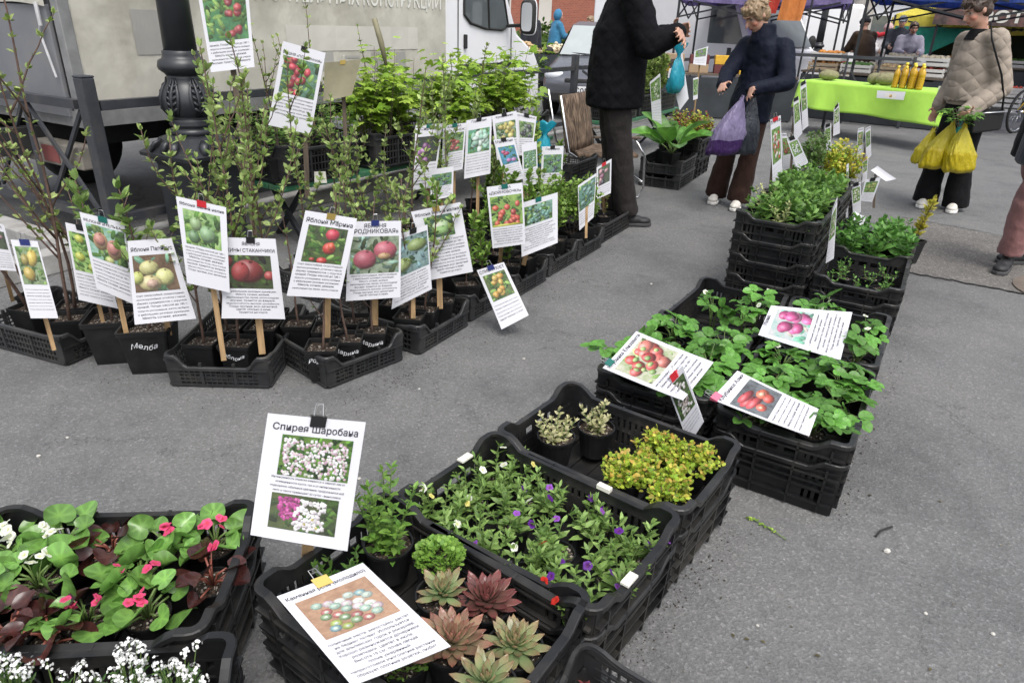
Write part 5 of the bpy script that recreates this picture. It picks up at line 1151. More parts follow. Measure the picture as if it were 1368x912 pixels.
for px, lb in (((630, 432), 'black net crate behind the yellow plum sign'), ((688, 402), 'black net crate under the red goji sign'), ((734, 372), 'black net crate under the blue honeysuckle sign'), ((773, 350), 'black net crate at the foot of the leafy berry bush')):
    k = G(*px); c = k+on((0, 0), 61, .2, 0)+vK; ROW.append(c); crate(c, SK, lb, 'mesh', sc=.97)
k = G(803, 326); c8 = k+on((0, 0), 61, .28, 0)+on((0, 0), 151, .2, 0); crate(c8, 61, 'last black net crate of the row in front of the standing man', 'mesh')
MID = []
for i in range(6):
    c = RC(2.62+.43*i, -2.68); MID.append(c); crate(c, SK, 'black net crate in the second row below the hanging signs', 'mesh', 0, 'second row crates', .97)
SAP = 'thin leafless-based apple sapling among the signs'
# lettered pots in front
for (px, z, txt, lb, rz) in (((148, 487), 0, '', 'plain black square pot standing on the asphalt beside the net crate', .25), ((196, 500), 0, 'Мелба', 'black square pot with white handwriting standing on the asphalt', .2)):
    p = G(*px)+V(0, .085, 0); e = sapling((p[0], p[1], 0), .62, lb, 'sq20', (.05, .1), 3, .06, (.03, .055), ((.12, .2, .05), (.26, .38, .12)), .006, None, (4, 7), .3, name='potted_apple_tree'); e.rotation_euler[2] = rz
    if txt: pot_text(e, txt, .1, .2, .024)
for i, (x, y, txt, lb) in enumerate(((-.19, -.11, 'Марина', 'square pot lettered in white at the near corner of its crate'), (-.19, .03, 'Марина', 'square pot lettered in white second from the near corner'), (-.055, -.115, '', 'plain square pot behind the near corner pot'), (-.05, .03, '', 'plain square pot in the middle of the lettered crate'), (-.19, .165, 'Родник', 'square pot with short white word at the right end of the crate'), (.09, .1, '', 'plain square pot at the back of the lettered crate'))):
    p = on(c3, 138, x, y*.92, .012); e = sapling(p, .5+.2*rng.random(), lb, 'sq12', (.0, .05), 1, .08, (.015, .03), APPLE, .0055, None, (2, 4), .5, name='potted_sapling'); e.rotation_euler[2] = 48*D2R-.75
    if txt: pot_text(e, txt, .065, .15, .02)
for i, (x, y) in enumerate(((-.16, .1), (-.17, -.05), (-.02, .05), (-.0, -.1), (.13, .08), (.14, -.09))):
    e = sapling(on(c2, 91, x, y, .012), .85+.5*rng.random(), 'tall apple sapling in the wide cut-out crate, '+['front corner by the lettered pot', 'front pot with white handwriting', 'middle pot on the lettered pot side', 'middle pot on the gold clip side', 'back pot on the lettered pot side', 'back pot on the gold clip side'][i], 'sq12', (-.05+.1*rng.random(), .03), 6, .05, (.016, .034), APPLE, .006, 'saplings of the cut-out crate', (3, 6), .35); e.rotation_euler[2] = 0
    if i == 1: pot_text(e, 'Яблоня', .065, .15, .018)
for i, (x, y, h, ln) in enumerate(((.16, -.06, 1.4, (-.1, .0)), (.05, .05, 1.25, (.1, .05)), (-.1, -.05, 1.3, (-.18, .1)), (-.22, .07, 1.0, (-.1, .1)), (.2, .1, .95, (.12, .1)))):
    sapling(on(c1, -21, x, y, .012), h, 'tall nearly bare sapling in the pear sign crate, '+['tallest, behind the pear sign', 'middle pot, leaning to the corner post', 'leaning away from the corner post', 'end pot far from the square pots', 'short one next to the square pots'][i], 'sq12', ln, 5, .075, (.014, .03), ((.18, .27, .06), (.4, .48, .18)), .008, 'bare saplings by the fence', (2, 5), .3, (.3, .5))
for i, (x, y) in enumerate(((-.19, -.11), (-.19, .03), (-.19, .14), (-.04, -.1), (-.04, .05), (.12, 0))): sapling(on(c4, 151, x, y, .012), .55+.2*rng.random(), 'young sapling under the white apple sign, '+['front pot beside the lettered crate', 'front pot in the middle', 'front pot beside the yellow plum sign', 'second pot beside the lettered crate', 'second pot beside the yellow plum sign', 'back pot'][i], 'sq12', (0, 0), 2, .07, (.02, .035), APPLE, .0055, 'saplings under the white apple sign', (3, 5), .45)
LBL = ['leafy sapling behind the yellow plum sign', 'leafy sapling beside the red goji sign', 'leafy sapling behind the blue honeysuckle sign', 'dense berry bush with small leaves at the row end']
for j, c in enumerate(ROW):
    for x, y in ((-.16, -.1), (-.16, .07), (.03, -.06), (.05, .11)):
        if j < 3: sapling(on(c, SK, x, y, .012), .3+.28*rng.random(), LBL[j], 'sq12', (0, 0), 4, .035, (.022, .04), ((.1, .2, .03), (.25, .4, .08)), .004, LBL[j]+'s', (4, 7), .2, stems=1)
        else: cloudbush(on(c, SK, x, y, .012), LBL[3], .12, .36, 700, (.018, .032), (((.11, .22, .03), (.28, .42, .09)),), 'sq12', 'dense berry bushes', 'berry_bush', 12)
sapling(on(ROW[3], SK, .15, -.15, .012), .75, 'tall berry branch with red buds leaning to the man', 'sq12', (.12, -.06), 2, .05, (.03, .055), ((.2, .34, .06), (.38, .5, .14)), .004, None, (3, 6), .4)
for x, y in ((-.2, .0), (-.05, .05), (.1, -.05), (.2, .06)): sapling(on(c8, 61, x, y, .012), .2+.1*rng.random(), 'short olive green seedling in the last crate', 'sq9', (0, 0), 2, .03, (.012, .024), ((.14, .17, .03), (.28, .3, .08)), .003, 'olive seedlings', (3, 5), .2)
for i, c in enumerate(MID):
    for x, y in ((-.17, -.08), (-.15, .1), (.02, -.1), (.03, .08), (.19, 0)):
        if i < 4 and (x, y) in ((-.15, .1), (.03, .08)): continue
        if i < 4: sapling(on(c, SK, x, y, .012), .65+.5*rng.random(), 'slender sapling with paired buds in the second row', 'sq12', (.02, 0), 4, .05, (.018, .036), APPLE, .0055, 'second row saplings', (3, 6), .22, mat_=M_BARK if rng.random() < .6 else M_BARK2)
        else: sapling(on(c, SK, x, y, .012), .42+.25*rng.random(), 'green leafy sapling at the far end of the second row', 'sq12', (.0, 0), 3, .03, (.028, .045), ((.12, .24, .03), (.28, .42, .08)), .004, 'leafy second row saplings', (4, 7), .2)

# ------------------------------------------------------------------ green bench with currants
M_GREENP = mat('green_paint', (.035, .14, .07), .5, .3, 6, dust=(.1, .12, .08), dscale=12); M_DSTEEL = mat('dark_steel', (.03, .032, .036), .45, .2, 20, metal=.3); M_TARP = mat('grey_board', (.42, .42, .40), .7, .15, 5)
def bench(o, dang, L, depth, h, label, boards=3):
    e = empty('bench_table', o, dang*D2R, label, 'table')
    for i in range(boards):
        mb = MB(); mb.box((L/2, (i+.5)*depth/boards, h-.02), (L, depth/boards-.012, .035)); mb.build('board', M_GREENP, e, bevel=.004)
    for k, x in enumerate(np.linspace(.18, L-.18, max(2, int(L/.85)))):
        for q in ((.06, depth-.06), (depth-.06, .06)):
            mb = MB(); mb.bar((x, q[0], 0), (x, q[1], h-.035), .03, .03); mb.build('leg', M_DSTEEL, e)
            x += .032
        mb = MB(); mb.bar((x-.02, .05, h-.055), (x-.02, depth-.05, h-.055), .03, .03); mb.build('crossbar', M_DSTEEL, e)
    return e
BA = 55.0; B0 = V(-1.47, 4.27, 0); bd = on((0, 0), BA, 1, 0); bnrm = on((0, 0), BA, 0, 1); BH = .42
bench(B0, BA, 3.15, .46, BH, 'long low green wooden bench carrying crates of currants')
BC = []
for i in range(4):
    c = B0+bd*(.33+.78*i)+bnrm*.22; BC.append(c)
    crate(c, BA, ['black slatted crate of dark shrubs at the lamp end of the green bench', 'black slatted crate of currants second along the green bench', 'black slatted crate of currants third along the green bench', 'black slatted crate of currants at the far end of the green bench'][i], 'net', BH, None, 1.35 if i else 1.25)
for i, c in enumerate(BC):
    for x in (-.27, -.1, .08, .25):
        for y in (-.13, .04, .16):
            p = on(c, BA, x+rng.normal(0, .015), y+rng.normal(0, .015), BH+.015)
            if i == 0:
                if y < .1: bush(p, 'dark green bushy shrub in the first bench crate', .34, 7, 150, (.025, .045), ((.05, .12, .02), (.14, .26, .05)), 'ovate', 'sq12', .5, 'dark bench shrubs', 'leafy_shrub')
            elif (x, y) not in ((-.27, .16), (.08, .16), (.25, -.13)): bush(p, 'bright green currant bush in the %s crate along the green bench' % ('second', 'third', 'last')[i-1], (.36+.34*rng.random()), 5, 85, (.06, .12), CURR, 'lobed', 'sq12', .45, 'bright currants of bench crate %d' % (i+1))
for (x, y, h, ln, k) in ((-.1, .1, .85, (-.05, .05), 0), (.1, .0, .75, (.1, 0), 0), (.2, .12, .95, (.12, .05), 0), (-.22, .05, .7, (-.12, 0), 0), (.0, .12, .8, (.02, .0), 1), (.2, .0, .6, (-.02, .0), 2)):
    sapling(on(BC[k], BA, x, y, BH+.015), h, 'long bare twig sapling rising in front of the truck', 'sq12', ln, 3, .08, (.012, .03), APPLE, .005, 'bare twigs on the bench', (2, 4), .35)
p = on(BC[2], BA, .1, -.1, BH+.015); sapling(p, .72, 'budding branch leaning left out of the currants', 'sq12', (-.35, -.25), 0, .03, (.015, .03), ((.25, .34, .07), (.4, .48, .14)), .006, None, (3, 5), .5)
# white cup-like scrap hung on the first crate
mb = MB(); mb.box((0, 0, 0), (.075, .006, .07), taper=.9); tag(mb.build('price_tag', M_STICK, loc=AT(428, 237, 4.25), rot=(0, 0, .3)), 'small cream card hanging on the bench crate front', 'tag')
# turquoise bags
def knot_bag(loc, label, s=1.0, mt=None, name='plastic_bag', twist=.4):
    mb = MB(); rings = []
    for z, r in ((-.17, .012), (-.165, .05), (-.13, .07), (-.06, .06), (0, .035), (.03, .012), (.05, .018), (.085, .05), (.1, .058)):
        rings.append([V(r*s*math.cos(a)*(1+.22*math.sin(3*a+z*30)), r*s*.6*math.sin(a)*(1+.2*math.cos(4*a+z*20)), z*s+.01*math.sin(5*a)) for a in np.linspace(0, 2*math.pi, 22, endpoint=False)])
    mb.loft(rings, cap=False); o = mb.build(name, mt, smooth=True, loc=loc, rot=(0, 0, twist)); return tag(o, label, 'bag')
def filmmat(name, col, tr=.35, rough=.25):
    if name in MATS: return MATS[name]
    m, nt, b = _new(name); n = noise(nt, 18, 4, .6, dims=(1, 1, .4)); r = ramp(nt, n.outputs[0], [(.3, [c*.75 for c in col]), (.7, col)])
    nt.links.new(r.outputs[0], b.inputs['Base Color']); b.inputs['Roughness'].default_value = rough; bump(nt, b, n.outputs[0], .8, .03)
    t = nt.nodes.new('ShaderNodeBsdfTranslucent'); nt.links.new(r.outputs[0], t.inputs[0]); mx = nt.nodes.new('ShaderNodeMixShader'); mx.inputs[0].default_value = tr
    nt.links.new(b.outputs[0], mx.inputs[1]); nt.links.new(t.outputs[0], mx.inputs[2]); nt.links.new(mx.outputs[0], nt.nodes['Material Output'].inputs[0]); MATS[name] = m; return m
M_TURQ = filmmat('turquoise_film', (.03, .42, .55))
knot_bag(AT(727, 188, 4.95), 'knotted turquoise plastic bag hanging among the signs', 1.25, M_TURQ)

# ------------------------------------------------------------------ signs of the left row
LEAFY = ('#2f4a22', '#7f9f58'); LV = ('#4f7a30', '#3a5f24', '#86a858')
def fruit(w, h, blobs, seed, bg=LEAFY, leaf=LV, nl=26): return paint(w, h, bg, blobs, seed, leaf, nl)
A_ = lambda px, **k: sign(px, **k)
pics = {
 'cherry': fruit(46, 50, berries(11, ['#a31f2b', '#8c1a24', '#b83a3c'], 101, .085, .4, .8, .2, .95), 101, ('#24543a', '#5fa060')),
 'flame': fruit(50, 50, berries(6, ['#c4203a'], 102, .09, .05, .3, .02, .2)+berries(18, ['#b51c36', '#cf2b46', '#9c1830'], 103, .1, .25, .75, .25, .95), 103, ('#2a4436', '#6f9a80')),
 'pear': fruit(30, 46, [(.62, .3, .22, .36, '#c9b03a', .3), (.35, .72, .24, .3, '#b8a035', -.2), (.3, .35, .16, .25, '#a89a3c', .1)], 104, ('#4a6a3a', '#a8b890')),
 'yplum': fruit(34, 50, [(.35, .15, .16, .16, '#c9d03a'), (.75, .5, .2, .22, '#d3cf3c'), (.25, .62, .17, .18, '#c4cc36'), (.6, .85, .15, .16, '#b9c840')], 105, ('#4a8a3a', '#b8d880')),
 'melba': fruit(50, 44, [(.32, .45, .19, .24, '#c9a06a', .4), (.3, .4, .15, .17, '#d08a78', .4), (.66, .6, .2, .26, '#cf9a6c', .3), (.64, .54, .16, .2, '#d2877c', .3), (.5, .95, .12, .1, '#c9cf7a')], 106, ('#5f9a7a', '#c9e4dc')),
 'papirus': fruit(52, 44, [(.38, .35, .24, .17, '#d3cf86'), (.72, .62, .22, .2, '#d9d98a'), (.36, .76, .26, .18, '#d3c68a'), (.4, .78, .14, .1, '#d9b49a'), (.08, .6, .14, .15, '#b9c060')], 107, ('#4a3626', '#8a7058'), ('#7fae90', '#6a9a70'), 8),
 'green': fruit(50, 44, [(.32, .38, .16, .17, '#8fae74'), (.62, .62, .22, .21, '#7fa672'), (.24, .76, .16, .17, '#5f8656')], 108, ('#3f7a3a', '#b9d890')),
 'red': paint(54, 46, ('#1d1a14', '#4a5a34'), [(.46, .48, .36, .3, '#8f2a2a', .1, .55), (.3, .5, .2, .26, '#a33434', 0, .1), (.94, .6, .12, .12, '#a83a34'), (.02, .2, .1, .14, '#8f2a2a')], 109, ('#5f7a3a', '#2c2a1c'), 14),
 'marina': paint(48, 50, ('#20301c', '#5a6a3a'), [(.64, .2, .17, .17, '#c4203f'), (.62, .58, .16, .17, '#d8361f'), (.66, .52, .08, .12, '#e85a2c'), (.5, .94, .13, .1, '#c42c24'), (.25, .92, .07, .05, '#b02c28')], 110, LV, 24),
 'rodnik': paint(54, 48, ('#4a5a3c', '#a8b8a0'), [(.3, .62, .24, .23, '#c0566a', .2), (.72, .38, .24, .22, '#c4566a', .1), (.7, .54, .13, .08, '#c9a06a')], 111, ('#6a8a58', '#88a898', '#3c4a2c'), 26),
 'greenap': paint(34, 46, ('#2c4438', '#9ab8b8'), [(.62, .3, .36, .24, '#8fa858', .2), (.12, .72, .32, .26, '#a0b468', .1)], 112, ('#3a5a3c', '#7a9aa0'), 16),
 'white': fruit(46, 34, [(.55, .58, .34, .26, '#b9d8a0', 0, .35), (.55, .7, .3, .15, '#9fd078', 0, .1)], 113, ('#1f3a24', '#5a8a70')),
 'yellow': fruit(40, 42, berries(13, ['#d8ac30', '#cf9c24', '#e0bc48'], 114, .13, .25, .8, .12, .95), 114, ('#3a4a28', '#7a8a50')),
 'goji': fruit(44, 46, berries(16, ['#c8442c', '#d8582f', '#b83424'], 115, .1, .15, .95, .3, .95)+[(.5, .97, .5, .05, '#b8b82c')], 115, ('#4f7a2c', '#a8c868')),
 'honey': fruit(44, 34, berries(24, ['#5a9a8a', '#3a6a60', '#88b8a0'], 116, .07), 116, ('#24483c', '#9ac8b0')),
 'lilac': paint(32, 48, ('#17181a', '#33402c'), berries(10, ['#a868a8', '#b884b8', '#8a4a88'], 117, .16, .05, .5, .35, .95), 117, ('#3a5a2c',), 8),
 'redfl': fruit(30, 44, berries(12, ['#a03c38', '#b85048'], 118, .13, .2, .7, .4, .9), 118, ('#3a6a4a', '#8aa078')),
 'pale': fruit(40, 40, berries(22, ['#b8dcc8', '#98c8b0', '#d8ece0'], 119, .13, hl=.05), 119, ('#2a7a5a', '#78b898')),
 'ybry': fruit(36, 30, berries(14, ['#c9bc50', '#b8a83c', '#d8cc70'], 120, .12), 120, ('#4a6a4a', '#c8d8c0')),
 'tulip': paint(34, 46, ('#2c4a34', '#58b0d8'), [(.4, .4, .2, .15, '#b83468'), (.25, .3, .14, .12, '#c84a7a'), (.45, .8, .16, .16, '#a868a8'), (.75, .82, .16, .15, '#b878b8')], 121, ('#2f5a2c', '#5a9a48'), 8),
 'black': fruit(36, 34, berries(14, ['#24242c', '#33333f', '#6a7a6a'], 122, .12), 122, ('#3a5a2c', '#b8c898')),
 'fir': fruit(30, 46, berries(20, ['#5a8a6a', '#7aa88a', '#a8c8b0'], 123, .09, hl=.05), 123, ('#2f5a40', '#88b090')),
 'blue': paint(38, 36, ('#3c6a48', '#78a080'), berries(8, ['#2c3a58', '#4a5a78'], 124, .07), 124, LV, 18),
 'fir2': fruit(30, 40, berries(20, ['#3a6a5a', '#88b0a8'], 125, .1, hl=.05), 125, ('#24483c', '#78a898')),
 'plum': paint(30, 36, ('#24242c', '#5a6a4a'), berries(8, ['#8a4a68', '#b8888c', '#33333c'], 126, .15), 126, LV, 6),
}
S3 = .155
A_([(-27, 292), (5, 300), (22, 362), (-10, 360)], Y=2.72, pic=pics['plum'], body=(.6, .95), clip='black', stake=G(17, 402, .14), label='sign cut by the picture edge on a short stake', title=[('СЛИВА', .1, .06)])
A_([(14, 320), (50, 322), (78, 425), (41, 425)], Y=2.5, title=[], pic=pics['pear'], pbox=(.08, .08, .94, .56), body=(.6, .9), nl=7, clip='blue', label='narrow sign of yellow pears with blue clip', start=4, lean=.25, stake=.12)
A_([(87, 297), (126, 306), (158, 412), (105, 400)], Y=2.68, title=[], pic=pics['yplum'], pbox=(.06, .1, .94, .6), body=(.62, .93), nl=7, clip='black', label='sign of yellow-green plums half behind the pink apple sign', start=2, stake=.17)
A_([(106, 283), (166, 298), (180, 407), (129, 385)], Y=2.58, title=[('ЯБЛОНЯ «МЕЛЬБА»', .1, .055)], pic=pics['melba'], pbox=(.08, .12, .96, .56), body=(.58, .92), nl=7, clip='green', label='sign of two pink-flushed apples with green clip', start=1, stake=.17)
A_([(170, 322), (229, 318), (262, 425), (180, 433)], Y=2.48, title=[('Яблоня Папирус', .13, .07)], pic=pics['papirus'], pbox=(.07, .18, .88, .62), body=(.64, .96), nl=7, clip=None, label='sign of three pale yellow apples over the lettered pot', start=0, stake=G(226, 447, .16))
A_([(235, 262), (302, 277), (307, 391), (250, 378)], Y=2.46, title=[('Яблоня Белый налив', .08, .04)], pic=pics['green'], pbox=(.1, .12, .86, .52), body=(.54, .84), nl=8, clip='red', label='sign of green apples with red clip on wooden stake', start=3, stake=.12)
A_([(300, 317), (368, 319), (381, 426), (296, 425)], Y=2.53, title=[('ЯБЛОНЯ', .09, .04), ('КИНЫ СТАКАНЧИКИ', .17, .055)], pic=pics['red'], pbox=(.06, .21, .86, .62), body=(.64, .94), nl=8, clip='black', label='sign of a large dark red apple with black clip', start=5, stake=.12)
A_([(408, 281), (477, 292), (454, 399), (383, 395)], Y=2.55, title=[('Яблоня Марина', .12, .065)], pic=pics['marina'], pbox=(.12, .15, .88, .58), body=(.59, .92), nl=8, clip='gold', label='sign of two scarlet apples with gold clip on stake', start=0, stake=G(437, 455, .14))
A_([(466, 296), (536, 295), (535, 397), (462, 402)], Y=2.72, title=[('ЯБЛОНЯ', .08, .05), ('«РОДНИКОВАЯ»', .15, .055)], pic=pics['rodnik'], pbox=(.05, .19, .96, .66), body=(.67, .96), nl=8, clip='blue', label='sign of two pink apples on a branch with stake', start=4, stake=G(501, 434, .15))
A_([(533, 312), (571, 300), (577, 386), (523, 413)], Y=2.9, title=[], pic=pics['greenap'], pbox=(.08, .08, .97, .6), body=(.62, .95), nl=8, clip='black', label='sign of green apples half behind the pink apple sign', start=6, stake=G(552, 425, .15))
A_([(549, 283), (615, 270), (632, 363), (576, 374)], Y=3.02, title=[('Яблоня Белый налив', .09, .045)], pic=pics['white'], pbox=(.2, .12, .78, .42), body=(.45, .95), nl=11, clip='gold', label='large sign of one pale green apple with gold clip', start=2, stake=G(588, 412, .15))
A_([(637, 361), (673, 350), (706, 420), (670, 439)], Y=3.12, title=[('СЛИВА ПОЕТ', .08, .06)], pic=pics['yellow'], pbox=(.1, .12, .9, .56), body=(.6, .9), nl=5, clip='blue', bend=.25, label='curling sign of yellow cherry plums hanging over the asphalt', start=7, lean=.3)
A_([(650, 250), (698, 244), (702, 326), (658, 332)], Y=3.5, title=[('СЛИВА', .06, .04), ('«ДЮЙМОВОЧКА»', .13, .045)], pic=pics['goji'], pbox=(.06, .17, .96, .66), body=(.68, .96), nl=7, clip='green', label='sign of orange-red berries with green clip on stake', start=1, stake=G(668, 352, .15))
A_([(694, 272), (745, 257), (745, 324), (697, 343)], Y=3.6, title=[], pic=pics['honey'], pbox=(.12, .1, .86, .46), body=(.5, .92), nl=10, clip='green', label='sign of blue honeysuckle leaves beside the orange berry sign', start=5, stake=V(.05, 3.72, .15))
A_([(772, 248), (797, 231), (793, 290), (774, 308)], Y=4.35, title=[], pic=pics['fir2'], pbox=(.04, .06, .96, .6), body=(.64, .92), nl=5, clip=None, label='bluish leaf sign leaning before the berry bush', start=2, stake=G(783, 318, .15))
A_([(797, 224), (817, 212), (816, 258), (798, 266)], Y=4.75, title=[], pic=pics['plum'], pbox=(.1, .08, .9, .62), body=(.66, .92), nl=4, clip='red', label='sign with two dark photos in front of the man', start=8, stake=G(806, 282, .15))
hang = [([(555, 168), (592, 165), (580, 250), (552, 254)], 4.35, 'lilac', 'sign of a lilac flower hanging at the left of the second row', 'green', [('Сирень', .08, .05)]),
        ([(573, 227), (606, 222), (605, 262), (576, 268)], 4.1, 'blue', 'small sign of dark blue berries low under the lilac sign', None, []),
        ([(592, 168), (623, 164), (618, 226), (590, 232)], 4.45, 'redfl', 'sign of reddish leaves beside the lilac sign', 'green', [('КАЛИНА', .07, .05), ('БУЛЬДЕНЕЖ', .15, .05)]),
        ([(623, 161), (657, 155), (655, 232), (620, 239)], 4.5, 'pale', 'sign of pale mint green blossom balls', 'black', [('Гортензия', .06, .04)]),
        ([(657, 155), (690, 148), (694, 208), (664, 214)], 4.6, 'ybry', 'sign of yellow gooseberries behind the tulip tree sign', 'black', [('Крыжовник', .08, .05)]),
        ([(659, 187), (686, 183), (701, 238), (677, 246)], 4.4, 'tulip', 'narrow sign of pink magnolia blooms on blue sky', 'black', [('Магнолия', .09, .06)]),
        ([(690, 150), (717, 156), (711, 205), (694, 208)], 4.7, 'black', 'sign of black currant berries by the turquoise bag', 'black', [('СМОРОДИНА', .08, .06)]),
        ([(697, 193), (717, 189), (719, 245), (699, 250)], 4.5, 'fir', 'narrow sign of silvery leaves under the black currant sign', None, []),
        ([(724, 196), (753, 195), (750, 255), (722, 257)], 4.8, 'blue', 'sign of a blueberry bush right of the turquoise bag', 'black', [('Голубика', .08, .05)])]
for px, Yd, pk, lb, cl, tt in hang:
    c = AT(np.mean([p[0] for p in px]), np.mean([p[1] for p in px]), Yd+.03)
    A_(px, Y=Yd, title=tt, pic=pics[pk], pbox=(.1, .18, .93, .58), body=(.6, .94), nl=7, clip=cl, label=lb, start=len(lb) % 9, stake=.13)
A_([(263, -14), (331, -18), (340, 90), (282, 97)], Y=3.9, dark=1, title=[], pic=pics['cherry'], pbox=(.07, .02, .93, .63), body=(.66, .92), nl=6, clip='black', label='tall sign of dark red cherries beside the lamp post', start=3, stake=.13, lean=.1)
A_([(378, 55), (435, 71), (415, 180), (358, 167)], Y=4.0, dark=1, title=[('ВИШНЯ «ПЛАМЕННАЯ»', .13, .055)], pic=pics['flame'], pbox=(.1, .15, .92, .58), body=(.6, .85), nl=6, clip='black', label='tall sign of bright red cherries with black clip before the truck', start=0, stake=.42, lean=.1)
M_KRAFT = mat('brown_paper', (.19, .175, .105), .6, .2, 8)
o = A_([(434, 84), (482, 80), (470, 128), (432, 136)], Y=4.3, nl=0, clip='gold', label='brown backed sheet with gold clip seen from behind', bend=.1, twist=.25, stake=.45, dark=1)
for ch in o.children:
    if ch.name.startswith('sheet'): ch.data.materials.clear(); ch.data.materials.append(M_KRAFT)
mb = MB(); mb.tube([(0, 0, 0), (-.025, 0, .13), (-.06, 0, .26)], [.008, .018, .016], 10); o = mb.build('paper_roll', M_KRAFT, smooth=True, loc=AT(516, 88, 4.5)); tag(o, 'rolled brown paper wrap standing among currant twigs', 'paper')

nS = 900; mb = MB()
for i in range(nS):
    k = rng.integers(0, 6); a_, b_ = [((120, 500), (380, 520)), ((437, 530), (560, 480)), ((560, 480), (690, 405)), ((690, 405), (850, 300)), ((1100, 690), (1190, 470)), ((820, 875), (985, 690))][k]
    t = rng.random(); x = a_[0]+(b_[0]-a_[0])*t+abs(rng.normal(0, 16))*(1 if k > 0 else .3); y = a_[1]+(b_[1]-a_[1])*t+abs(rng.normal(0, 14))
    p = G(x, y); s_ = .0015+.003*rng.random()**2; mb.add([p+V(s_, 0, .0005), p+V(-s_*.6, s_*.8, .0005), p+V(-s_*.6, -s_*.8, .0005), p+V(0, 0, s_*1.1)], [(0, 1, 3), (1, 2, 3), (2, 0, 3)])
tag(mb.build('spilled_soil', mat('spilled_soil', (.035, .026, .02), .95, .4, 30)), 'dark soil crumbs spilled on the asphalt along the crates', 'soil', kind='stuff')
# ------------------------------------------------------------------ chair, plants behind the man, second bench
def camomat():
    m, nt, b = _new('bark_camouflage'); n = noise(nt, 9, 6, .65, dims=(1.8, 1.8, .5)); w = noise(nt, 22, 3, .5, dims=(2.6, 2.6, .35))
    r = ramp(nt, n.outputs[0], [(.3, (.035, .025, .018)), (.45, (.11, .075, .05)), (.6, (.2, .145, .1)), (.75, (.05, .06, .035))]); r.color_ramp.interpolation = 'LINEAR'
    r2 = ramp(nt, w.outputs[0], [(.42, (.45, .42, .4)), (.55, (1.15, 1.12, 1.1))]); nt.links.new(mixc(nt, 1.0, r.outputs[0], r2.outputs[0], 'MULTIPLY'), b.inputs['Base Color']); b.inputs['Roughness'].default_value = .9; return m
M_CAMO = camomat(); M_CHROME = mat('chrome_tube', (.75, .75, .76), .18, .05, metal=1)
e = empty('folding_chair', (.42, 6.15, 0), 8*D2R, 'folding camp chair with bark camouflage fabric behind the man', 'chair')
mb = MB(); n = 10
for k, yy in enumerate((0, .02)): pass
back = [[(.02-.1*v+.03*math.sin(u*3.14), u*.62, .38+.47*v) for u in np.linspace(0, 1, 9)] for v in np.linspace(0, 1, 7)]
vs = [p for r in back for p in r]+[(x-.025, y, z) for r in back for x, y, z in r]; k = 63
fs = [(j*9+i, j*9+i+1, (j+1)*9+i+1, (j+1)*9+i) for j in range(6) for i in range(8)]; fs += [tuple(k+a for a in f[::-1]) for f in fs]
bd = list(range(9))+[9*j+8 for j in range(1, 7)]+[54+i for i in range(7, -1, -1)]+[9*j for j in range(5, 0, -1)]; fs += [(bd[i], k+bd[i], k+bd[(i+1) % len(bd)], bd[(i+1) % len(bd)]) for i in range(len(bd))]
mb.add(vs, fs); o = mb.build('backrest', M_CAMO, e, True); o.rotation_euler = (0, 0, -35*D2R)
mb = MB(); mb.box((.36, .2, .37), (.55, .56, .035)); mb.build('seat', M_CAMO, e, bevel=.012)
for y in (-.1, .5):
    mb = MB(); mb.tube([(-.1, y, .86), (.0, y, .4), (.62, y, .03), (.62, y, .0)], .011, 8); mb.build('leg', M_CHROME, e, True)
    mb = MB(); mb.tube([(.58, y, .52), (.68, y, .38), (.7, y, .1), (.66, y, .012), (.2, y, .012), (.02, y, .012)], .011, 8); mb.build('leg', M_CHROME, e, True)
    mb = MB(); mb.box((.42, y, .53), (.42, .045, .02)); mb.build('armrest', M_OLDWOOD, e, bevel=.006)
mb = MB(); mb.tube([(.68, -.1, .15), (.68, .5, .15)], .01, 8); mb.build('stretcher', M_CHROME, e, True)
for i, z in enumerate((0, .14, .28)): crate((.36, 5.72), 62, 'top crate of the empty black crate stack beside the chair' if i == 2 else 'empty black crate within the stack beside the chair', 'mesh', z, None if i == 2 else 'empty crates by the chair')
kH = G(905, 255); cH = kH+on((0, 0), 147, .2, 0)+on((0, 0), 63, .28, 0); cH2 = cH+on((0, 0), 63, .6, 0)
crate(cH, 63, 'black net crate of the broad leaved hosta', 'mesh'); crate(cH, 63, 'second net crate stacked around the hosta pot', 'mesh', .13); crate(cH2, 63, 'black tall crate of reddish barberries behind the hosta', 'tall'); crate(cH2, 63, 'upper black crate of the reddish barberries', 'tall', .19)
hosta(on(cH, 63, -.05, -.03, .16), 'large bright green hosta with broad upright leaves', 9, .34)
bush(on(cH, 63, .15, .05, .15), 'lower leafy plant beside the hosta', .3, 6, 70, (.05, .08), ((.06, .14, .03), (.14, .24, .05)), 'ovate', 'sq12', .5, None, 'leafy_shrub')
for x, y in ((-.18, -.1), (-.1, .1), (.03, -.06), (.15, .07), (.2, -.1)): cloudbush(on(cH2, 63, x, y, .21), 'reddish and yellow barberry in the tall crate', .12, .3, 420, (.02, .035), (((.3, .3, .04), (.5, .46, .08)), ((.14, .03, .03), (.3, .07, .05)), GR), 'sq12', 'reddish barberries', 'barberry_shrub', 9)
b2 = V(1.02, 7.5, 0); bench(b2, 60, 2.1, .5, .48, 'second green bench carrying crates behind the man')
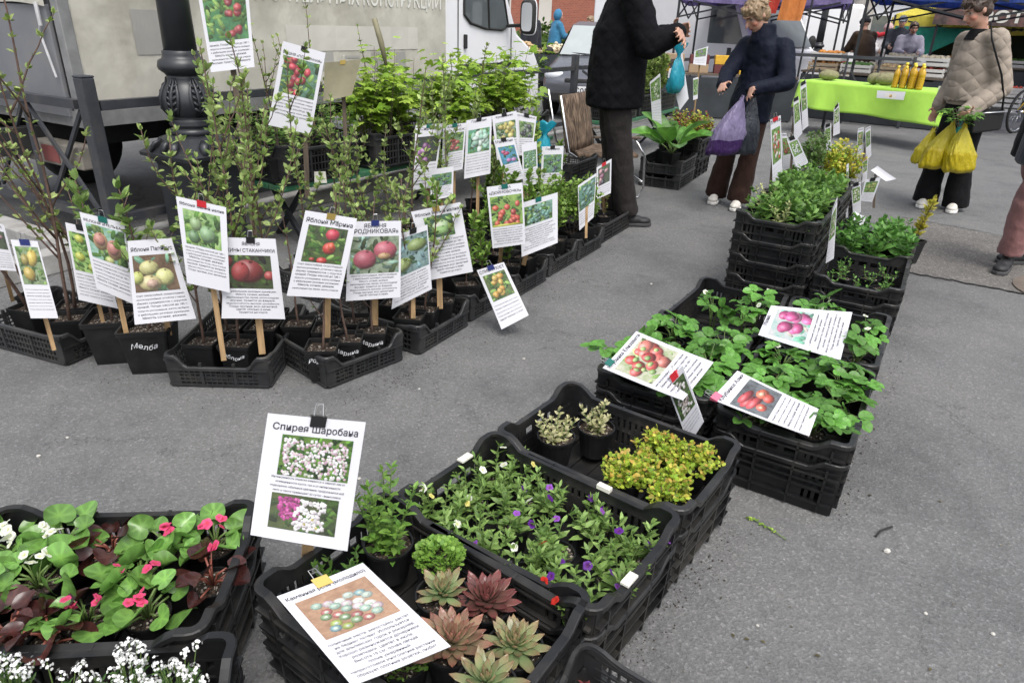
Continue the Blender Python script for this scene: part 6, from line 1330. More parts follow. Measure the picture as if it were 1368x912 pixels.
for i in range(3):
    c = b2+UROW*(.33+.66*i)+V(-.866, .5, 0)*.24; crate(c, 60, ['nearest black crate on the second bench', 'middle black crate on the second bench', 'farthest black crate on the second bench'][i], 'net', .48, None, 1.2)
    for x, y in ((-.18, -.1), (-.05, .08), (.1, -.08), (.2, .1)):
        sapling(on(c, 60, x, y, .495), .45+.3*rng.random(), 'leafy sapling on the second bench', 'sq12', (0, 0), 5, .04, (.04, .065), ((.12, .2, .04), (.28, .36, .1)), .005, 'second bench saplings', (4, 7), .2)
cloudbush(on(b2+UROW*.4+V(-.866, .5, 0)*.3, 60, 0, 0, .5), 'red leaved shrub on the second bench', .12, .75, 500, (.03, .05), (((.2, .03, .03), (.42, .08, .06)),), 'sq12', None, 'red_shrub', 10)
A_([(903, 128), (911, 68), (920, 132), (908, 148)], Y=7.0, nl=0, clip=None, label='folded white paper hanging below the first hand bag', name='paper_tag', cat='tag')
A_([(868, 110), (882, 98), (884, 172), (872, 168)], Y=6.95, pic=herbpic(91, ['#8aa878', '#c8d0b8']), pbox=(.05, .05, .95, .45), body=(.5, .95), nl=8, clip=None, label='white sign hanging from the second bench behind the man', lean=.05)
A_([(928, 68), (946, 62), (943, 88), (926, 86)], Y=7.9, nl=3, clip=None, pic=herbpic(92, ['#a070b0', '#7a9a60']), pbox=(.1, .05, .9, .5), body=(.6, .9), label='small sign of a purple flower by the tent post', stake=V(*(AT(936, 90, 8.0)[:2]), .5))
A_([(926, 105), (933, 103), (932, 132), (926, 134)], Y=7.6, nl=0, clip=None, pic=herbpic(93, ['#5a8a4a', '#a8c890']), pbox=(.05, .08, .95, .8), label='narrow leaf card on the second bench crate', name='plant_sign')
knot_bag(AT(906, 83, 6.9), 'turquoise plastic bag below the outstretched hand', 1.6, M_TURQ, twist=.9)
A_([(894, 92), (904, 89), (901, 107), (892, 104)], Y=6.85, nl=0, clip=None, label='small pale yellow card beside the turquoise bag', name='price_tag', cat='tag')

# ------------------------------------------------------------------ green cloth table with oil bottles
gA, gB = V(4.28, 11.16, 0), V(5.62, 9.27, 0); gd = (gB-gA)/np.linalg.norm(gB-gA); gn = V(-gd[1], gd[0], 0); gL = np.linalg.norm(gB-gA)
M_LIME = clothmat('lime_cloth', (.36, .62, .085), .7, .08, .6, sheen=.1, scl=3)
e = empty('market_table', gA, math.atan2(gd[1], gd[0]), 'market table behind the mint carrying oil bottles', 'table'); Dp = .75
mb = MB(); mb.box((gL/2, Dp/2, .735), (gL-.04, Dp-.04, .025)); mb.build('table_top', M_OLDWOOD, e)
for x in (.08, gL-.08):
    for y in (.08, Dp-.08): mb = MB(); mb.bar((x, y, 0), (x, y, .722), .035, .035); mb.build('leg', M_DSTEEL, e)
nx, ny = 60, 26; vs = []; hem = lambda u: .36+.012*math.sin(u*5)+.008*math.sin(u*17)
for j in range(ny+1):
    for i in range(nx+1):
        u = i/nx; x = -.03+u*(gL+.06); v = j/ny
        if v < .5: y = Dp*(1-v*2)-.0; z = .752+.004*math.sin(u*20+v*9)
        else:
            t = (v-.5)*2; y = -.02-.07*t-.032*t*math.sin(u*26+1+3*math.sin(u*5))-.035*t*math.sin(u*9); z = .752-(.752-hem(u))*t
        vs.append((x, y, z))
mb = MB(); mb.add(vs, [(j*(nx+1)+i, j*(nx+1)+i+1, (j+1)*(nx+1)+i+1, (j+1)*(nx+1)+i) for j in range(ny) for i in range(nx)])
o = mb.build('tablecloth', M_LIME, smooth=True, loc=gA, rot=(0, 0, math.atan2(gd[1], gd[0]))); tag(o, 'bright lime green cloth draped over the market table', 'tablecloth'); md = o.modifiers.new('s', 'SOLIDIFY'); md.thickness = .004
mb = MB(); vs = []      # the cloth's left end hangs down at an angle
for j in range(9):
    for i in range(9):
        u, t = i/8, j/8; vs.append((-.03-.16*t*(1-u)-.02*math.sin(u*9)*t, Dp*(1-u)-.02*u-.05*t*u, .75-t*(.33+.04*math.sin(u*7))))
mb.add(vs, [(j*9+i, (j+1)*9+i, (j+1)*9+i+1, j*9+i+1) for j in range(8) for i in range(8)]); o2 = mb.build('cloth_end', M_LIME, o, True)
M_OIL = mat('sunflower_oil', (.5, .3, .012), .12, .12, 8, spec=.6); M_CAPY = mat('yellow_cap', (.75, .6, .05), .4, .05)
def bottle(loc, label, s=1.0):
    e = empty('oil_bottle', loc, rng.random()*6, label, 'bottle', 'sunflower oil bottles'); e.scale = (s, s, s); mb = MB()
    P = [(.03, 0), (.043, .004), (.045, .02)]
    for k in range(5): P += [(.045, .03+.03*k), (.0415, .042+.03*k), (.045, .054+.03*k)]
    P += [(.045, .2), (.038, .235), (.02, .262), (.016, .27), (.016, .285)]; mb.lathe(P, 18); mb.build('body', M_OIL, e, True)
    mb = MB(); mb.lathe([(.019, .285), (.02, .287), (.02, .312), (.012, .314)], 14); mb.build('cap', M_CAPY, e, True); return e
for i, (t, y, s) in enumerate(((.60, .05, .85), (.62, .16, .98), (.645, .06, .85), (.67, .15, .98), (.695, .06, .92), (.72, .14, .98), (.745, .05, .9))): bottle(gA+gd*gL*t+gn*y+V(0, 0, .757), 'ribbed bottle of yellow sunflower oil on the lime cloth', s*1.05)
sun_pic = paint(30, 14, ('#e8e4d8', '#f4f2ea'), [(.5, .5, .14, .14, '#d8a860')], 140)
sign([(1172, 121), (1210, 123), (1207, 134), (1171, 131)], Y=9.85, title=[], pic=sun_pic, pbox=(.3, .3, .7, .9), body=(.1, .3), nl=1, clip=None, label='white price paper hanging on the lime cloth edge', lean=.05)
M_SACK = mat('mesh_sack', (.2, .19, .10), .8, .3, 40, bmp=.6, bscale=60, bdist=.01)
def sack(loc, label, r=(.16, .11, .075), rz=0):
    mb = MB()
    for k in range(16):
        d = rdir(1, (-.3, .9))[0]; mb.ell(d*np.array(r)*.62+V(0, 0, r[2]*.9), (.055, .05, .05), 8, 6)
    mb.ell((0, 0, r[2]*.95), r, 14, 8); me = remeshed(mb, 'net_sack', .018, 3); o = link('net_sack', me, M_SACK, None, loc, (0, 0, rz)); return tag(o, label, 'sack', 'vegetable sacks on the lime cloth')
sack(gA+gd*.2+gn*.35+V(0, 0, .757), 'small net sack of vegetables on the lime cloth'); sack(gA+gd*.95+gn*.3+V(0, 0, .757), 'small net sack of vegetables on the lime cloth', (.09, .08, .08)); sack(gA+gd*1.13+gn*.3+V(0, 0, .757), 'small net sack of vegetables on the lime cloth', (.17, .11, .09))
M_BOX = woodmat('box_wood', (.42, .33, .22), (9, 9, 30)); M_CARD = mat('cardboard', (.34, .24, .15), .85, .12, 6); M_WBOX = mat('white_box', (.62, .60, .56), .7, .08, 6)
def slat_box(loc, rz, label, group, L=.5, Wd=.34, H=.17, mt=None, fill=None, n=3):
    e = empty('produce_box', loc, rz, label, 'box', group)
    for sx in (-1, 1):
        for sy in (-1, 1): mb = MB(); mb.box((sx*(L/2-.015), sy*(Wd/2-.015), H/2), (.026, .026, H)); mb.build('corner_post', mt or M_BOX, e)
    for k in range(n):
        z = (k+.5)*H/n
        for sy in (-1, 1): mb = MB(); mb.box((0, sy*Wd/2, z), (L, .008, H/n*.68)); mb.build('slat', mt or M_BOX, e)
        for sx in (-1, 1): mb = MB(); mb.box((sx*L/2, 0, z), (.008, Wd-.01, H/n*.68)); mb.build('slat', mt or M_BOX, e)
    mb = MB(); mb.box((0, 0, .006), (L-.02, Wd-.02, .01)); mb.build('base', mt or M_BOX, e)
    if fill is not None:
        mb = MB()
        for i in range(40): mb.ell((rng.uniform(-L*.4, L*.4), rng.uniform(-Wd*.38, Wd*.38), H*.8+.035*rng.random()), (.036, .034, .032), 7, 5)
        o = mb.build('produce', fill, e, True); o['kind'] = 'stuff'
    return e
M_ORANGE = mat('apricots', (.6, .24, .04), .5, .2, 12); M_POT_ = mat('potatoes', (.5, .36, .2), .8, .2, 20); M_REDV = mat('tomatoes', (.45, .06, .03), .35, .2, 12); M_GRNV = mat('cucumbers', (.08, .18, .03), .5, .3, 10); M_PALE = mat('mushrooms', (.62, .54, .38), .8, .15, 20)
# slatted white box and pallet-like frame on the table end
slat_box(gA+gd*gL*.93+gn*.35+V(0, 0, .757), math.atan2(gd[1], gd[0]), 'flat pale box with orange slices at the table end', None, .5, .32, .06, M_WBOX, M_ORANGE, 1)
# produce stall beyond
def stall(o, ang, L, D, h, label, m_=None):
    e = empty('market_stall', o, ang*D2R, label, 'stall'); mb = MB(); mb.box((L/2, D/2, h-.015), (L, D, .03)); mb.build('table_top', m_ or M_OLDWOOD, e)
    mb = MB(); mb.box((L/2, .01, h/2-.02), (L-.02, .015, h-.08)); mb.build('front_panel', mat('dark_skirt', (.03, .035, .04), .8, .3, 3), e)
    for x in (.05, L-.05):
        for y in (.05, D-.05): mb = MB(); mb.bar((x, y, 0), (x, y, h-.03), .05, .05); mb.build('leg', M_DSTEEL, e)
    return e
sA = V(5.0, 13.2, 0); sAng = -38; stall(sA, sAng, 2.9, 1.1, .8, 'long dark produce stall beyond the lime cloth table')
fills = [M_ORANGE, M_REDV, M_GRNV, M_PALE, M_POT_]
SG_ = 'produce boxes on the long stall'
for i in range(5):
    for j in range(2):
        slat_box(on(sA, sAng, .32+.55*i, .3+.42*j, .8+.0), sAng*D2R, 'slatted box of fruit on the long dark stall', SG_, .5, .36, .14, [M_BOX, M_WBOX][(i+j) % 2], fills[(i*2+j) % 5], 2)
        if (i+j) % 3 == 0: slat_box(on(sA, sAng, .35+.55*i, .3+.42*j, .965), sAng*D2R, 'upper slatted box stacked on the long dark stall', 'stacked produce boxes', .5, .36, .14, M_WBOX, fills[(i+j) % 5], 2)
# right-hand stall with dark awning and lettering
rA = V(9.3, 16.6, 0); stall(rA, -30, 5.0, 1.0, .85, 'fruit stall under the dark awning with lettering')
for i in range(8): slat_box(on(rA, -30, .35+.58*i, .35, .85), -30*D2R, 'box of fruit under the dark awning', 'boxes under the dark awning', .5, .36, .16, [M_WBOX, M_BOX][i % 2], fills[i % 5], 2)
for i in range(4): slat_box(on(rA, -30, .5+.9*i, -.55, 0), -30*D2R, 'white box standing on the ground before the dark awning', 'white boxes on the ground', .6, .42, .3, M_WBOX, fills[(i+2) % 5], 3); slat_box(on(rA, -30, .5+.9*i, -.55, .31), -30*D2R, 'upper white box on the ground stack before the dark awning', 'upper white boxes on the ground', .6, .42, .2, M_WBOX, fills[i % 5], 3)
M_DKC = mat('dark_canvas', (.012, .02, .012), .85, .3, 2)
e = empty('awning', rA, -30*D2R, 'dark green awning with a lettered banner', 'awning')
mb = MB(); mb.box((2.5, 1.6, 1.5), (5.4, .04, 2.2)); mb.build('back_cloth', M_DKC, e); mb = MB(); mb.add([(-.3, -.4, 2.0), (5.4, -.4, 2.0), (5.4, 1.6, 2.75), (-.3, 1.6, 2.75)], [(0, 1, 2, 3)]); mb.build('roof_cloth', M_DKC, e)
for x in (-.2, 5.3):
    for y in (-.35, 1.5): mb = MB(); mb.bar((x, y, 0), (x, y, 2.0 if y < 0 else 2.7), .05, .05); mb.build('pole', M_DSTEEL, e)
mb = MB(); mb.box((2.5, -.42, 1.83), (5.6, .02, .36)); bn = mb.build('banner', mat('banner_print', (.07, .05, .045), .7, .5, 9, dust=(.25, .12, .1), dscale=4), e)
vv, ff = text_mesh('ВОТRUB', .03); mb = MB(); W_ = vv[:, 0].max(); mb.add([(.55+x/W_*1.5, -.436, 1.72+y*.3) for x, y in vv], ff); mb.build('lettering', M_STICK, bn)

# ------------------------------------------------------------------ tents
def tent(o, ang, L, D, h, col, label, valance=.2, rise=.75, name='canopy_tent', vcol=None, sides=None):
    e = empty(name, o, ang*D2R, label, 'tent'); M_C = filmmat('canopy_'+'_'.join('%03d' % int(c*999) for c in col), col, .35, .6)
    mb = MB(); n = 10; ap = V(L/2, D/2, h+rise)
    cs = [V(0, 0, h), V(L, 0, h), V(L, D, h), V(0, D, h)]
    for k in range(4):
        a, b = cs[k], cs[(k+1) % 4]; vs = []
        for j in range(7):
            t = j/6
            for i in range(n+1):
                u = i/n; p = a+(b-a)*u; q = p+(ap-p)*t; q = q-V(0, 0, .05*math.sin(math.pi*u)*(1-t)*1.2); vs.append(q)
        mb.add(vs, [(j*(n+1)+i, j*(n+1)+i+1, (j+1)*(n+1)+i+1, (j+1)*(n+1)+i) for j in range(6) for i in range(n)])
    mb.build('roof_cloth', M_C, e, True)
    for k in range(4):
        a, b = cs[k], cs[(k+1) % 4]; mb = MB(); vs = []; w = np.cross(b-a, V(0, 0, 1)); w /= np.linalg.norm(w)
        for j in range(3):
            for i in range(31): u = i/30; vs.append(a+(b-a)*u+w*(.012+.012*math.sin(u*40)*j)-V(0, 0, .06*math.sin(math.pi*u)+valance*j/2))
        mb.add(vs, [(j*31+i, j*31+i+1, (j+1)*31+i+1, (j+1)*31+i) for j in range(2) for i in range(30)]); mb.build('valance', filmmat('valance_'+'_'.join('%03d' % int(c*999) for c in (vcol or col)), vcol or col, .3, .6), e, True)
        mb = MB(); mb.bar(a-V(0, 0, h), a-V(0, 0, .02), .042, .042); mb.build('pole', M_DSTEEL, e)
        c0 = (a+b)/2
        for p, q in ((a-V(0, 0, .08), c0-V(0, 0, .42)), (a-V(0, 0, .42), c0-V(0, 0, .08)), (b-V(0, 0, .08), c0-V(0, 0, .42)), (b-V(0, 0, .42), c0-V(0, 0, .08))):
            mb = MB(); mb.bar(p, q, .018, .03); mb.build('truss', M_DSTEEL, e)
        mb = MB(); mb.bar(c0-V(0, 0, .1), ap-V(0, 0, .12), .018, .03); mb.build('rafter', M_DSTEEL, e)
    return e
BLUE = (.03, .07, .32); PURP = (.12, .08, .28)
tent((5.55, 12.4, 0), -33, 3.1, 3.0, 2.08, BLUE, 'blue canopy tent beyond the lime cloth table', .13)
tent((9.2, 12.6, 0), -33, 3.1, 3.0, 2.06, (.04, .12, .5), 'bright blue canopy tent at the bicycle', .15)
tent((2.95, 14.5, 0), -20, 3.0, 3.0, 2.02, PURP, 'purple-blue canopy tent behind the woman in navy', .13, vcol=(.25, .2, .42))
tent((8.4, 17.2, 0), -25, 3.2, 3.0, 1.85, (.8, .68, .08), 'yellow canopy tent with green lower edge', .32, .6, vcol=(.82, .7, .1))
e = empty('side_curtain', (8.4, 17.1, 0), -25*D2R, 'green side curtain below the yellow tent', 'curtain'); mb = MB(); vs = [(x, -.02-.03*math.sin(x*9), z) for z in (.75, 1.15, 1.6) for x in np.linspace(0, 1.7*((z-.6)/1.0), 25)]; mb.add(vs, [(j*25+i, j*25+i+1, (j+1)*25+i+1, (j+1)*25+i) for j in range(2) for i in range(24)]); mb.build('cloth', filmmat('green_curtain', (.02, .3, .22), .3, .6), e, True); mb = MB(); mb.tube([(0, -.02, 1.6), (3.0, -.02, 1.6)], .012, 6); mb.build('curtain_rod', M_DSTEEL, e)
# red and orange cloth hung at the purple tent
p = AT(1052, 5, 13.0); e = empty('hanging_cloth', (p[0]-.35, 13.0, 0), -15*D2R, 'red and orange cloth hung beside the navy jacket woman', 'cloth')
for k, (x0, x1, cl) in enumerate(((0, .3, (.55, .05, .03)), (.3, .68, (.75, .25, .06)))):
    mb = MB(); vs = [(x0+(x1-x0)*i/8-.18*(2.4-z)*(1 if k == 0 else .6), .03*math.sin(i*1.4+k), z) for z in (2.4, 2.0, 1.68-.1*k) for i in range(9)]; mb.add(vs, [(j*9+i, (j+1)*9+i, (j+1)*9+i+1, j*9+i+1) for j in range(2) for i in range(8)]); mb.build('panel', filmmat('flagcloth%d' % k, cl, .3, .6), e, True)
mb = MB(); mb.tube([(-.05, .01, 2.41), (.75, .01, 2.41)], .012, 6); mb.tube([(.72, .03, 0), (.72, .03, 2.42)], .018, 6); mb.build('hanging_rod', M_DSTEEL, e)

# ------------------------------------------------------------------ fence, lamp, vans and kiosk in the background
fa, fb = AT(1050, 71, 12.75), AT(1222, 82, 11.95)
fence(V(fa[0], fa[1], 0), V(fb[0], fb[1], 0), 'thin dark railing behind the lime cloth table', H=1.1, posts=(0, 1), rails=(1.06, .3), pw=.05, npk=3)
lp2 = copy_tree(LP); q = AT(1094, 60, 19.0); lp2.location = (q[0], 19.0, 0); lp2['label'] = 'second ornate black lamp post beyond the lime cloth table'
def van(o, ang, label, L=4.6, H=2.2, W_=1.9, name='white_van'):
    e = empty(name, o, ang*D2R, label, 'van'); b = prof_solid([(0, .35), (0, .95), (.5, 1.05), (1.25, H-.1), (1.5, H), (L-.1, H), (L, H-.15), (L, .35)], 0, W_, 'body', M_WHITE, e, bev=.06)
    mb = MB(); mb.add([(.5, .12, 1.1), (.5, W_-.12, 1.1), (1.2, W_-.2, H-.16), (1.2, .2, H-.16)], [(0, 1, 2, 3)]); mb.v = [(x-.03, y, z+.01) for x, y, z in mb.v]; mb.build('windscreen', M_GLASS, b)
    for y in (-.004, W_+.004): mb = MB(); mb.add([(.8, y, 1.12), (1.3, y, H-.2), (1.95, y, H-.2), (1.95, y, 1.12)], [(0, 1, 2, 3)] if y < 0 else [(3, 2, 1, 0)]); mb.build('side_window', M_GLASS, b)
    mb = MB(); mb.ell((.75, -.2, 1.2), (.07, .12, .15)); mb.build('mirror', M_RUBBER, b, True)
    for s in (.3, W_-.3): mb = MB(); mb.box((.0, s, .78), (.05, .28, .16)); mb.build('headlight', mat('lamp_lens', (.55, .57, .6), .1, .1, 6), b, bevel=.02)
    for x in (.95, L-.9):
        for y in (.1, W_-.1): wheel(e, (x, y, .33), .33)
    return e
q = AT(1040, 62, 17.5); van((q[0]+.9, 16.6, 0), 120, 'white van parked nose-on between the tents')
e = empty('box_truck', (2.2, 21.5, 0), -8*D2R, 'large white box truck far behind the woman in navy', 'truck'); mb = MB(); mb.box((2.6, 1.2, 1.75), (5.6, 2.3, 2.3)); mb.build('cargo_box', M_WALLW, e, bevel=.03); mb = MB(); mb.box((2.6, 1.2, .5), (5.4, 1.6, .22)); mb.build('chassis_rail', M_RUBBER, e)
for x in (.8, 4.4):
    for y in (.2, 2.2): wheel(e, (x, y, .42), .42)
mb = MB(); mb.box((6.3, 1.2, 1.3), (1.6, 2.1, 1.7)); mb.build('cab', M_WHITE, e, bevel=.1)
# crates of yellow and brown goods on a table in front of that truck
stall(V(2.35, 12.6, 0), -10, 2.3, .7, .72, 'trestle table with yellow boxes behind the fence post')
for i in range(5):
    for k in range(2):
        mb = MB(); mb.box((0, 0, .07), (.32, .26, .14)); mb.box((0, 0, .075), (.33, .2, .06)); tag(mb.build('carton', [mat('yellow_card', (.62, .36, .03), .7, .15, 9), M_CARD, mat('dark_card', (.12, .03, .03), .7, .2, 9)][(i+k) % 3], loc=on(V(2.35, 12.6, 0), -10, .25+.42*i, .3, .72+.145*k), rot=(0, 0, -10*D2R), bevel=.006), 'small carton stacked on the trestle table behind the fence post', 'box', 'cartons on the trestle table')
# kiosk
e = empty('kiosk', (11.0, 25, 0), -15*D2R, 'white and blue kiosk beyond the second lamp post', 'kiosk'); mb = MB(); mb.box((2.2, 1.2, 1.4), (4.4, 2.4, 2.8)); mb.build('wall', M_WALLW, e)
M_BLUEP = mat('blue_panel', (.05, .22, .5), .5, .08, 3)
for x in (.6, 1.7, 2.8, 3.8): mb = MB(); mb.box((x, -.02, .55), (.9, .04, .9)); mb.build('blue_panel', M_BLUEP, e); mb = MB(); mb.box((x, -.02, 1.6), (.8, .05, .9)); w_ = mb.build('window', M_WHITE, e); mb = MB(); mb.box((x, -.055, 1.6), (.66, .02, .76)); mb.build('pane', M_GLASS, w_)
mb = MB(); mb.box((2.2, 1.1, 2.85), (4.8, 2.8, .14)); mb.build('roof', M_BLUEP, e)
mb = MB(); mb.lathe([(.42, 0), (.42, .12), (.3, .16), (.27, 2.6), (.3, 2.7), (.3, 2.8)], 20); q = AT(1146, 50, 22); tag(mb.build('concrete_pillar', mat('rough_concrete', (.34, .32, .29), .9, .2, 6, bmp=.4, bscale=30, bdist=.01), loc=(q[0], 22, 0), smooth=True), 'rough grey concrete pillar behind the stooping stallholder', 'pillar')
# potato stalls at the far left, before the brick building
sB = V(-.35, 17.3, 0); stall(sB, -4, 3.8, .9, .82, 'wooden stall with heaps of potatoes behind the car', M_BOX)
for i in range(5):
    c = on(sB, -4, .4+.72*i, .4, .82); mb = MB()
    for k in range(70):
        a = rng.random()*6.28; r = .3*rng.random()**.5; mb.ell((r*math.cos(a), r*.9*math.sin(a), .03+.2*(1-r/.3)*rng.random()), (.045, .04, .035), 6, 5)
    o = mb.build('potato_heap', [M_POT_, M_PALE][i % 2], loc=c, smooth=True); tag(o, ['heap of brown potatoes on the wooden stall', 'heap of pale mushrooms on the wooden stall'][i % 2], 'heap', ['potato heaps', 'mushroom heaps'][i % 2], 'stuff')
for i in range(4): bush((on(sB, -4, .3+.5*i, -.5, 0)), 'green seedling bundle below the potato stall', .65, 8, 220, (.07, .12), DARK, 'ovate', 'sq20', .35, 'seedling bundles below the stall', 'leafy_shrub')
stall(V(2.2, 19.5, 0), -4, 3.0, .9, .85, 'far pale stall table before the brick wall', M_WBOX)
for i in range(4): bush(on(V(2.2, 19.5, 0), -4, .4+.7*i, .4, .85), 'young leafy plants standing on the far pale stall', .55, 8, 160, (.07, .11), CURR, 'ovate', 'sq12', .45, 'leafy plants on the far stall', 'leafy_shrub')
# ------------------------------------------------------------------ bicycle
def bicycle(o, ang, label):
    e = empty('bicycle', o, ang*D2R, label, 'bicycle')
    for x in (0, 1.05):
        mb = MB(); mb.tube([(x+.33*math.cos(a), 0, .34+.33*math.sin(a)) for a in np.linspace(0, 2*math.pi, 36, endpoint=False)], .022, 8, closed=True); w = mb.build('wheel', M_RUBBER, e, True)
        mb = MB(); mb.tube([(x+.305*math.cos(a), 0, .34+.305*math.sin(a)) for a in np.linspace(0, 2*math.pi, 36, endpoint=False)], .01, 6, closed=True)
        for k in range(16): a = k*math.pi/8; mb.tube([(x, .02*(-1)**k, .34), (x+.3*math.cos(a), 0, .34+.3*math.sin(a))], .0018, 4)
        mb.tube([(x, -.05, .34), (x, .05, .34)], .02, 8); mb.build('spokes', M_CHROME, w, True)
    mb = MB(); bb = (.44, 0, .3); st_ = (.32, 0, .8); hd = (.86, 0, .82); hd2 = (.9, 0, .66)
    for p, q, r in ((bb, st_, .018), (bb, hd2, .021), (st_, hd, .018), (bb, (0, .05, .34), .012), (bb, (0, -.05, .34), .012), ((.34, 0, .72), (0, .05, .34), .01), ((.34, 0, .72), (0, -.05, .34), .01), (hd, hd2, .022), (hd2, (1.05, .05, .34), .014), (hd2, (1.05, -.05, .34), .014)): mb.tube([p, q], r, 8)
    mb.build('frame', mat('bike_yellow', (.6, .4, .03), .3, .1), e, True)
    mb = MB(); mb.tube([(.82, 0, .95), (.86, 0, .82)], .014, 7); mb.tube([(.82, -.3, .98), (.84, 0, .95), (.82, .3, .98)], .013, 7); mb.build('handlebar', M_DSTEEL, e, True)
    mb = MB(); mb.ell((.29, 0, .9), (.13, .07, .035)); mb.tube([(.3, 0, .89), (.32, 0, .8)], .013, 7); mb.build('saddle', M_RUBBER, e, True)
    mb = MB(); mb.lathe([(.02, -.01), (.09, -.008), (.09, .008), (.02, .01)], 20); mb.build('chainring', M_DSTEEL, e, loc=(.44, -.06, .3), rot=(math.pi/2, 0, 0)); mb = MB(); mb.tube([(.44, -.08, .3), (.56, -.09, .18)], .01, 6); mb.box((.56, -.13, .18), (.09, .08, .02)); mb.build('crank', M_DSTEEL, e)
    return e
p = G(1353, 178); bicycle((p[0], p[1], 0), 30, 'bicycle with yellow frame parked behind the woman in beige')
# ------------------------------------------------------------------ litter on the asphalt
mb = MB(); pts = [G(x, y, .006) for x, y in ((996, 690), (1008, 694), (1024, 703), (1038, 712), (1050, 720))]; o0 = pts[0]; mb.tube([p-o0 for p in pts], .0018, 5); e = mb.build('fallen_stem', M_STEM, loc=o0, smooth=True); tag(e, 'torn green plant stem lying on the asphalt', 'stem')
nL = 26; idx = rng.integers(0, 3, nL); Pl = [pts[i]-o0+(pts[i+1]-pts[i])*rng.random() for i in idx]; link('foliage', leafmesh('foliage', [leaves(Pl, rdir(nL, (0, .4)), .007+.008*rng.random(nL), tints(nL, *CURR), 'ovate')]), M_LEAF, e)
mb = MB(); pts = [G(x, y, .006) for x, y in ((1170, 716), (1176, 709), (1184, 706), (1192, 703))]; mb.tube([p-pts[0] for p in pts], .0035, 5); tag(mb.build('rubber_strip', M_RUBBER, loc=pts[0]), 'short black strip lying on the asphalt', 'litter')
for i, (x, y, s) in enumerate(((1184, 737, .011), (1236, 820, .006), (1326, 847, .006), (860, 748, .005), (1012, 836, .005), (480, 640, .007), (52, 610, .008), (1160, 560, .005), (90, 585, .006), (870, 380, .008), (560, 520, .006), (700, 480, .007))):
    mb = MB(); mb.ell((0, 0, s*.5), (s, s*.8, s*.6), 7, 5); mb.v = [(a+rng.normal(0, s*.1), b+rng.normal(0, s*.1), c) for a, b, c in mb.v]; tag(mb.build('pebble', mat('pale_stone', (.5, .48, .44), .85, .15), loc=G(x, y)), 'pale pebble lying loose on the asphalt', 'pebble', 'loose pebbles')
nL = 70; xs = rng.uniform(560, 1360, nL); ys = rng.uniform(420, 900, nL); Pl = np.array([G(x, y, .004) for x, y in zip(xs, ys)])
o = link('leaf_litter', leafmesh('leaf_litter', [leaves(Pl, rdir(nL, (0, .1)), .006+.01*rng.random(nL), tints(nL, (.05, .045, .02), (.16, .13, .06)), 'ovate', roll=.1)]), M_LEAF); tag(o, 'tiny dry leaf scraps strewn over the asphalt', 'litter', kind='stuff')
# ------------------------------------------------------------------ people
def skinmat():
    m, nt, b = _new('skin'); a = nt.nodes.new('ShaderNodeAttribute'); a.attribute_name = 'tint'; n = noise(nt, 30, 4); r = ramp(nt, n.outputs[0], [(.3, (.88, .86, .86)), (.7, (1.08, 1.05, 1.04))])
    nt.links.new(mixc(nt, 1.0, a.outputs['Color'], r.outputs[0], 'MULTIPLY'), b.inputs['Base Color']); b.inputs['Roughness'].default_value = .5; b.inputs['Subsurface Weight'].default_value = .12; b.inputs['Subsurface Radius'].default_value = (.02, .008, .004); return m
M_SKIN = skinmat()
def hand(mb, w, d, nrm, curl=.5, side=1, s=1.0):
    """palm with four fingers that bend towards nrm and a thumb leaving the side of the palm"""
    d = np.asarray(d, float)/np.linalg.norm(d); nrm = np.asarray(nrm, float); nrm = nrm-d*(nrm@d); nrm /= np.linalg.norm(nrm); sd = np.cross(d, nrm)*side
    R = np.stack([d, sd, nrm], 1); mb.ell(w+d*.048*s, (.05*s, .043*s, .017*s), 10, 8, R); mb.cap(w-d*.03*s, w+d*.03*s, .025*s, .026*s)
    for k, (o, L) in enumerate(((-.035, .062), (-.0115, .075), (.0115, .08), (.034, .072))):
        p = w+d*.085*s+sd*o*s; dd = d+sd*o*2.2; ang = 0
        for j, f in enumerate((.44, .32, .24)):
            ang += curl*(.55+.35*j); q = dd*math.cos(ang)+nrm*math.sin(ang); q /= np.linalg.norm(q); e = p+q*L*f*1.15*s; mb.cap(p, e, (.0088-.0008*j)*s, (.0082-.0008*j)*s, 8, 3); p = e
    p = w+d*.025*s+sd*.034*s; q = d*.55+sd*.75+nrm*.35*curl; q /= np.linalg.norm(q); e = p+q*.042*s; mb.cap(p, e, .0125*s, .0105*s, 8, 3); q2 = d*.85+sd*.25+nrm*(.3+.5*curl); q2 /= np.linalg.norm(q2); mb.cap(e, e+q2*.034*s, .0105*s, .009*s, 8, 3)
def ering(c, a, b, rt, fw, up=None, n=20, pw=1.0): 
    return [c+rt*a*math.cos(t)+fw*b*math.sin(t) for t in np.linspace(0, 2*math.pi, n, endpoint=False)]
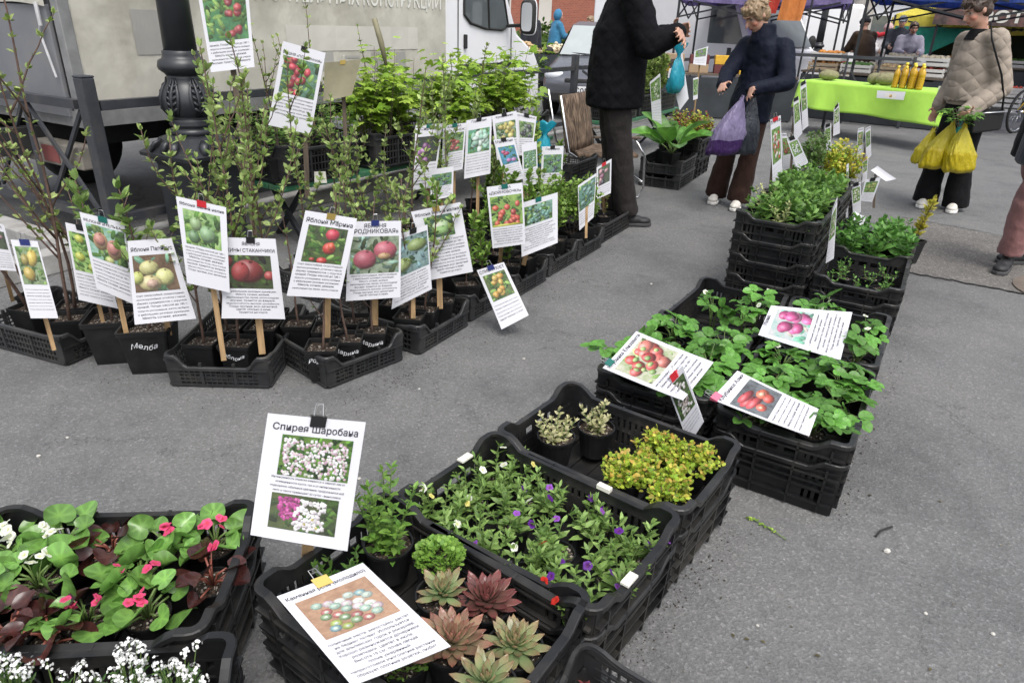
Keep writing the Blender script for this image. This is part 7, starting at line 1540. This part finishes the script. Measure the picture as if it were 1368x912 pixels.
def person(J, yaw, label, skin, outfit, fine=True, hair=None, look=(0, 0), hands=('r', 'l'), voxel=.0095, group=None, cat='person', face=True):
    """J: joints in world space; yaw: facing angle in degrees; outfit: dict of garments"""
    yw = yaw*D2R; fw = V(math.cos(yw), math.sin(yw), 0); rt = V(math.sin(yw), -math.cos(yw), 0); J = {k: np.array(v, float) for k, v in J.items()}
    base = V((J['ank_r'][0]+J['ank_l'][0])/2, (J['ank_r'][1]+J['ank_l'][1])/2, 0); e = empty('person', base, 0, label, cat, group)
    for k in J: J[k] = J[k]-base
    hy = (yaw+look[0])*D2R; hp = look[1]*D2R; hf = V(math.cos(hy)*math.cos(hp), math.sin(hy)*math.cos(hp), math.sin(hp)); hr = V(math.sin(hy), -math.cos(hy), 0); hu = np.cross(hr, hf); HR = np.stack([hr, hf, hu], 1); hc = J['head']
    H_ = lambda x, y, z: hc+HR@V(x, y, z)
    mb = MB(); mb.ell(H_(0, -.012, .03), (.077, .093, .092), 16, 12, HR); mb.ell(H_(0, .018, -.045), (.058, .066, .072), 14, 10, HR); mb.ell(H_(0, .05, -.088), (.026, .026, .02), 10, 8, HR)
    mb.cap(H_(0, .082, .012), H_(0, .106, -.025), .008, .0135); mb.ell(H_(0, .078, .038), (.052, .016, .012), 10, 6, HR); mb.ell(H_(0, .084, -.058), (.024, .011, .0075), 10, 6, HR)
    for s in (-1, 1): mb.ell(H_(s*.078, -.012, -.002), (.009, .02, .031), 8, 8, HR); mb.ell(H_(s*.04, .055, -.022), (.024, .025, .026), 8, 8, HR)
    mb.cap(J['neck']-V(0, 0, .05), H_(0, -.02, -.06), .058, .052); mb.cap(J['pelvis'], J['chest'], .12, .115, 12); mb.cap(J['sh_r'], J['sh_l'], .055, .055); mb.cap(J['chest'], J['neck'], .1, .05)
    for s in 'rl':
        mb.cap(J['sh_'+s], J['el_'+s], .045, .036); mb.cap(J['el_'+s], J['wr_'+s], .036, .026); mb.cap(J['hip_'+s], J['kn_'+s], .075, .05); mb.cap(J['kn_'+s], J['ank_'+s], .05, .034); tf = J.get('toe_'+s, fw); mb.cap(J['ank_'+s]-V(0, 0, .03), J['ank_'+s]+tf/np.linalg.norm(tf)*.07-V(0, 0, .045), .03, .02)
        mb.cap(J['pelvis'], J['hip_'+s], .1, .085)
        hd = J.get('hd_'+s, J['wr_'+s]-J['el_'+s]); hn = J.get('hn_'+s, -rt*(1 if s == 'r' else -1)); hand(mb, J['wr_'+s]+hd/np.linalg.norm(hd)*.02, hd, hn, J.get('curl', .5) if not hasattr(J.get('curl', .5), '__len__') else .5, 1 if s == 'r' else -1, outfit.get('hands', 1.0))
    me = remeshed(mb, 'body', voxel, 2, .4); n = len(me.vertices); co = np.zeros(n*3); me.vertices.foreach_get('co', co); co = co.reshape(-1, 3); L = (co-hc)@HR; col = np.tile(np.array(skin), (n, 1))
    def spot(c, r, cc, k=1.0):
        w = np.clip(1.25-np.sqrt((((L-np.array(c))/np.array(r))**2).sum(1)), 0, 1)[:, None]*k; w = np.clip(w*3, 0, 1); col[:] = col*(1-w)+np.array(cc)*w
    if face:
        spot((0, .09, -.058), (.024, .02, .009), (skin[0]*.8, skin[1]*.45, skin[2]*.45))
        for s in (-1, 1):
            spot((s*.033, .075, .012), (.017, .02, .0085), (.55, .5, .46)); spot((s*.033, .08, .012), (.0085, .02, .009), (.03, .02, .015)); spot((s*.034, .08, .036), (.023, .02, .006), (.06, .035, .02)); spot((s*.045, .06, -.03), (.03, .03, .025), (skin[0]*1.08, skin[1]*.82, skin[2]*.78), .7)
    a = me.color_attributes.new('tint', 'FLOAT_COLOR', 'POINT'); a.data.foreach_set('color', np.concatenate([np.clip(col, 0, 1), np.ones((n, 1))], 1).astype(np.float32).ravel())
    link('body', me, M_SKIN, e)
    # jacket
    j = outfit['jacket']; vx = voxel*1.5; mb = MB(); hem = j.get('hem', .0); rings = []
    sp = [J['pelvis']+V(0, 0, hem), J['pelvis'], J['chest']*.55+J['pelvis']*.45, J['chest'], J['chest']*.35+J['neck']*.65, J['neck']-V(0, 0, .01)]
    if hem < -.02: sp = sp
    for c, (a_, b_) in zip(sp, j['w']): rings.append(ering(c, a_, b_, rt, fw))
    mb.loft(rings); mb.cap(J['sh_r']*.96+J['neck']*.04, J['sh_l']*.96+J['neck']*.04, j.get('shr', .075), j.get('shr', .075), 12)
    for s in 'rl':
        r = j.get('arm', (.075, .066, .052)); mb.cap(J['sh_'+s], J['el_'+s], r[0], r[1], 12); mb.cap(J['el_'+s], J['wr_'+s], r[1], r[2], 12)
    if j.get('collar'): mb.loft([ering(J['neck']+V(0, 0, z)-fw*.005, r, r*1.05, rt, fw) for z, r in ((-.06, .105), (0, .095), (j['collar'], .085))])
    jm = remeshed(mb, 'jacket', vx, 3, .5, j.get('disp', .014), j.get('ds', .09)); link('jacket', jm, j['mat'], e)
    if j.get('cuff'):
        for s in 'rl':
            d = J['wr_'+s]-J['el_'+s]; d /= np.linalg.norm(d); mb = MB(); mb.tube([J['wr_'+s]-d*.05, J['wr_'+s]-d*.01, J['wr_'+s]+d*.025], [r[2]*1.0, r[2]*.95, r[2]*.72], 14); mb.build('cuff', j['cuff'], e, True)
        q = J['pelvis']+V(0, 0, hem); mb = MB(); mb.loft([ering(q+V(0, 0, z), j['w'][0][0]*k, j['w'][0][1]*k, rt, fw, n=28) for z, k in ((.05, 1.02), (.0, 1.0), (-.035, .95), (-.05, .9))]); mb.build('waistband', j['cuff'], e, True)
    t = outfit['trousers']; mb = MB(); mb.ell(J['pelvis']+V(0, 0, -.02), t.get('hip', (.17, .13, .13)), 16, 10, np.stack([rt, fw, V(0, 0, 1)], 1))
    for s in 'rl':
        r = t['r']; d = J['ank_'+s]-J['kn_'+s]; bot = J['ank_'+s]+d/np.linalg.norm(d)*t.get('len', .0); path = [J['hip_'+s]+V(0, 0, .03), J['hip_'+s]*.5+J['kn_'+s]*.5, J['kn_'+s], J['kn_'+s]*.5+J['ank_'+s]*.5, bot]; mb.tube(path, r, 16)
    tm = remeshed(mb, 'trousers', vx, 3, .5, t.get('disp', .016), .1); link('trousers', tm, t['mat'], e)
    sh = outfit['shoes']
    for s in 'rl':
        f = J.get('toe_'+s, fw); f = f/np.linalg.norm(f); sr = V(f[1], -f[0], 0); q = V(J['ank_'+s][0], J['ank_'+s][1], 0); R = np.stack([f, -sr, V(0, 0, 1)], 1); mb = MB()
        mb.ell(q+f*.0+V(0, 0, .052), (.05, .038, .045), 12, 8, R); mb.ell(q+f*.06+V(0, 0, .05), (.08, .042, .038), 12, 8, R); mb.ell(q+f*.135+V(0, 0, .042), (.062, .046, .03), 12, 8, R); mb.cap(q+V(0, 0, .05), q+V(0, 0, .095), .04, .038)
        o = link('shoe', remeshed(mb, 'shoe', .008, 2, .5), sh['mat'], e); mb = MB(); pts = [(-.055, .0), (-.045, .034), (.0, .04), (.06, .043), (.13, .05), (.18, .04), (.203, .0), (.18, -.036), (.13, -.045), (.06, -.036), (.0, -.036), (-.045, -.032)]
        vs = [q+f*x-sr*y+V(0, 0, z) for z in (.004, .03) for x, y in pts]; n = len(pts); mb.add(vs, [tuple(range(n-1, -1, -1)), tuple(range(n, 2*n))]+[(i, (i+1) % n, n+(i+1) % n, n+i) for i in range(n)]); mb.build('sole', sh['sole'], o, bevel=.006)
    if hair:
        mb = MB(); st = hair.get('style', 'short')
        mb.ell(H_(0, -.025, .042), (.085, .094, .086), 16, 10, HR); mb.ell(H_(0, -.05, -.01), (.084, .066, .07 if st != 'bob' else .085), 14, 10, HR)
        if st in ('short', 'bob', 'bun'):
            for s in (-1, 1): mb.ell(H_(s*.066, .005, .035), (.022, .055, .042 if st != 'bob' else .07), 10, 8, HR)
            for k in range(7): mb.ell(H_(-.05+.0167*k, .072-.02*abs(k-3)/3, .078-.012*(k % 2)), (.018, .02, .032), 8, 6, HR)
        if st == 'bun': mb.ell(H_(0, -.135, .035), (.045, .042, .042), 10, 8, HR)
        if st == 'hat': mb = MB(); mb.ell(H_(0, -.008, .055), (.092, .105, .085), 18, 12, HR); mb.loft([[H_(.094*k*math.cos(t), -.01+.106*k*math.sin(t), z) for t in np.linspace(0, 6.283, 20, endpoint=False)] for z, k in ((.02, 1.0), (.03, 1.07), (.07, 1.05), (.08, .95))])
        if st == 'cap': mb = MB(); mb.ell(H_(0, -.01, .05), (.09, .104, .08), 18, 12, HR); mb.ell(H_(0, .12, .045), (.065, .075, .009), 14, 6, HR)
        if st == 'hood': mb = MB(); mb.ell(H_(0, -.045, .01), (.112, .105, .14), 18, 12, HR)
        if st in ('short', 'bob', 'bun'):
            for k in range(150 if fine else 0):
                a = rng.uniform(-2.9, 2.9); el = rng.uniform(.1, 1.45); p = V(.09*math.sin(a)*math.cos(el), -.022-.098*math.cos(a)*math.cos(el)*(1 if True else 0), .045+.09*math.sin(el)); dn = V(math.sin(a)*.5+rng.normal(0, .3), -math.cos(a)*.4+rng.normal(0, .3), -.8 if st != 'bun' else -.2); dn /= np.linalg.norm(dn)
                q1 = p+dn*.03+V(0, 0, .004); q2 = q1+(dn+rng.normal(0, .35, 3))*.025
                mb.tube([H_(*p), H_(*q1), H_(*q2)], [.006, .005, .0015], 5)
        hm = remeshed(mb, 'hair', .0055 if fine else .012, 1, .4, .006, .02); link('hat' if st in ('hat', 'cap') else ('hood' if st == 'hood' else 'hair'), hm, hair['mat'], e)
    return e, J, base, fw, rt
def std(x, y, yaw, h=1.68, bend=0, arms='down', dx=0.0, stride=.0):
    """joints of a standing figure; bend tips the trunk forwards"""
    k = h/1.7; yw = yaw*D2R; f = V(math.cos(yw), math.sin(yw), 0); r = V(math.sin(yw), -math.cos(yw), 0); o = V(x, y, 0); b = bend*D2R; U = V(0, 0, 1)*math.cos(b)+f*math.sin(b); J = {}
    J['pelvis'] = o+V(0, 0, .9*k); J['chest'] = J['pelvis']+U*.34*k; J['neck'] = J['pelvis']+U*.56*k; J['head'] = J['neck']+(U+V(0, 0, .5))/1.5*.15*k+f*.03
    for s, sg in (('r', 1), ('l', -1)):
        J['sh_'+s] = J['pelvis']+U*.5*k+r*sg*.175*k; J['hip_'+s] = J['pelvis']+r*sg*.085*k-V(0, 0, .04); J['kn_'+s] = o+r*sg*.09*k+f*(.03+stride*sg*.5)+V(0, 0, .48*k); J['ank_'+s] = o+r*sg*.095*k+f*stride*sg+V(0, 0, .085)
        if arms == 'down': J['el_'+s] = J['sh_'+s]+V(0, 0, -.28*k)+r*sg*.04; J['wr_'+s] = J['el_'+s]+V(0, 0, -.24*k)+f*.06
        else: J['el_'+s] = J['sh_'+s]-V(0, 0, .24*k)+f*.1+r*sg*.05; J['wr_'+s] = J['el_'+s]+f*.22*k-V(0, 0, .03)-r*sg*.08
    return J
SK = (.50, .29, .21); SK2 = (.42, .24, .17)
C_BLACK = clothmat('black_quilt', (.0038, .0038, .0055), .85, .2, .35, .1, 5, .0); C_FLEECE = clothmat('black_fleece', (.008, .008, .009), .95, .2, .6, sheen=.05); C_GREYT = clothmat('charcoal_trousers', (.026, .022, .0215), .9, .2, .9, sheen=.02); C_NAVY = clothmat('navy_jacket', (.006, .0085, .018), .7, .15, .7, sheen=.0); C_BROWN = clothmat('brown_trousers', (.028, .014, .01), .85, .2, .8, sheen=.03); C_BEIGE = clothmat('beige_quilt', (.30, .255, .21), .75, .1, .35, .3, 3.6, .0)
C_RIB = clothmat('beige_rib', (.36, .31, .26), .85, .1, .3); C_BLK = clothmat('black_trousers', (.006, .006, .007), .85, .2, .6, sheen=.02); C_PINK = clothmat('dusty_pink_trousers', (.24, .12, .115), .9, .12, .6)
M_SHW = mat('white_trainer', (.6, .57, .52), .6, .12, 25, bmp=.3, bscale=60); M_SOLEW = mat('white_sole', (.7, .69, .66), .6, .08); M_SHB = mat('black_shoe', (.016, .016, .018), .6, .2, 20); M_SOLEB = mat('dark_sole', (.05, .05, .052), .7, .1)
HB = mat('blond_hair', (.24, .165, .095), .5, .35, 60, bmp=.5, bscale=150, bdist=.003); HBR = mat('brown_hair', (.045, .026, .017), .45, .4, 60, bmp=.5, bscale=150, bdist=.003)
WJ = [(.2, .165), (.205, .17), (.205, .165), (.215, .16), (.17, .12), (.085, .085)]
# man in black
J = dict(pelvis=(.68, 5.25, .97), chest=(.69, 5.25, 1.38), neck=(.73, 5.25, 1.68), head=(.8, 5.25, 1.86), sh_r=(.72, 5.03, 1.6), el_r=(.84, 4.95, 1.29), wr_r=(1.02, 4.97, 1.37), sh_l=(.73, 5.47, 1.6), el_l=(.85, 5.52, 1.3), wr_l=(1.04, 5.37, 1.36), hip_r=(.68, 5.15, .93), hip_l=(.68, 5.36, .93), kn_r=(.755, 5.17, .52), kn_l=(.73, 5.38, .52), ank_r=(.85, 5.2, .09), ank_l=(.76, 5.42, .09), hd_r=(1, .1, .02), hn_r=(0, .6, -.8))
person(J, 4, 'man in black quilted jacket and charcoal trousers stretching out one arm', SK2, dict(hands=1.15, jacket=dict(w=[(.25, .205), (.25, .21), (.24, .205), (.245, .195), (.19, .14), (.09, .09)], hem=-.1, mat=C_BLACK, arm=(.105, .092, .068), shr=.09, collar=.06, disp=.022, ds=.07), trousers=dict(r=(.105, .1, .092, .086, .09), mat=C_GREYT, hip=(.19, .15, .14), len=-.0, disp=.02), shoes=dict(mat=M_SHB, sole=M_SOLEB)), hair=dict(style='short', mat=HBR), look=(0, -10))
# woman in navy
J = dict(pelvis=(1.93, 6.06, .86), chest=(1.985, 6.07, 1.15), neck=(1.93, 6.04, 1.385), head=(1.835, 6.0, 1.51), sh_r=(1.86, 6.2, 1.29), el_r=(1.70, 6.06, 1.08), wr_r=(1.62, 5.86, 1.0), sh_l=(2.09, 5.94, 1.29), el_l=(2.1, 5.78, 1.04), wr_l=(1.82, 5.72, .985), hip_r=(1.86, 6.12, .82), hip_l=(1.99, 6.0, .82), kn_r=(1.82, 6.12, .45), kn_l=(1.96, 5.95, .45), ank_r=(1.785, 6.15, .085), ank_l=(1.92, 5.93, .085), hd_r=(-.6, -.6, -.55), hn_r=(0, -.3, -1), hd_l=(-1, .1, -.3), hn_l=(0, .8, -.6), toe_r=(-.95, -.3, 0), toe_l=(-.95, -.25, 0))
person(J, 205, 'woman in navy jacket and brown flared trousers looking into her hands', SK, dict(hands=.95, jacket=dict(w=[(.19, .15), (.19, .155), (.175, .145), (.18, .14), (.15, .11), (.09, .09)], hem=-.15, mat=C_NAVY, arm=(.075, .068, .054), shr=.072, collar=.075, disp=.016, ds=.05), trousers=dict(r=(.088, .082, .078, .088, .1), mat=C_BROWN, hip=(.15, .125, .12), len=.035), shoes=dict(mat=M_SHW, sole=M_SOLEW)), hair=dict(style='bob', mat=HB), look=(-5, -38))
# woman in beige
wr = AT(1291, 150, 5.93); el = AT(1337, 118, 5.98); shn = AT(1333, 52, 6.02)
J = dict(pelvis=(3.83, 6.2, .9), chest=(3.80, 6.2, 1.22), neck=(3.76, 6.2, 1.46), head=(3.66, 6.18, 1.605), sh_l=tuple(shn), el_l=tuple(el), wr_l=tuple(wr), sh_r=(3.76, 6.38, 1.38), el_r=(3.82, 6.46, 1.1), wr_r=(3.72, 6.43, .86), hip_l=(3.85, 6.12, .86), hip_r=(3.8, 6.29, .86), kn_l=(3.87, 6.12, .47), kn_r=(3.76, 6.3, .46), ank_l=(3.92, 6.12, .085), ank_r=(3.74, 6.28, .085), hd_l=(-.45, -.1, -.9), hn_l=(-.8, .3, -.3), toe_l=(-1, -.05, 0), toe_r=(-1, .0, 0))
pb, Jb, bb_, fwb, rtb = person(J, 180, 'woman in beige quilted jacket and black trousers carrying yellow bags', SK, dict(hands=.95, jacket=dict(w=[(.185, .185), (.2, .205), (.195, .2), (.19, .18), (.155, .125), (.085, .085)], hem=.04, mat=C_BEIGE, arm=(.085, .085, .066), shr=.078, disp=.012, ds=.06, cuff=C_RIB), trousers=dict(r=(.095, .09, .085, .092, .11), mat=C_BLK, hip=(.165, .145, .12), len=.05), shoes=dict(mat=M_SHW, sole=M_SOLEW)), hair=dict(style='bun', mat=HBR), look=(0, -28))
mb = MB(); mb.loft([ering(Jb['neck']+V(0, 0, z)+fwb*.01, r, r*1.1, rtb, fwb) for z, r in ((-.07, .1), (-.02, .082), (.015, .068), (.012, .06))], cap=False); mb.build('shirt_collar', C_BLK, pb, True)
# person walking out at the right edge
q = AT(1385, 250, 4.42); J = std(float(q[0]), 4.42, 180, 1.6, 3, 'down'); a = G(1335, 362); J['ank_l'] = V(a[0]+.05, a[1]+.03, .085); J['kn_l'] = V(q[0]-.06, 4.36, .45); J['ank_r'] = V(q[0]+.2, 4.56, .085); J['kn_r'] = V(q[0]+.12, 4.52, .44); J['hip_l'] = J['hip_l']+V(.02, .0, 0); J['toe_l'] = V(-1, .12, 0)
for s_ in 'rl': J['el_'+s_] = J['sh_'+s_]+V(.1, 0, -.25); J['wr_'+s_] = J['pelvis']+V(.02, .17 if s_ == 'r' else -.16, .02); J['hd_'+s_] = V(-.4, 0, -1)
person(J, 180, 'walking person in dusty pink trousers and black jacket at the manhole', SK, dict(jacket=dict(w=[(.21, .19), (.21, .19), (.205, .17), (.2, .16), (.16, .12), (.08, .08)], hem=-.12, mat=C_FLEECE, arm=(.09, .08, .065), disp=.02), trousers=dict(r=(.105, .1, .088, .085, .078), mat=C_PINK, hip=(.17, .15, .13), len=-.03, disp=.028), shoes=dict(mat=M_SHB, sole=M_SOLEB)), hair=dict(style='short', mat=HBR))
sp_ = V(q[0]-.17, 4.25, 0); mb = MB(); mb.loft([ering(V(0, 0, z), a_, b_, V(0, 1, 0), V(1, 0, 0)) for z, a_, b_ in ((.0, .14, .04), (.02, .16, .06), (.2, .15, .06), (.24, .14, .04))]); o = mb.build('shoulder_bag', clothmat('slate_bag', (.03, .036, .05), .6, .2, .6), smooth=True, loc=AT(1388, 200, 4.2)-V(0, 0, .1)); tag(o, 'slate blue bag carried by the person in pink trousers', 'bag')
# second walker outside, only a shoe shows
# ------------------------------------------------------------------ stall people in the background
def bg(px, py, Yd, yaw, h, bend, jm, label, hair, arms='front', tm=None, skin=SK):
    p = AT(px, py, Yd); J = std(float(p[0]), Yd, yaw, h, bend, arms)
    return person(J, yaw, label, skin, dict(jacket=dict(w=[(.21, .17), (.215, .175), (.21, .17), (.215, .165), (.17, .125), (.09, .09)], hem=-.08, mat=jm, arm=(.088, .078, .06), collar=.05, disp=.02), trousers=dict(r=(.1, .095, .085, .08, .08), mat=tm or C_BLK), shoes=dict(mat=M_SHB, sole=M_SOLEB)), fine=False, hair=hair, voxel=.014, look=(0, -12))
C_BRJ = clothmat('brown_jacket', (.055, .035, .022), .85, .2, .6); C_BLUEJ = clothmat('blue_raincoat', (.04, .17, .30), .6, .15, .6); C_WHJ = clothmat('white_coat', (.6, .58, .58), .85, .1, .5); C_DKJ = clothmat('dark_coat', (.02, .022, .03), .85, .2, .5); C_LILJ = clothmat('lilac_grey_jacket', (.26, .25, .31), .85, .1, .5); C_OLIVE = clothmat('olive_coat', (.06, .065, .045), .85, .2, .5)
bg(1160, 60, 14.6, 100, 1.72, 20, C_BRJ, 'stooping stallholder in brown jacket and dark knitted hat', dict(style='hat', mat=clothmat('black_knit', (.015, .015, .018), .95)))
bg(1181, 60, 17.2, 250, 1.62, 8, C_WHJ, 'customer in white coat with pink hat and red scarf', dict(style='hat', mat=clothmat('pink_knit', (.5, .34, .34), .95)))
bg(1200, 55, 16.6, 240, 1.78, 6, C_DKJ, 'man in dark coat and grey flat cap at the stalls', dict(style='cap', mat=clothmat('grey_cap', (.09, .1, .12), .9)))
bg(1212, 60, 15.3, 255, 1.66, 16, C_LILJ, 'woman in lilac grey jacket bending over the stall', dict(style='short', mat=HBR))
bg(741, 45, 18.6, 20, 1.68, 6, C_BLUEJ, 'person in blue hooded raincoat at the potato stall', dict(style='hood', mat=C_BLUEJ))
bg(709, 30, 18.3, 300, 1.7, 4, C_DKJ, 'dark coated person beside the truck mirror', dict(style='short', mat=HBR), 'down')
bg(792, 30, 20.6, 200, 1.6, 5, C_OLIVE, 'fair haired person beyond the grey car', dict(style='short', mat=HB))
p = AT(1181, 52, 17.05); mb = MB(); mb.tube([(.1*math.cos(a), .1*math.sin(a), .015*math.sin(3*a)) for a in np.linspace(0, 6.28, 18, endpoint=False)], .045, 8, closed=True); sc_ = mb.build('scarf', clothmat('red_knit', (.5, .03, .04), .95), smooth=True, loc=(p[0]-.02, 17.15, 1.42)); tag(sc_, 'red scarf worn by the customer in white', 'scarf')

# ------------------------------------------------------------------ carried bags
def carrier(top, w, d, h, label, mt, yaw=0, handle=.16, fill=.55, lumps=4, name='carrier_bag', tilt=0, mt2=None):
    """plastic carrier bag hanging from the hand: pinched handles, bulging body, soft lower corners"""
    mb = MB(); rings = []; n = 56; H_ = handle+h
    for t in np.linspace(0, 1, 34):
        z = -t*H_; g = min(1, max(0, (t-.05)/.55)); g = g**.8; hw = .012+(w/2-.012)*g; hd_ = .012+(d/2-.012)*g**1.3
        if t > .9: hw *= 1-.12*((t-.9)/.1)**2; hd_ *= 1-.45*((t-.9)/.1)**2
        ring = []
        for a in np.linspace(0, 2*math.pi, n, endpoint=False):
            ca, sa = math.cos(a), math.sin(a); ca = math.copysign(abs(ca)**.62, ca); sa = math.copysign(abs(sa)**.7, sa); wob = 1+.09*math.sin(a*lumps+t*4)*g+.07*math.sin(a*9+t*7)*(1.1-g)+.035*math.sin(a*14-t*19)+.025*math.sin(a*23+t*11+math.sin(a*3)*2)
            ring.append(V(hw*ca*wob+tilt*t*H_, hd_*sa*wob, z+.006*math.sin(a*5)*g))
        rings.append(ring)
    k = int(len(rings)*fill); e = empty(name, top, yaw, label, 'bag'); mb.loft(rings[:k+1], cap=False); mb.build('upper_film', mt, e, True)
    mb = MB(); mb.loft(rings[k:], cap=False); mb.add(rings[-1], [tuple(range(n))]); mb.build('filled_part', mt2 or mt, e, True)
    for sg in (-1, 1):
        mb = MB(); mb.tube([V(sg*w*.2, sg*.01, -handle*1.0), V(sg*w*.07, sg*.012, -handle*.45), V(0, sg*.012, .012), V(-sg*.02, sg*.012, -.02)], [.014, .011, .009, .006], 7, sq=(1, .5)); mb.build('handle', mt, e, True)
    return e
M_YEL2 = filmmat('yellow_film_filled', (.5, .4, .01), .1, .3); M_YEL = filmmat('yellow_film', (.66, .57, .04), .35, .3); M_TEAL = filmmat('teal_film', (.03, .42, .36), .35, .3); M_PUR = filmmat('lilac_film', (.25, .21, .36), .25, .3); M_DKBAG = filmmat('dark_film', (.03, .035, .045), .15, .25); M_DPUR = filmmat('dark_purple_film', (.05, .02, .1), .15, .3)
hb = wr+V(-.03, -.03, -.09)
carrier(hb+V(.0, -.05, 0), .25, .15, .25, 'full yellow plastic carrier bag held by the woman in beige', M_YEL, .15, .13, lumps=3, tilt=.12, mt2=M_YEL2)
carrier(hb+V(-.04, .04, .01), .22, .13, .25, 'second yellow plastic carrier bag behind the full one', M_YEL, -.1, .13, lumps=5, tilt=-.2, mt2=M_YEL2)
carrier(hb+V(.05, .1, 0), .2, .13, .24, 'small teal plastic bag behind the yellow bags', M_TEAL, .3, .14, lumps=4, tilt=.42)
carrier(V(*(AT(1248, 172, 6.3))), .16, .12, .2, 'small yellow bag in the far hand of the woman in beige', M_YEL, .2, .1, lumps=4, tilt=-.15)
e = bush(hb+V(-.05, -.06, .0), 'bunch of leafy green stems in the yellow bags', .16, 7, 60, (.05, .085), ((.06, .16, .03), (.18, .34, .07)), 'lobed', None, .9, None, 'leafy_bunch', 'plant')
wl_ = V(1.80, 5.70, .93)
carrier(wl_+V(-.06, -.02, 0), .26, .13, .3, 'lilac plastic carrier bag held by the woman in navy', M_PUR, .25, .14, lumps=3, tilt=-.28, mt2=M_DPUR, fill=.72)
carrier(wl_+V(.04, .02, .02), .18, .1, .3, 'dark plastic carrier bag beside the lilac one', M_DKBAG, .1, .16, lumps=4, tilt=-.02)
e = empty('handbag', AT(1318, 158, 5.98), 0, 'black leather handbag with silver zip under the beige sleeve', 'handbag')
mb = MB(); mb.loft([[(x*k+.0, y*k2, z) for x, y in ((-.13, -.03), (.13, -.03), (.14, 0), (.13, .03), (-.13, .03), (-.14, 0))] for z, k, k2 in ((-.11, .8, .6), (-.1, .95, 1), (.04, 1.0, 1), (.075, .95, .5))]); o = mb.build('body', mat('black_leather', (.005, .005, .006), .75, .2, 20, bmp=.2, bscale=120), e, bevel=.012); o.rotation_euler = (0, -.14, .1)
mb = MB(); mb.tube([(-.125, -.034, .035), (.125, -.034, .06)], .006, 6); zp = mb.build('zip', M_CHROME, e, True)
sh_top = V(*(AT(1328, 33, 6.0))); c0 = AT(1318, 158, 5.98); mb = MB(); mb.tube([(.11, 0, .05), tuple(AT(1341, 130, 5.9)-c0), tuple(AT(1338, 100, 5.88)-c0), tuple(AT(1331, 75, 5.87)-c0), tuple(AT(1325, 52, 5.89)-c0), tuple(sh_top-c0+V(0, .05, .02)), tuple(sh_top-c0+V(.06, .18, .0))], .008, 6, sq=(1, .4)); mb.build('strap', MATS['black_leather'], e, True)
